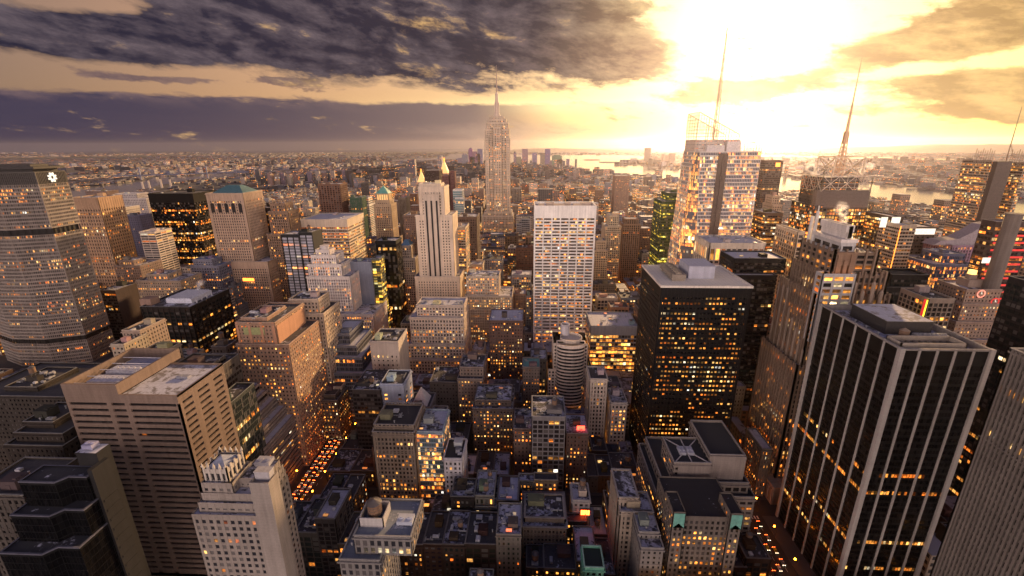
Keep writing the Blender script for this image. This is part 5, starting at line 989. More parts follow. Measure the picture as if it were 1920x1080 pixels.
bld('white_stone_pair', 'cream stone block with stepped top right of the white slab tower', 720, 40, [(1115, 1140, 470), (1118, 1136, 452, 5, 25)], (.55, .46, .37), (.05, .042, .036), 'stone', .2, .9, vis=525)
bld('cream_round_block', 'low cream block with lit yellow top left of the slim brown tower', 800, 40, [(1135, 1165, 425), (1142, 1160, 405, 6, 24)], (.6, .5, .38), (.06, .05, .04), 'stone', .3, .9, vis=480)
bld('white_fin_block', 'low cream block of tall vertical fins with plant on its roof, before the faceted tower', 430, 40, [(1332, 1434, 458)], (.66, .55, .44), (.045, .035, .03), dict(bay=5.2, fl=12.0, pw=1.3, sh=1.0, pp=.9, sp=.5, cw=1.8, tb=4.5), .45, .9, vis=500, snow=.8, clut=2, tank=0)
def orange_logo():
    r, b = bld('dark_sign_tower', 'dark brown tower with small glowing orange square near its top right', 880, 40, [(1416, 1469, 302)], (.13, .085, .065), (.04, .028, .022), 'dark', .28, .8, sil=True, vis=395, clut=0)
    x0, x1, y0, y1, z0, z1 = b[-1]; m = MB(); m.box(x1-13, x1-5, y0-.9, y0-.4, z1-10, z1-3); obj('glowing_square', m, ORANGE, r)
orange_logo()
bld('wedding_cake_block', 'small cream setback block in front of the dark brown sign tower', 700, 30, [(1420, 1468, 397, -2, 34), (1430, 1466, 385), (1436, 1462, 368, 4, 20)], (.6, .46, .34), (.06, .045, .035), 'stone', .15, .8, sil=True, vis=402)
bld('banded_amber_block', 'dark flat roofed block with glowing amber bands right of the faceted tower', 620, 44, [(1406, 1468, 401)], (.14, .095, .07), (.03, .022, .018), 'band', .5, .9, sil=True, vis=455, clut=.3)
bld('lattice_cream_block', 'cream gridded block behind the bundled pier tower', 450, 40, [(1464, 1508, 437)], (.6, .47, .34), (.04, .032, .026), dict(bay=4.2, fl=4.2, pw=1.1, sh=1.2, pp=.7, sp=.4, cw=2, tb=2), .35, .9, sil=True, vis=520, clut=.4)
def billboard_block():
    D = 520; r, b = bld('twin_billboard_block', 'dark block showing two glowing white billboards at its top', D, 44, [(1617, 1694, 408)], (.10, .07, .05), (.03, .022, .018), 'dark', .55, .9, sil=True, vis=500, clut=0)
    for xl, xr in ((1648, 1664), (1668, 1688)):
        a, b1 = at(xl, 425, D)[0], at(xr, 408, D)[0]; zt, zb = at(xl, 407, D)[1], at(xl, 426, D)[1]; m = MB(); m.box(a, b1, D-.9, D-.5, zb, zt); o = obj('billboard', m, WHITEL, r)
        m = MB()
        for k in range(7): m.box(a+1, b1-1, D-1.0, D-.9, zb+1+k*(zt-zb-2)/7, zb+1.5+k*(zt-zb-2)/7)
        obj('billboard_lettering', m, plain('billboard_ink', (.3, .22, .12)), o); bpy.data.objects[-1] if False else None
billboard_block()
def orange_edge():
    r, b = bld('orange_edged_slab', 'banded slab outlined by an orange light strip', 500, 30, [(1690, 1718, 424)], (.5, .4, .3), (.04, .03, .024), 'band', .4, .95, vis=520, clut=0)
    x0, x1, y0, y1, z0, z1 = b[-1]; m = MB(); m.box(x0-.9, x0-.4, y0-.8, y0-.3, 40, z1); obj('light_strip', m, ORANGE, r)
orange_edge()
def white_screen():
    D = 560; r, b = bld('white_screen_tower', 'dark tower with one broad white lit panel at its top', D, 30, [(1714, 1756, 427)], (.12, .09, .07), (.03, .024, .02), 'dark', .1, .8, vis=470, clut=0)
    x0, x1, y0, y1, z0, z1 = b[-1]; m = MB(); m.box(x0+2, x1-1, y0-.8, y0-.3, z1-8, z1-1); obj('lit_panel', m, WHITEL, r)
white_screen()
bld('blue_glass_block', 'blue grey glass block with long roof plant below the white panel tower', 470, 44, [(1752, 1828, 498), (1768, 1810, 478, 10, 26)], (.13, .14, .22), (.05, .055, .09), 'glass', .55, .9, vis=580, clut=.6, tank=0)
def purple_hotel():
    r, b = bld('purple_hotel_slab', 'purple tinted ribbed hotel slab with sweeping white wing roof', 520, 36, [(1785, 1862, 462)], (.34, .22, .30), (.06, .04, .06), dict(bay=3.2, fl=3.5, pw=1.2, sh=1.2, pp=.8, sp=.3, cw=2, tb=1), .2, .8, vis=550, clut=0)
    x0, x1, y0, y1, z0, z1 = b[-1]; m = MB(); pts = [(x0-16, 0), (x0-8, 5), (x0+10, 7), (x0+22, 14), (x0+34, 23), (x1+1, 25), (x1+2, 0)]
    A = [(x, y0+6, z1+z) for x, z in pts]; B = [(x, y0+22, z1+z) for x, z in pts]; m.face(A); m.face(B[::-1])
    for i in range(len(A)): j = (i+1) % len(A); m.face([A[j], A[i], B[i], B[j]])
    obj('wing_roof', m, METAL, r, (.34, .29, .31)); m = MB()
    for k in (-7, -3): m.box(x1+k-.6, x1+k+.6, y0-2.6, y0-.9, 0, z1-4)
    obj('white_stripe', m, WALL, r, (.8, .76, .76))
purple_hotel()
def screen_tower():
    D = 760; r, b = bld('rod_screen_tower', 'tall banded tower whose ceramic rod screens rise above the roof, thin mast', D, 50, [(1822, 1868, 302), (1880, 1930, 306, 0, 50, 1)], (.46, .36, .27), (.08, .06, .045), dict(bay=2.6, fl=4.2, pw=.15, sh=1.9, pp=.2, sp=.35, cw=.6, tb=1), .5, .9, sil=True, vis=440, clut=0)
    g = lambda px, py, d=0: at(px, py, D+d); m = MB(); xa, xb = g(1862, 302)[0], g(1890, 302)[0]; m.box(xa, xb, D-8, D+46, 0, g(1880, 300)[1]-2)
    for k in range(50): m.box(xa-.15, xb+.15, D-8.3, D-8, k*4.4, k*4.4+1.2)
    obj('dark_centre_shaft', m, METAL, r, (.12, .09, .075)); T = MB()
    for xl, xr, yt in ((1826, 1860, 282), (1893, 1930, 284)):
        x0, x1 = g(xl, 300)[0], g(xr, 300)[0]; zb = g(xl, 303)[1]; zt = g(xl, yt)[1]
        for k in range(9): T.bar((x0+(x1-x0)*k/8, D-.4, zb-8), (x0+(x1-x0)*k/8, D-.4, zt+(3 if k % 3 == 0 else 0)), .35)
        for k in range(6): T.bar((x0, D-.4, zb+(zt-zb)*k/6), (x1, D-.4, zb+(zt-zb)*k/6), .22)
        obj('rod_screen', T, METAL, r, (.3, .22, .16)); T = MB()
    M = MB(); x, zt = g(1911, 200, 20); x0, zb = g(1887, 300, 20); M.bar((x0, D+20, zb-6), (x0+ (x-x0)*.25, D+20, zt), 1.0, n=8, r2=.3); M.bar((x0+10, D+20, zb), (x0+1, D+20, zb+22), .4); obj('mast', M, METAL, r, (.35, .25, .18))
screen_tower()
def red_stripes():
    D = 415; r, b = bld('red_neon_hotel', 'dark building glowing with red neon bands behind a tall grey column', D, 13, [(1868, 1940, 418)], (.09, .06, .055), (.03, .018, .018), dict(bay=3, fl=4.6, pw=.2, sh=2, pp=.2, sp=.3, cw=.6, tb=4), .35, .8, vis=640, clut=0)
    x0, x1, y0, y1, z0, z1 = b[-1]; m = MB()
    for k in range(16): m.box(x0+2, x1-1, y0-.8, y0-.35, z1-12-k*6.5, z1-10.4-k*6.5)
    obj('neon_band', m, NEON, r); m = MB(); xa, za = at(1893, 430, D-14); m.bar((xa, D-14, 0), (xa, D-14, za+12), 5.5, n=14); m.prism(circ(xa, D-14, 6.2, 14), za+12, za+13.5); obj('grey_column', m, WALL, r, (.2, .165, .145)); m = MB(); m.box(x0-3, x0+8, y0-1.4, y0-.9, z1-36, z1-31); obj('lit_sign_bar', m, WHITEL, r)
red_stripes()
def clock_tower():
    D = 395; g = lambda px, py, d=0: at(px, py, D+d)
    r, b = bld('stepped_clock_tower', 'stepped brown tower with two red ringed clock faces', D, 30, [(1775, 1922, 680, -20, 66), (1783, 1912, 640, -14, 56), (1792, 1900, 606, -8, 46), (1804, 1888, 572, -4, 38), (1812, 1878, 545)], (.38, .27, .21), (.035, .026, .024), 'brick', .34, .9, vis=700, clut=0)
    x0, x1, y0, y1, z0, z1 = b[-1]
    for px, py, red in ((1840, 551, 0), (1866, 566, 1)):
        x, z = g(px, py, -1.0 if red == 0 else -1.0); m = MB(); c = [(x+3.6*math.cos(t), z+3.6*math.sin(t)) for t in np.linspace(0, 2*math.pi, 24, endpoint=False)]; c2 = [(x+2.6*math.cos(t), z+2.6*math.sin(t)) for t in np.linspace(0, 2*math.pi, 24, endpoint=False)]; yy = D-1.0
        for i in range(24): j = (i+1) % 24; m.face([(c[i][0], yy, c[i][1]), (c2[i][0], yy, c2[i][1]), (c2[j][0], yy, c2[j][1]), (c[j][0], yy, c[j][1])][::-1])
        ring = obj('clock_ring', m, NEON if red else emit('rose_glow', (1, .3, .2), 1.0), r); m = MB(); m.face([(q[0], yy+.1, q[1]) for q in c2]); m2 = obj('clock_face', m, WALL, ring, (.2, .15, .13)); m2.location = (0, 0, 0)
        m2.parent = ring; h = MB(); h.box(x-.2, x+.2, yy-.1, yy, z, z+2.2); h.box(x-.2, x+1.2, yy-.1, yy, z-.2, z+.2); q = obj('clock_hands', h, WHITEL, r)
        ring.location = (0, 0, 0)
    m = MB(); cx, cy = (x0+x1)/2, (y0+y1)/2; m.prism(rect(cx-6, cx+6, cy-6, cy+6), z1, z1+7); m.prism(circ(cx, cy, 4, 10), z1+7, z1+11); obj('lantern_base', m, WALL, r, (.36, .27, .22)); m = MB(); m.prism(circ(cx, cy, 3.0, 14), z1+11, z1+14.5); obj('glowing_globe', m, emit('globe_glow', (1, .5, .12), 2.2), r)
clock_tower()
bld('open_top_black_box', 'black block crowned by an open white rimmed box', 420, 34, [(1655, 1746, 543), (1672, 1741, 519, 6, 22)], (.018, .0145, .0135), (.010, .015, .014), 'dark', .02, .7, vis=600, roofcol=(.03, .03, .03), snow=-.6, clut=0, par=2.2)
def yellow_sign_block():
    r, b = bld('yellow_sign_block', 'block with snowy roof, blue screen and yellow sign band behind the pilaster tower', 430, 36, [(1600, 1660, 553)], (.34, .29, .26), (.03, .025, .022), dict(bay=4, fl=5, pw=1, sh=2.2, pp=.3, sp=.3, cw=1.6, tb=3), .2, .9, vis=590, snow=1.0, clut=.3, tank=0)
    x0, x1, y0, y1, z0, z1 = b[-1]; m = MB(); m.box(x0+9, x1-1, y0-.9, y0-.4, z1-14, z1-11); obj('yellow_sign', m, YELL, r); m = MB(); m.box(x0+10, x0+19, y0+14, y0+14.6, z1+2, z1+9); m.box(x0+14, x0+15, y0+14.6, y0+15.4, z1, z1+8); obj('blue_screen', m, BLUEL, r)
yellow_sign_block()
def neon_edge():
    r, b = bld('neon_edged_grid', 'pale gridded block with a yellow and red neon strip on its left corner', 350, 28, [(1742, 1790, 563)], (.44, .35, .28), (.03, .025, .022), 'grid', .25, .9, vis=620, clut=.4)
    x0, x1, y0, y1, z0, z1 = b[-1]; m = MB(); m.box(x0-2.4, x0-1.2, y0-.8, y0+1, z1-30, z1); obj('yellow_strip', m, YELL, r); m = MB(); m.box(x0-3.0, x0-2.4, y0-.8, y0+1, z1-31, z1+.6); obj('red_strip', m, NEON, r)
neon_edge()
bld('dark_speckled_slab', 'dark slab speckled with small lit windows between the pilaster tower and striped slab', 215, 60, [('w', 297, 345, 215, 285, 0, 178)], (.02, .017, .018), (.010, .016, .018), 'dark', .18, .8, vis=760, clut=.3)
def octagon_top():
    x, y = gz(1843, 762, 70); r = root('octagonal_roof_block', 'dark block with pale octagonal drum between the pilaster tower and the striped slab', 'office building', (x, y+10, 0)); Wm, Gm, R, K = MB(), MB(), MB(), MB(); p = rect(x-16, x+22, y-14, y+30); facade(Wm, Gm, p, p, 0, 56, ST['dark']); R.face([(*q, 56.05) for q in p])
    obj('facade', Wm, WALL, r, (.06, .055, .055)); obj('glazing', Gm, GLASS, r, (.02, .017, .017), lit=.12, bright=.8, blinds=.1); obj('roof', R, ROOF, r, snow=.3, own=0.0); o, i_ = circ(x, y, 7.5, 8, .39), circ(x, y, 6.5, 8, .39)
    K.prism(circ(x, y, 8.6, 8, .39), 56, 66, top=False, p1=o)
    for k in range(8): j = (k+1) % 8; K.face([(*o[k], 66), (*o[j], 66), (*i_[j], 66), (*i_[k], 66)]); K.face([(*i_[j], 62), (*i_[k], 62), (*i_[k], 66), (*i_[j], 66)])
    K.face([(*q, 62) for q in i_]); obj('octagonal_drum', K, WALL, r, (.6, .6, .66)); inst('air_conditioner', AC, r, (x+12, y+4, 56), (7, 5, 4), .4, (.35, .36, .4)); reserve(x-16, x+22, y-14, y+30, 860)
octagon_top()
# ---------------------------------------------------------------- lower right foreground
def truss_roof_block():
    r, b = bld('truss_roof_block', 'pale blank walled block with trussed open roof well, lower right', 238, 34, [('w', 78, 137, 232, 282, 0, 52), ('w', 82, 134, 236, 280, 52, 59), ('w', 88, 110, 237, 262, 59, 72), ('w', 110, 131, 240, 276, 0, 76)], (.22, .185, .165), (.024, .02, .02), dict(bay=4.6, fl=3.7, pw=1.2, sh=1.9, pp=.2, sp=.25, cw=2, tb=2.2, par=1.5), .30, 1.05, vis=960, roofcol=(.05, .05, .05), snow=-.2, clut=0, blank=())
    m = MB(); m.box(90.5, 110, 236.2, 236.9, 40, 72); m.box(110, 131.5, 238.8, 239.6, 20, 77); obj('blank_wall', m, WALL, r, (.25, .21, .19)); T = MB()
    for a, c in (((89, 238), (109, 261)), ((109, 238), (89, 261)), ((99, 238), (99, 261))): T.bar((*a, 73), (*c, 73), .35)
    obj('roof_truss', T, METAL, r, (.6, .56, .55))
    for k in range(2): inst('air_conditioner', AC, r, (96+k*5, 249, 71.6), (4, 7, 2.6), 0, (.55, .55, .6))
truss_roof_block()
def copper_ears():
    D = 200; r = root('copper_corner_block', 'dark ornate block with green copper panels on two corner pavilions', 'office building', (93, D+17, 0)); g = lambda px, py, d=0: at(px, py, D+d); Wm, Gm, R, K = MB(), MB(), MB(), MB(); st = dict(bay=2.9, fl=3.6, pw=1.3, sh=1.5, pp=.35, sp=.25, cw=2.2, tb=2)
    x0, x1 = g(1258, 992)[0], g(1386, 992)[0]; z1 = g(1320, 975)[1]; p = rect(x0+1, x1-1, D+1.5, D+32); facade(Wm, Gm, p, p, 0, z1, st); R.face([(*q, z1+.05) for q in p]); w = (x1-x0)*.17
    for a, b in ((x0, x0+w), (x1-w, x1)):
        p = rect(a, b, D-1, D+14); facade(Wm, Gm, p, p, 0, z1+5, st); R.face([(*q, z1+5.05) for q in p]); K.face([(a+.2, D-1.75, z1-4), (b-.2, D-1.75, z1-4), (b-.2, D-1.75, z1+5.4), (a+.2, D-1.75, z1+5.4)]); K.face([(b-.2, D-1.75, z1+5.4), (a+.2, D-1.75, z1+5.4), (a+.2, D-1.2, z1-4)][::-1]); cx = (a+b)/2
        K.face([(a+.2, D-1.75, z1-4), (cx, D-1.75, z1-1), (b-.2, D-1.75, z1-4)][::-1])
    obj('facade', Wm, WALL, r, (.15, .125, .11)); obj('glazing', Gm, GLASS, r, (.025, .022, .02), lit=.34, bright=.9, blinds=.3); obj('roof', R, ROOF, r, (.035, .03, .03), snow=.0, own=1.0); obj('copper_panel', K, COPPER, r)
    reserve(x0-3, x1+2, D-4, D+33, 1080)
copper_ears()
bld('slim_brownstone', 'slim tan tower with striped front and white roof, lower right of centre', 222, 24, [(1160, 1196, 935), (1164, 1224, 962, -5, 16, 1)], (.33, .27, .22), (.02, .017, .017), 'deco', .10, 1.0, vis=1060, snow=.95, clut=1.2, tank=0)
def awning():
    x0, z = at(1196, 990, 214); m = MB(); r = root('orange_awning', 'glowing orange lit awning between the slim tan tower and the low snowy roof', 'awning', (x0+3.5, 213.5, z)); 
    for k in range(6): m.prism([(x0+k*1.4, 212.6), (x0+k*1.4+1.2, 212.6), (x0+k*1.4+1.2, 214), (x0+k*1.4, 214)], z-3.2, z+.6, p1=[(x0+k*1.4, 213.4), (x0+k*1.4+1.2, 213.4), (x0+k*1.4+1.2, 214), (x0+k*1.4, 214)])
    obj('awning_panels', m, emit('awning_glow', (1, .16, .02), 1.8, True), r)
awning()
bld('low_snow_roof_strip', 'narrow low building with snowy roof left of the copper cornered block', 196, 26, [(1202, 1244, 1030), (1198, 1236, 1000, 7, 16, 1)], (.2, .18, .17), (.02, .018, .018), 'brick', .15, .9, vis=1080, snow=1.0, clut=1.2)
bld('zigzag_front_block', 'brown block with angled bays and snowy roof patches, bottom centre right', 232, 30, [(980, 1062, 990), (985, 1058, 972, 5, 20)], (.22, .175, .14), (.024, .02, .018), dict(bay=2.4, fl=3.4, pw=1, sh=1.4, pp=1.0, sp=.6, cw=2, tb=1.6), .22, .9, vis=1080, snow=.85, clut=1.5)
bld('white_small_front', 'small white fronted house with red sign beside the dark side street', 250, 16, [(1074, 1106, 940)], (.50, .46, .44), (.02, .02, .02), 'stone', .15, .9, vis=965, snow=.95)
bld('green_skylight_hut', 'dark flat roof with green framed skylight at the bottom edge', 195, 14, [(1096, 1132, 1068)], (.14, .36, .27), (.01, .01, .01), 'stone', .05, .8, vis=1080, roofcol=(.02, .03, .025), snow=-.8, clut=0, par=1.8)
# ================================================================ GROUND, WATER, STREETS
def sheet(name, polys, z, mat, kind='structure'):
    m = MB()
    for p in polys: m.face([(x, y, z) for x, y in p])
    o = obj(name, m, mat, None); o['kind'] = kind; return o
g_, gnt, gb = newmat('urban_ground'); gp = coord(gnt, 'Object'); gn1 = noise(gnt, gp, 0.0012, 6, 0.65); gn2 = noise(gnt, gp, 0.02, 5, 0.7); gn3 = noise(gnt, gp, 0.00025, 4, 0.6)
lk(gnt, mixc(gnt, ((gn2-0.45)*4).clamp(), mixc(gnt, gn1, (0.035, 0.032, 0.035), (0.09, 0.075, 0.07)), mixc(gnt, (gn3*1.4-.2).clamp(), (0.09, 0.085, 0.08), (0.30, 0.28, 0.28))), gb.inputs['Base Color']); gb.inputs['Roughness'].default_value = 0.9
sheet('ground', [circ(0, 0, 30500, 96)], -0.4, g_)
wm, wnt, wb = newmat('river_water'); wp = coord(wnt, 'Object'); wb.inputs['Base Color'].default_value = (0.17, 0.17, 0.19, 1); wb.inputs['Roughness'].default_value = 0.11; wb.inputs['IOR'].default_value = 2.0
wbp = wnt.nodes.new('ShaderNodeBump'); wbp.inputs['Strength'].default_value = 0.04; wbp.inputs['Distance'].default_value = 2.0; lk(wnt, noise(wnt, wp, 0.02, 6, 0.7), wbp.inputs['Height']); wnt.links.new(wbp.outputs[0], wb.inputs['Normal'])
EAST = [(100, 371), (129, 373), (165, 369), (205, 369), (260, 358), (305, 346), (340, 341), (392, 336), (440, 330), (436, 325), (380, 325), (375, 331), (330, 331), (289, 332), (279, 337), (258, 341), (217, 346), (152, 354), (100, 359)]
sheet('river_east', [[gz(*p) for p in EAST]], 0.3, wm)
sheet('inlet', [[gz(*p) for p in [(777, 314), (830, 311), (838, 304), (780, 306)]], [gz(*p) for p in [(700, 304), (850, 299), (880, 294), (870, 288.5), (845, 288.5), (835, 295), (770, 297.5)]]], 0.3, wm)
HUD = [(880, 300), (960, 305), (1010, 309), (1071, 313), (1092, 318), (1114, 326), (1155, 330), (1186, 330), (1241, 333), (1249, 338), (1292, 336), (1350, 345), (1465, 363), (1540, 362), (1625, 369), (1720, 388), (1771, 394), (1840, 404), (2060, 440), (2060, 385), (1920, 377), (1806, 363), (1747, 358), (1628, 344), (1500, 337), (1465, 331), (1380, 324), (1294, 318.6), (1225, 314.5), (1208, 309), (1150, 309), (1160, 303), (1205, 298), (1210, 292), (1150, 291), (1092, 290.2), (1035, 290.6), (960, 289.5), (890, 288)]
sheet('river_west', [[gz(*p) for p in HUD]], 0.3, wm)
sheet('bay_strip', [[gz(*p) for p in [(1400, 293), (1500, 295), (1700, 300), (1785, 301.5), (1790, 298), (1640, 294.6), (1400, 289.5)]]], 0.3, wm)
sheet('sea', [[gz(*p) for p in [(-300, 300), (100, 293), (400, 287.5), (700, 284.8), (960, 284.2), (980, 280.5)]]+[(-1500, 29900), (-12000, 27000), (-22000, 20000)]], 0.3, wm)
isl = plain('island_scrub', (.16, .10, .08), .9, 0, .01, .4)
for k, (a, b, y) in enumerate(((1093, 1127, 300), (1121, 1158, 304.5))):
    (x0, y0), (x1, y1) = gz(a, y), gz(b, y); cx, cy = (x0+x1)/2, (y0+y1)/2; w = abs(x1-x0)/2; m = MB(); p = circ(cx, cy, w, 18, 0, 170); m.prism(p, -.4, 9, p1=[(cx+(u-cx)*.8, cy+(v-cy)*.8) for u, v in p]); o = obj('island', m, isl, None); o['kind'] = 'structure'
def ridge(name, pts, z, depth, col):
    m = MB(); A = []
    for (px, h) in pts: a = math.radians(azel(px, 285)[0]); A.append((math.sin(a), math.cos(a), h))
    for i in range(len(A)-1):
        (s0, c0, h0), (s1, c1, h1) = A[i], A[i+1]
        for (ra, fa), (rb, fb) in (((z, 0), (z+depth*.35, .8)), ((z+depth*.35, .8), (z+depth*.6, 1)), ((z+depth*.6, 1), (z+depth, 0))):
            m.face([(s0*ra, c0*ra, h0*fa-.3), (s1*ra, c1*ra, h1*fa-.3), (s1*rb, c1*rb, h1*fb-.3), (s0*rb, c0*rb, h0*fb-.3)])
    o = obj(name, m, plain(name+'_woods', col, .95, 0, .002, .4), None); o['kind'] = 'structure'
rr = random.Random(3)
ridge('island_hills', [(940, 0)]+[(950+k*13, 118*math.sin(math.pi*min(1, (k+1)/7)*.5)*(1 if k < 6 else max(.05, 1-(k-6)/14))+rr.uniform(-7, 7)) for k in range(21)]+[(1225, 0)], 16500, 5000, (.09, .075, .07))
ridge('west_hills', [(1380, 0)]+[(1400+k*24, 45+min(1, k/15)**2*135+rr.uniform(-10, 10)) for k in range(30)], 17500, 6000, (.09, .07, .06))
ridge('left_hills', [(-200+k*30, 12+rr.uniform(0, 24)) for k in range(16)]+[(290, 0)], 14500, 3000, (.05, .05, .055))
# streets: avenue and cross-street grid
AVE = [-1470, -1241, -1013, -797, -642, -487, -332, -177, 157, 431, 705, 979, 1253, 1527, 1730]; AVH = {-487: 18, -177: 13, 157: 12}
STY = [(49.5-n)*80.5 for n in range(49, 14, -1)]
def sth(y): n = round(49.5-y/80.5); return 14 if n in (42, 34, 23, 14) else 8
sheet('street_asphalt', [[(-1480, 10), (1740, 10), (1740, 2780), (-1480, 2780)]], -0.15, ASPH)
pv = MB(); BLOCKS = []
for i in range(len(AVE)-1):
    xa, xb = AVE[i]+AVH.get(AVE[i], 13), AVE[i+1]-AVH.get(AVE[i+1], 13)
    for j in range(len(STY)-1):
        ya, yb = STY[j]+sth(STY[j]), STY[j+1]-sth(STY[j+1]); BLOCKS.append((xa, xb, ya, yb))
        if abs(xa) < 900 and ya < 1300: pv.box(xa, xb, ya, yb, -.15, 0)
o = obj('pavement', pv, PAVE, None); o['kind'] = 'structure'
mk = MB()
for ax in (-177, 157):
    for lane in (-6.5, -2.2, 2.2, 6.5):
        for k in range(95): mk.face([(ax+lane-.08, 180+k*8, -.14), (ax+lane+.08, 180+k*8, -.14), (ax+lane+.08, 183+k*8, -.14), (ax+lane-.08, 183+k*8, -.14)])
    for y in STY[:14]:
        for k in range(9): mk.face([(ax-9+k*2.1, y-sth(y)-3, -.138), (ax-8+k*2.1, y-sth(y)-3, -.138), (ax-8+k*2.1, y-sth(y), -.138), (ax-9+k*2.1, y-sth(y), -.138)])
o = obj('road_markings', mk, PAINT, None); o['kind'] = 'structure'
# ================================================================ ORDINARY CITY BLOCKS
rng = random.Random(21)
def hits(x0, x1, y0, y1): return any(h['x'][0] < x1+1 and h['x'][1] > x0-1 and h['y'][0] < y1+1 and h['y'][1] > y0-1 for h in HEROES)
def trim(x0, x1, y0, y1):
    for h in HEROES:
        a, b, c, d = h['x'][0]-.8, h['x'][1]+.8, h['y'][0]-.8, h['y'][1]+.8
        if a < x1 and b > x0 and c < y1 and d > y0:
            o = [(x0, min(x1, a), y0, y1), (max(x0, b), x1, y0, y1), (x0, x1, y0, min(y1, c)), (x0, x1, max(y0, d), y1)]
            o = [r for r in o if r[1]-r[0] > 7 and r[3]-r[2] > 7]
            if not o: return None
            x0, x1, y0, y1 = max(o, key=lambda r: (r[1]-r[0])*(r[3]-r[2]))
    return x0, x1, y0, y1
def inpoly(x, y, P_):
    c = False; n = len(P_)
    for i in range(n):
        (x0, y0), (x1, y1) = P_[i], P_[(i+1) % n]
        if (y0 > y) != (y1 > y) and x < (x1-x0)*(y-y0)/(y1-y0)+x0: c = not c
    return c
WAT = [[gz(*p) for p in EAST], [gz(*p) for p in HUD], [gz(*p) for p in [(777, 314), (830, 311), (838, 304), (780, 306)]], [gz(*p) for p in [(700, 304), (850, 299), (880, 294), (870, 288.5), (845, 288.5), (835, 295), (770, 297.5)]], [gz(*p) for p in [(1400, 293), (1500, 295), (1700, 300), (1785, 301.5), (1790, 298), (1640, 294.6), (1400, 289.5)]]]
PARK = (5, 140, 700, 765)
def zone(x, y, r):
    if y < 330 and -165 < x < 145: return r.uniform(18, 42) if r.random() < .8 else r.uniform(42, 58)
    if x > 1000 and y > 500: return r.uniform(8, 22)
    if x < -900 and y > 800: return r.uniform(8, 20)
    if y < 300: return r.uniform(16, 45)
    if y < 800: 
        b = r.uniform(22, 65) if r.random() < .75 else r.uniform(65, 105)
        if x > 900 or x < -1100: b *= .6
        return b
    if y < 1300: return r.uniform(18, 58) if r.random() < .85 else r.uniform(58, 110)
    return r.uniform(14, 44) if r.random() < .9 else r.uniform(44, 95)
def cap(x0, x1, y0, y1, z):
    pa = [proj(x, y, zz) for x in (x0, x1) for y in (y0, y1) for zz in (0, z)]; pa = [p for p in pa if p]
    if not pa: return z
    a, b = min(p[0] for p in pa), max(p[0] for p in pa)
    for h in HEROES:
        if h['vis'] and h['y'][0] > y0 and h['px'][0] < b-2 and h['px'][1] > a+2:
            mid = (max(a, h['px'][0])+min(b, h['px'][1]))/2
            z = min(z, at(mid, h['vis'], y1)[1])
    return z
PAL = [((.34, .25, .18), 'tan'), ((.42, .35, .28), 'cream'), ((.22, .12, .085), 'red brick'), ((.17, .115, .085), 'brown'), ((.27, .25, .24), 'grey'), ((.11, .09, .085), 'dark'), ((.52, .47, .42), 'pale'), ((.30, .19, .13), 'russet'), ((.24, .25, .29), 'slate blue')]
LOTS = []
for xa, xb, ya, yb in BLOCKS:
    for row in (0, 1):
        y0, y1 = (ya+3, (ya+yb)/2-.6) if row == 0 else ((ya+yb)/2+.6, yb-3); x = xa+3
        while x < xb-8:
            w = rng.uniform(9, 20) if ya < 470 else rng.uniform(14, 34) if ya < 900 else rng.uniform(18, 44); x1 = min(x+w, xb-3)
            if xb-3-x1 < 9: x1 = xb-3
            lx0, lx1 = x, x1-.3; x = x1
            cy = (y0+y1)/2; p = proj((lx0+lx1)/2, cy, 30)
            if not p or not (-140 < p[0] < 2060) or p[1] > 1180: continue
            if y0 > 500 and abs(lx0) > 900 and any(inpoly(u, v, w_) for w_ in WAT[:2] for u in (lx0-15, lx1+15) for v in (y0-40, y1)): continue
            if PARK[0] < lx1 and PARK[1] > lx0 and PARK[2] < y1 and PARK[3] > y0: continue
            fit = trim(lx0, lx1, y0, y1)
            if not fit: continue
            lx0, lx1, y0_, y1_ = fit; cy = (y0_+y1_)/2
            z = cap(lx0, lx1, y0_, y1_, zone((lx0+lx1)/2, cy, rng))
            if z < -30: continue
            z = max(z, rng.uniform(9, 15))
            LOTS.append(dict(b=(lx0, lx1, y0_+rng.uniform(0, 1), y1_-rng.uniform(0, min(5, (y1_-y0_)*.15)), z), pal=rng.choice(PAL), seed=rng.random()))
# coarse visibility buffer: which lots show, and how large
RW, RH = 480, 270; buf = np.full((RH, RW), -1, dtype=np.int32)
def hull(pts):
    pts = sorted(set(pts)); 
    def half(ps):
        o = []
        for p in ps:
            while len(o) > 1 and (o[-1][0]-o[-2][0])*(p[1]-o[-2][1])-(o[-1][1]-o[-2][1])*(p[0]-o[-2][0]) <= 0: o.pop()
            o.append(p)
        return o[:-1]
    return half(pts)+half(pts[::-1])
def splat(b, idv):
    x0, x1, y0, y1, z0, z1 = b; ps = [proj(x, y, z) for x in (x0, x1) for y in (y0, y1) for z in (z0, z1)]
    if any(p is None for p in ps): return
    hl = hull([(p[0]/4, p[1]/4) for p in ps]); xs, ys = [p[0] for p in hl], [p[1] for p in hl]
    a, c, d, e = max(0, int(min(xs))), min(RW, int(max(xs))+2), max(0, int(min(ys))), min(RH, int(max(ys))+2)
    if a >= c or d >= e: return
    X_, Y_ = np.meshgrid(np.arange(a, c)+.5, np.arange(d, e)+.5); m = np.ones(X_.shape, bool)
    for i in range(len(hl)):
        p, q = hl[i], hl[(i+1) % len(hl)]; m &= (q[0]-p[0])*(Y_-p[1])-(q[1]-p[1])*(X_-p[0]) >= 0
    buf[d:e, a:c][m] = idv
items = [(l['b'][2], (l['b'][0], l['b'][1], l['b'][2], l['b'][3], 0, l['b'][4]), i) for i, l in enumerate(LOTS)]
for h in HEROES:
    for b in h['boxes']: items.append((b[2], b if len(b) == 6 else b, -2))
items.sort(key=lambda t: -t[0])
for _, b, i in items: splat(b, i)
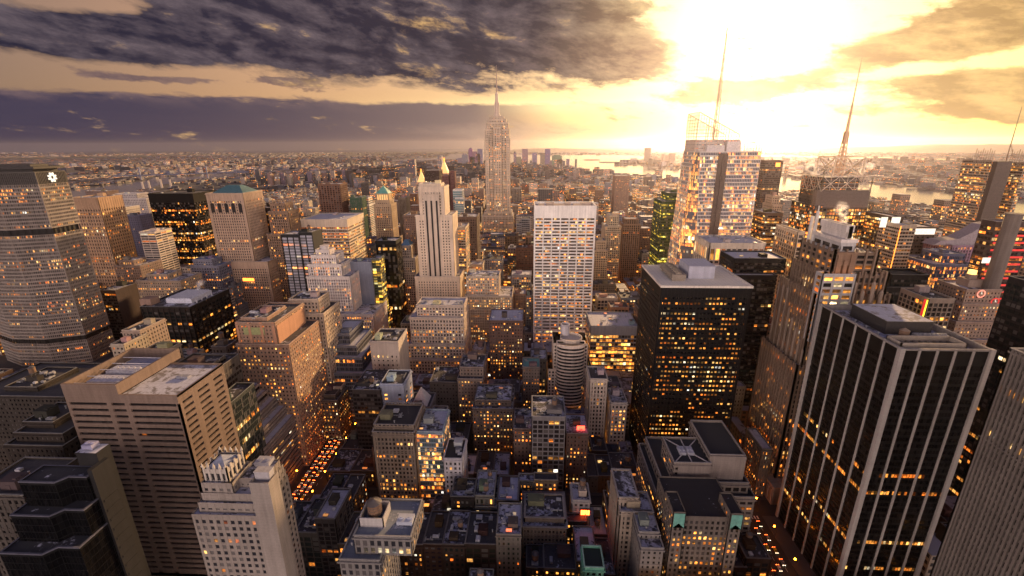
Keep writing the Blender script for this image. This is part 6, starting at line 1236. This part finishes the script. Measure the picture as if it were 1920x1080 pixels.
cnt = np.bincount(buf[buf >= 0].ravel(), minlength=len(LOTS))
order = np.argsort(-cnt); NB = len([o for o in bpy.data.objects if o.get('category') and o.parent is None])
NIND = max(60, 292-NB); chosen = [int(i) for i in order[:NIND] if cnt[i] >= 3]
chs = set(chosen)
LM = [(o, o['label']) for o in bpy.data.objects if o.parent is None and o.get('category')]
SHORT = {}
def short(lbl):
    w = lbl.split(); return ' '.join(w[:5]).rstrip(',')
used = set()
HN = {o.name: o for o, _ in LM}
LAND = [(o.name.replace('_', ' '), o.location.x, o.location.y) for o, _ in LM]
def relation(x, y):
    p = proj(x, y, 20); best = None
    for n, hx, hy in LAND:
        d = math.hypot(hx-x, (hy-y))
        if best is None or d < best[0]: best = (d, n, hx, hy)
    d, n, hx, hy = best; q = proj(hx, hy, 20)
    if abs(hy-y) > abs(hx-x)*.8: return ('in front of' if y < hy else 'behind'), n
    return ('left of' if x < hx else 'right of'), n
for i in chosen:
    l = LOTS[i]; x0, x1, y0, y1, z = l['b']; col, cn = l['pal']; rg = random.Random(l['seed']); far = y0 > 900
    kk = rg.uniform(.18, .42) if y0 < 400 else rg.uniform(.75, 1.15); col = tuple(c*kk*rg.uniform(.95, 1.05) for c in col); cn = 'dark '+cn if kk < .55 and cn != 'dark' else cn; rel, n = relation((x0+x1)/2, (y0+y1)/2)  # foreground dimness is put into the wall colour of near blocks
    size = 'low' if z < 26 else 'mid height' if z < 48 else 'tall'; wid = 'narrow' if x1-x0 < 19 else 'wide' if x1-x0 > 27 else ''
    snow = rg.choice((-.1, .2, .45, .7, .9, 1.0)) if y0 > 340 else rg.choice((-.4, -.1, .1, .3, .5, .75)); rf = 'snowy roof' if snow > .6 else 'patchy roof' if snow > .1 else 'black roof'
    tanky = rg.random() < .35 and not far
    base = ' '.join((f"{size} {wid} {cn} block").split()); L_ = f"{base} with {rf}{' and water tank' if tanky else ''}, {rel} the {n}"; k = 2; L0 = L_
    lit = rg.choice((.12, .22, .32, .45)); ltx = {.12: 'few', .22: 'scattered', .32: 'many', .45: 'crowded'}[lit]
    if len(L_.split()) > 15: L_ = L0 = L0.replace(' and water tank', '')
    if L_ in used: L_ = L0.replace(f' with {rf}', f' with {ltx} lit windows', 1)
    ords = ['', 'second', 'third', 'fourth', 'fifth', 'sixth', 'seventh', 'eighth', 'ninth']; q = 1
    while L_ in used and q < 9: L_ = f"{ords[q]} {L0}"; q += 1
    used.add(L_)
    st = rg.choice(('brick', 'brick', 'stone', 'stone', 'deco', 'grid', 'band')); w, d = x1-x0, y1-y0
    r = root('city_block_building', L_, 'building', ((x0+x1)/2, (y0+y1)/2, 0), 'ordinary buildings of the midtown blocks'); Wm, Gm, Rm, Cm = MB(), MB(), MB(), MB(); secs = [(x0, x1, y0, y1, 0, z)]
    t = rg.random()
    if z > 30 and t < .45 and w > 13: s = rg.uniform(1.8, 3.6); zz = z*rg.uniform(.62, .82); secs = [(x0, x1, y0, y1, 0, zz), (x0+s*rg.choice((0, 1)), x1-s*rg.choice((0, 1)), y0+s, y1-s*.5, zz, z)]
    elif t < .6 and w > 22: zz = z*rg.uniform(.6, .9); xm = x0+w*rg.uniform(.35, .65); secs = [(x0, xm, y0, y1, 0, zz), (xm+.05, x1, y0+rg.uniform(.4, 3), y1, 0, z)]
    sty = dict(ST[st]); sty['fl'] = rg.uniform(3.3, 4.0); sty['bay'] *= rg.uniform(.85, 1.2)
    if far: sty['fl'] *= 1.25; sty['bay'] *= 1.3; sty['pw'] *= 1.3; sty['sh'] *= 1.25
    bl = rg.choice(((), (), (1,), (3,), (1, 3))) if w < 24 else ()
    for a, b_, c, e, za, zb in secs: p = rect(a, b_, c, e); facade(Wm, Gm, p, p, za, zb, sty, bl); Rm.face([(*v, zb+.03) for v in p]); coping(Cm, p, zb+max(1.1, sty.get('ptop', 0))+.12, max(sty['sp'], sty['pp'])+.08)
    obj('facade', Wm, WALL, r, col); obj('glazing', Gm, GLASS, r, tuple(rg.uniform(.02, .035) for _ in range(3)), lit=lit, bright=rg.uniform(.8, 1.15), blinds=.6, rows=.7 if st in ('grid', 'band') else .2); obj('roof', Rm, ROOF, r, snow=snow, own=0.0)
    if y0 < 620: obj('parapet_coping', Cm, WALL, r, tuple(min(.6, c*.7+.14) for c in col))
    if y0 < 560:
        for a, b_, c, e, za, zb in secs[-2:]: clutter(r, a+.8, b_-.8, c+.8, e-.8, zb, col, 1.8 if y0 < 420 else .9, 1.0 if tanky else 0.0, rg)
    elif y0 < 950: a, b_, c, e, za, zb = secs[-1]; clutter(r, a, b_, c, e, zb, col, .35, .3 if tanky else 0, rg)
# the rest of the fabric, small or hidden, and everything across the rivers
FM = MB()
def fbox(M, x0, x1, y0, y1, z, col, lit, bay=4.5, fl=4.5, ang=0.0):
    c = (*col, lit); p = rect(x0, x1, y0, y1)
    if ang: cx, cy = (x0+x1)/2, (y0+y1)/2; s, k = math.sin(ang), math.cos(ang); p = [(cx+(u-cx)*k-(v-cy)*s, cy+(u-cx)*s+(v-cy)*k) for u, v in p]
    nf = max(1, round(z/fl)); o = rng.randint(0, 900)
    for i in range(4):
        j = (i+1) % 4; L = math.hypot(p[j][0]-p[i][0], p[j][1]-p[i][1]); nb = max(1, round(L/bay)); M.face([(*p[i], 0), (*p[j], 0), (*p[j], z), (*p[i], z)], [(o, 0), (o+nb, 0), (o+nb, nf), (o, nf)], 0, c)
    M.face([(*q, z) for q in p], None, 0, c)
def vcol(r, a=.75, b=1.25): c, _ = r.choice(PAL); k = r.uniform(a, b); return tuple(min(.8, v*k) for v in c)
for i, l in enumerate(LOTS):
    if i in chs: continue
    x0, x1, y0, y1, z = l['b']; fbox(FM, x0, x1, y0, y1, z, vcol(rng), rng.choice((.15, .3, .45)))
    if rng.random() < .6: w = x1-x0; a = x0+w*rng.uniform(.1, .6); fbox(FM, a, a+min(9, w*.35), y0+3, y0+11, z+rng.uniform(3, 6), vcol(rng), 0.0)
o = obj('background_buildings', FM, FAR, None); o['kind'] = 'stuff'
M1 = MB(); n = 0; rg = random.Random(5)
DIS = []
for k in range(150):
    x, y = gz(rg.uniform(-60, 1980), 286.5+rg.random()**1.5*110); DIS.append((x, y, rg.choice((0, .5, -.35, .9, .25, -.7)), rg.uniform(.35, 1.5), rg.uniform(.6, 1.5), rg.uniform(0, 1), rg.uniform(55, 95)))
DA = np.array([(d[0], d[1]) for d in DIS])
while n < 19000:
    px = rg.uniform(-60, 1980); el_ = rg.random()**1.15; py = 286.5+el_*130
    x, y = gz(px, py)
    if y < 2790 and -1480 < x < 1740: continue
    if x < -1400 and y < 600: continue
    if any(inpoly(x+dx, y+dy, w) for w in WAT for dx, dy in ((0, 0), (35, 0), (-35, 0), (0, 70))): n += .2; continue
    d = math.hypot(x, y); s = rg.uniform(11, 26)*(1+d/7000); t = rg.random(); q_ = DIS[int(np.argmin(((DA-(x, y))**2).sum(1)/(1+np.hypot(DA[:, 0], DA[:, 1])**2)))]
    if q_[5] < .10 and t < .9: n += .25; continue                 # a park or yard: left open
    ca, sa = math.cos(q_[2]), math.sin(q_[2]); u, v = x*ca+y*sa, -x*sa+y*ca; gs = q_[6]; u = round(u/gs)*gs+rg.choice((-.27, .27))*gs; x, y = u*ca-v*sa, u*sa+v*ca
    if any(inpoly(x+dx, y+dy, w) for w in WAT for dx, dy in ((0, 0), (25, 0), (-25, 0), (0, 60), (0, -40))): n += .2; continue
    if y < 2790 and -1480 < x < 1740: continue
    if x > 1700: h = rg.uniform(6, 14) if t < .93 else rg.uniform(18, 60)
    elif x < -1500: h = rg.uniform(6, 18) if t < .9 else rg.uniform(20, 62)
    else: h = rg.uniform(10, 26) if t < .86 else rg.uniform(26, 72)
    if d > 9000: h = min(h, 24)
    if px < 470 and y < 4300: h = min(h, rg.uniform(6, 13)); s *= .8
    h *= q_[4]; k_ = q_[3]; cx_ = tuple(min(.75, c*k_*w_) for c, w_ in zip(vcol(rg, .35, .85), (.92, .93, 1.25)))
    fbox(M1, x-s*.42, x+s*.42, y-s*rg.uniform(.5, 1.2), y+s*rg.uniform(.5, 1.2), h, cx_, rg.choice((.04, .12, .3)), 5.5, 5, q_[2])
    n += 1
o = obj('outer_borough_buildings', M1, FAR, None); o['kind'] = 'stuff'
# distant towers one can tell apart
def dist_tower(name, label, px0, px1, yt, D, col, lit=.15, dep=None, group=None, top=None):
    x0, z = at(px0, yt, D); x1 = at(px1, yt, D)[0]; dep = dep or (x1-x0); m = MB(); r = None
    o_ = MB(); fbox(o_, x0, x1, D, D+dep, z, col, lit, 6, 6)
    if top == 'step': w = x1-x0; fbox(o_, x0+w*.2, x1-w*.2, D+dep*.2, D+dep*.8, z*1.09, col, lit, 6, 6)
    if top == 'dome':
        for k in range(5): a, b = k/5*math.pi/2, (k+1)/5*math.pi/2; R_ = (x1-x0)/2; o_.prism(circ((x0+x1)/2, D+dep/2, R_*math.cos(a), 10), z+R_*math.sin(a), z+R_*math.sin(b), p1=circ((x0+x1)/2, D+dep/2, max(.5, R_*math.cos(b)), 10))
        while len(o_.c) < len(o_.v): o_.c.append((*col, 0))
    if top == 'point': o_.cone(rect(x0+1, x1-1, D+1, D+dep-1), z, ((x0+x1)/2, D+dep/2, z*1.2)); 
    while len(o_.c) < len(o_.v): o_.c.append((*col, 0))
    o = obj(name, o_, FAR, None); tag(o, label, 'tower', group)
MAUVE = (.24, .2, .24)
cl = [(866, 877, 290, 'step', 'stepped mauve', 'leftmost of the downtown cluster'), (858, 866, 296, None, 'pale', 'at the left foot of the downtown cluster'), (878, 886, 281, 'dome', 'tall dark', 'left of the art deco skyscraper, rounded top'), (887, 894, 284, None, 'slim grey', 'between two rounded towers downtown'), (881, 890, 294, None, 'squat pale', 'before the rounded towers downtown'), (895, 905, 279, None, 'broad lavender', 'flat top touching the sky left of the art deco skyscraper'), (893, 900, 288, None, 'dark blue', 'in front of the broad lavender tower'),
      (963, 968, 287, 'point', 'thin pointed', 'just right of the art deco skyscraper'), (979, 990, 279, None, 'tall pale', 'right of the art deco skyscraper, flat top'), (998, 1007, 288, 'step', 'stepped', 'between two flat topped towers right of the art deco skyscraper'), (1013, 1022, 287, None, 'mid pink', 'touching the tall pink tower'), (1022, 1032, 279, None, 'tall pink', 'right part of the downtown cluster'), (1035, 1054, 292, 'step', 'wide twin shouldered', 'at the edge of the bright harbour'), (1062, 1068, 298, None, 'slim lone', 'last tower before the bright harbour'), (968, 977, 294, None, 'low brown', 'beneath the tall pale flat topped tower'), (1044, 1056, 299, None, 'squat rose', 'before the wide twin shouldered tower')]
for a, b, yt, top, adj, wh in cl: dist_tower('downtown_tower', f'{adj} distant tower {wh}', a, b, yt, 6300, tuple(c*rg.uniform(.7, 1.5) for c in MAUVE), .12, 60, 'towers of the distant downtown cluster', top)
dist_tower('harbour_tower', 'tall lone tower across the bright harbour water', 1210, 1221, 277, 7300, (.2, .15, .13), .1, 50, None, None)
for a, b, yt, t in ((1241, 1246, 289, 'leftmost slim'), (1248, 1255, 291, 'squat middle'), (1257, 1267, 287, 'broad rounded'), (1288, 1299, 292, 'last dark'), (1227, 1236, 295, 'low pale')): dist_tower('waterside_tower', f'{t} tower of the group across the harbour', a, b, yt, 6900, (.26, .18, .15), .1, 50, 'towers across the harbour', None)
for a, b, yt, D, col, t in ((820, 828, 292, 4200, (.3, .28, .3), 'pale slim distant tower left of the downtown cluster'), (764, 777, 299, 3000, (.13, .11, .14), 'dark blue slab standing alone before the inlet water'), (770, 783, 342, 2300, (.4, .34, .32), 'pale curved apartment tower left of the golden pyramid'), (1068, 1080, 352, 1900, (.2, .13, .1), 'brown twin tower above the white slab roof'), (1039, 1049, 358, 1750, (.3, .2, .16), 'russet apartment tower behind the white slab roof'), (1010, 1036, 355, 1500, (.1, .09, .09), 'black and white striped block over the left corner of the white slab'), (1082, 1092, 362, 1850, (.24, .15, .11), 'short brown tower right of the brown twin tower'), (1690, 1708, 365, 1650, (.3, .2, .14), 'dark waterside slab before the river at right'), (1772, 1806, 376, 1500, (.24, .16, .11), 'terraced brown slab near the right river bank')): dist_tower('distant_tower', t, a, b, yt, D, col, .25, 40, None, None)
for k, (a, yt) in enumerate(((500, 325), (512, 326), (524, 324), (536, 327), (548, 326), (450, 332), (575, 322), (590, 321), (603, 324), (618, 320), (640, 318), (655, 331), (668, 320), (690, 330))): dist_tower('housing_slab', ['russet', 'tan', 'plum', 'cream'][k % 4]+' housing slab, number '+str(k+1)+' from the left' if False else f"{['russet', 'tan', 'plum', 'cream'][k % 4]} riverside housing slab, {['first', 'second', 'third', 'fourth', 'fifth', 'sixth', 'seventh', 'eighth', 'ninth', 'tenth', 'eleventh', 'twelfth', 'thirteenth', 'fourteenth'][sorted([500, 512, 524, 536, 548, 450, 575, 590, 603, 618, 640, 655, 668, 690]).index(a)]} from the left", a, a+8, yt, 2900+k*40, [(.28, .17, .15), (.38, .3, .26), (.2, .15, .2), (.45, .38, .32)][k % 4], .12, 18, 'housing slabs left of the golden pyramid')
# bridges, smokestacks
def suspension(name, label, pa, pb, ta, tb, dk, th, sag):
    A, B = Vector((*gz(*pa), dk)), Vector((*gz(*pb), dk)); d = (B-A); r = root(name, label, 'bridge', tuple((A+B)/2*Vector((1, 1, 0)) if False else ((A.x+B.x)/2, (A.y+B.y)/2, 0))); n = d.normalized(); s = Vector((-n.y, n.x, 0))*12; m = MB()
    m.bar(A, B, 6, n=4); obj('deck', m, METAL, r, (.12, .13, .2)); T = [A+d*ta, A+d*tb]
    for t in T:
        m = MB()
        for q in (-1, 1): m.bar((t.x+s.x*q, t.y+s.y*q, 0), (t.x+s.x*q*.8, t.y+s.y*q*.8, th), 5)
        for h in (.45, .7, .97): m.bar((t.x-s.x, t.y-s.y, th*h), (t.x+s.x, t.y+s.y, th*h), 3)
        obj('bridge_tower', m, METAL, r, (.14, .15, .24))
    m = MB()
    pts = []
    for a, b, f in ((0, ta, 0), (ta, tb, 1), (tb, 1, 2)):
        for k in range(13):
            t = k/12; zz = (dk+4+(th-dk-4)*t**1.5) if f == 0 else (th-(th-dk-sag)*(1-(2*t-1)**2)) if f == 1 else (dk+4+(th-dk-4)*(1-t)**1.5); q = A+d*(a+(b-a)*t); pts.append(Vector((q.x, q.y, zz)))
    for p, q in zip(pts, pts[1:]):
        if (p-q).length > 1: m.bar(p, q, 1.6)
        m.bar((p.x, p.y, dk), p, .6) if p.z > dk+1 else None
    obj('cables', m, METAL, r, (.14, .15, .24))
suspension('suspension_bridge', 'blue grey suspension bridge over the river at left', (215, 340), (470, 331), .18, .66, 40, 102, 14)
suspension('narrows_bridge', 'faint suspension bridge on the far left horizon beyond the city', (730, 283.5), (880, 283.5), .33, .67, 70, 210, 20)
for k, (px, py, b) in enumerate(((267, 338, 355), (279, 336, 354), (301, 333, 349), (318, 334, 348))):
    x, y = gz(px+3, b+3); z = at(px, py, y)[1]; r = root('smokestack', f"{['leftmost', 'second', 'third', 'rightmost'][k]} pale smokestack of the power plant by the river", 'smokestack', (x, y, 0), 'power plant smokestacks'); m = MB(); m.bar((x, y, 0), (x, y, z), 6.5, n=12, r2=4.6); obj('stack', m, WALL, r, (.6, .5, .42)); m = MB(); m.bar((x, y, z-8), (x, y, z+.5), 5.6, n=12); obj('cap_band', m, METAL, r, (.08, .06, .06))
# ================================================================ PARK TREES, CARS, LAMPS
def tree_mesh():
    t = MB(); t.bar((0, 0, 0), (0, 0, 4), .3, n=6, r2=.2); q = random.Random(2); tips = []
    for k in range(7): a = k*.9; e = Vector((math.cos(a)*q.uniform(1.8, 3.2), math.sin(a)*q.uniform(1.8, 3.2), q.uniform(6, 9))); t.bar((0, 0, 3.2+k*.15), tuple(e), .14, n=4, r2=.05); tips.append(e)
    tr = t.mesh('trunk', [plain('bark', (.07, .05, .04))]); c = MB()
    for k in range(420):
        e = q.choice(tips); v = Vector((q.gauss(0, 1), q.gauss(0, 1), q.gauss(0, .8)))*1.15+e; a = Vector((q.uniform(-1, 1), q.uniform(-1, 1), q.uniform(-1, 1))).normalized()*.38; b = a.cross(Vector((q.uniform(-1, 1), q.uniform(-1, 1), 1))).normalized()*.3
        c.face([tuple(v-a), tuple(v+b), tuple(v+a), tuple(v-b)])
    return tr, c.mesh('crown', [plain('leaves', (.075, .07, .04), .8, 0, .7, .5)])
TR, CR = tree_mesh(); q = random.Random(8)
for k in range(34):
    x, y = q.uniform(70, 141), q.uniform(688, 768); r = root('park_tree', 'leafy park tree in the small square before the avenue lights', 'tree', (x, y, -.1), 'trees of the park square'); s = q.uniform(1.2, 1.9); inst('trunk', TR, r, (x, y, -.1), (s, s, s), q.random()*6); inst('crown', CR, r, (x, y, -.1), (s, s, s), q.random()*6)
def car_meshes():
    b = MB(); prof = [(-2.2, .35), (2.2, .35), (2.25, .8), (1.3, .95), (.7, 1.42), (-1.0, 1.45), (-1.7, 1.0), (-2.25, .92)]
    L, R_ = [(-.88, y, z) for y, z in prof], [(.88, y, z) for y, z in prof]; b.face(L[::-1]); b.face(R_)
    for i in range(len(L)): j = (i+1) % len(L); b.face([L[i], L[j], R_[j], R_[i]])
    body = b.mesh('body', [METAL]); w = MB()
    for sx_ in (-.9, .9):
        for sy_ in (-1.35, 1.35):
            c = [(sx_, sy_+.33*math.cos(t), .33+.33*math.sin(t)) for t in np.linspace(0, 2*math.pi, 10, endpoint=False)]; c2 = [(sx_*.8, y, z) for _, y, z in c]; w.face(c); 
            for i in range(10): w.face([c[i], c[(i+1) % 10], c2[(i+1) % 10], c2[i]])
    wh = w.mesh('wheels', [plain('tyre_rubber', (.02, .02, .02))]); g1 = MB(); g1.box(-.8, .8, -1.66, -1.0, 1.02, 1.3); g1.box(-.8, .8, .75, 1.25, 1.0, 1.3); g1.box(-.895, .895, -.9, .6, 1.02, 1.36); gl = g1.mesh('car_windows', [plain('car_glass', (.02, .02, .025), .1)])
    t = MB(); t.box(-.32, .32, -.12, .12, .6, .95); tl = t.mesh('tail_light', [REDL]); h = MB(); h.box(-.3, .3, -.1, .1, .5, .8); return body, wh, gl, tl, h.mesh('headlight', [HEADL])
CB, CW, CG, CT, CH = car_meshes(); cc = [((.6, .42, .03), 'yellow taxi'), ((.03, .03, .035), 'black car'), ((.6, .6, .62), 'white car'), ((.25, .26, .28), 'grey car')]
def car(x, y, rz, k, ave, s=1.0):
    col, nm = cc[k % 4]; r = root('car', f'{nm} in the traffic on the {ave} avenue', 'car', (x, y, -.13), f'cars on the {ave} avenue'); r.rotation_euler.z = rz
    for nm2, me, loc in (('body', CB, (0, 0, 0)), ('wheels', CW, (0, 0, 0)), ('car_windows', CG, (0, 0, 0)), ('tail_light', CT, (-.6, -2.2, 0)), ('tail_light', CT, (.6, -2.2, 0)), ('headlight', CH, (-.6, 2.22, 0)), ('headlight', CH, (.6, 2.22, 0))):
        o = bpy.data.objects.new(nm2, me); C.objects.link(o); o.parent = r; o.location = loc; o.color = (*col, 1)
k = 0
for lane in (-6.6, -2.3, 2.1):
    y = 262+lane
    while y < 455: car(-177+lane+q.uniform(-.4, .4), y, 0, q.randint(0, 3), 'left'); y += q.uniform(5.6, 8.5)
for lane in (-6.6, -2.3, 2.1, 6.4):
    y = 228+lane
    while y < 330: car(157+lane, y, math.pi if lane > -3 else 0, q.randint(0, 3), 'right'); y += q.uniform(8, 20)
    y = 690
    while y < 900: car(157+lane, y, math.pi, q.randint(0, 3), 'far'); y += q.uniform(9, 22)
lp = MB(); lp.bar((0, 0, 0), (0, 0, 8), .12, n=6, r2=.08); lp.bar((0, 0, 8), (1.8, 0, 8.4), .06); lpm = lp.mesh('post', [plain('lamp_post_metal', (.05, .05, .05), .5, .6)]); lh = MB(); lh.prism(circ(2, 0, .55, 8), 8.05, 8.5, 0, True); lhm = lh.mesh('lamp_head', [LAMPL])
for ax, ys in ((-177, range(255, 560, 22)), (157, list(range(230, 360, 26))+list(range(690, 900, 30)))):
    for sd_ in (-1, 1):
        for y in ys:
            nm = 'left' if ax < 0 else 'right'; x = ax+sd_*13.6*(1 if ax < 0 else .93); r = root('street_lamp', f'orange street lamp along the {nm} avenue kerb', 'street lamp', (x, y, 0), f'street lamps of the {nm} avenue'); r.rotation_euler.z = math.pi if sd_ > 0 else 0
            for n_, me in (('post', lpm), ('lamp_head', lhm)): o = bpy.data.objects.new(n_, me); C.objects.link(o); o.parent = r
# lit shop fronts at street level
for k, (px, py, w, mat, lbl) in enumerate(((612, 842, 12, ORANGE, 'glowing orange shop front at the avenue corner'), (1160, 848, 11, ORANGE, 'glowing orange shop front under the small pale topped corner block'), (1066, 966, 5, REDL, 'small red glowing shop sign on the dark side street'), (1097, 960, 6, REDL, 'red sign below the small white fronted house'), (466, 524, 15, ORANGE, 'glowing orange rooftop enclosure at the foot of the teal roofed tower'))):
    D = (350, 339, 250, 249, 545)[k]; x, z = at(px, py, D); r = root('lit_shop_front', lbl, 'shop front', (x, D, 0)); m = MB()
    for j in range(4): m.box(x-w/2+j*w/4+.15, x-w/2+(j+1)*w/4-.15, D-.5, D-.1, z-2, z+2)
    m2 = MB(); m2.box(x-w/2-.3, x+w/2+.3, D-.7, D, z+2.1, z+2.7); m2.box(x-w/2-.3, x+w/2+.3, D-.1, D+.3, z-2.4, z+2.1); obj('fascia', m2, METAL, r, (.1, .05, .04)); obj('lit_panes', m, mat, r)
# steam
stm, snt, sb = newmat('steam'); snt.nodes.remove(sb); tr = snt.nodes.new('ShaderNodeBsdfTransparent'); df = snt.nodes.new('ShaderNodeBsdfTranslucent'); df.inputs[0].default_value = (.9, .9, .9, 1); d2 = snt.nodes.new('ShaderNodeBsdfDiffuse'); d2.inputs[0].default_value = (.9, .9, .9, 1); a1 = snt.nodes.new('ShaderNodeAddShader'); mx = snt.nodes.new('ShaderNodeMixShader')
snt.links.new(df.outputs[0], a1.inputs[0]); snt.links.new(d2.outputs[0], a1.inputs[1]); lw = snt.nodes.new('ShaderNodeLayerWeight'); lw.inputs[0].default_value = .35; fc = 1.0-X(snt, lw.outputs['Facing']); nn2 = noise(snt, coord(snt, 'Object'), .35, 5, .65)
al = (fc*fc*(nn2-.34).clamp()*0.4).clamp(); lk(snt, al, mx.inputs[0]); snt.links.new(tr.outputs[0], mx.inputs[1]); snt.links.new(a1.outputs[0], mx.inputs[2]); so_ = [n for n in snt.nodes if n.type == 'OUTPUT_MATERIAL'][0]; snt.links.new(mx.outputs[0], so_.inputs[0])
def steam(lbl, x, y, z, s, n, drift):
    m = MB()
    for k in range(n):
        t = k/n; cx, cy, cz = x+drift[0]*t+q.gauss(0, s*.25), y+q.gauss(0, s*.3), z+drift[1]*t+q.gauss(0, s*.15); R_ = s*(.45+.5*q.random())*(.6+.7*t)
        for a in range(5):
            t0, t1 = -math.pi/2+a*math.pi/5, -math.pi/2+(a+1)*math.pi/5
            for b in range(9):
                p0, p1 = b*2*math.pi/9, (b+1)*2*math.pi/9; f = lambda t_, p_: (cx+R_*math.cos(t_)*math.cos(p_), cy+R_*math.cos(t_)*math.sin(p_), cz+R_*math.sin(t_)); m.face([f(t0, p0), f(t0, p1), f(t1, p1), f(t1, p0)])
    o = obj('steam', m, stm, None); o['kind'] = 'stuff'; o['label'] = lbl; [setattr(p_, 'use_smooth', True) for p_ in o.data.polygons]
zc = at(1560, 431, 310)[1]; steam('pale steam rising from the white crown of the bundled pier tower', 214, 318, zc+1, 4, 22, (-6, 15)); zc = at(1570, 334, 590)[1]
for s_ in (-1, 1): xx = at(1571, 330, 588)[0]; steam('bright steam beside the broadcast mast foot', xx+s_*24, 588, zc+4, 7, 14, (s_*14, 12))
x, z = at(372, 545, 470); steam('thin steam over the dark plant block', x, 470, z, 4, 12, (4, 12)); x, z = at(500, 598, 345); steam('thin steam over the brown brick ziggurat', x, 345, z, 3, 12, (3, 10))
# ================================================================ AIR
hm = bpy.data.materials.new('air'); hm.use_nodes = True; hnt = hm.node_tree; hnt.nodes.clear(); ho = hnt.nodes.new('ShaderNodeOutputMaterial'); hv = hnt.nodes.new('ShaderNodeVolumePrincipled')
hv.inputs['Color'].default_value = (0.84, 0.80, 0.98, 1); hv.inputs['Density'].default_value = 1.9e-5; hv.inputs['Anisotropy'].default_value = 0.86; hnt.links.new(hv.outputs[0], ho.inputs['Volume']); hm.cycles.homogeneous_volume = True
m = MB(); m.box(-31000, 31000, -31000, 31000, -1.6, 480, 0, True); o = obj('haze', m, hm, None); o['kind'] = 'stuff'
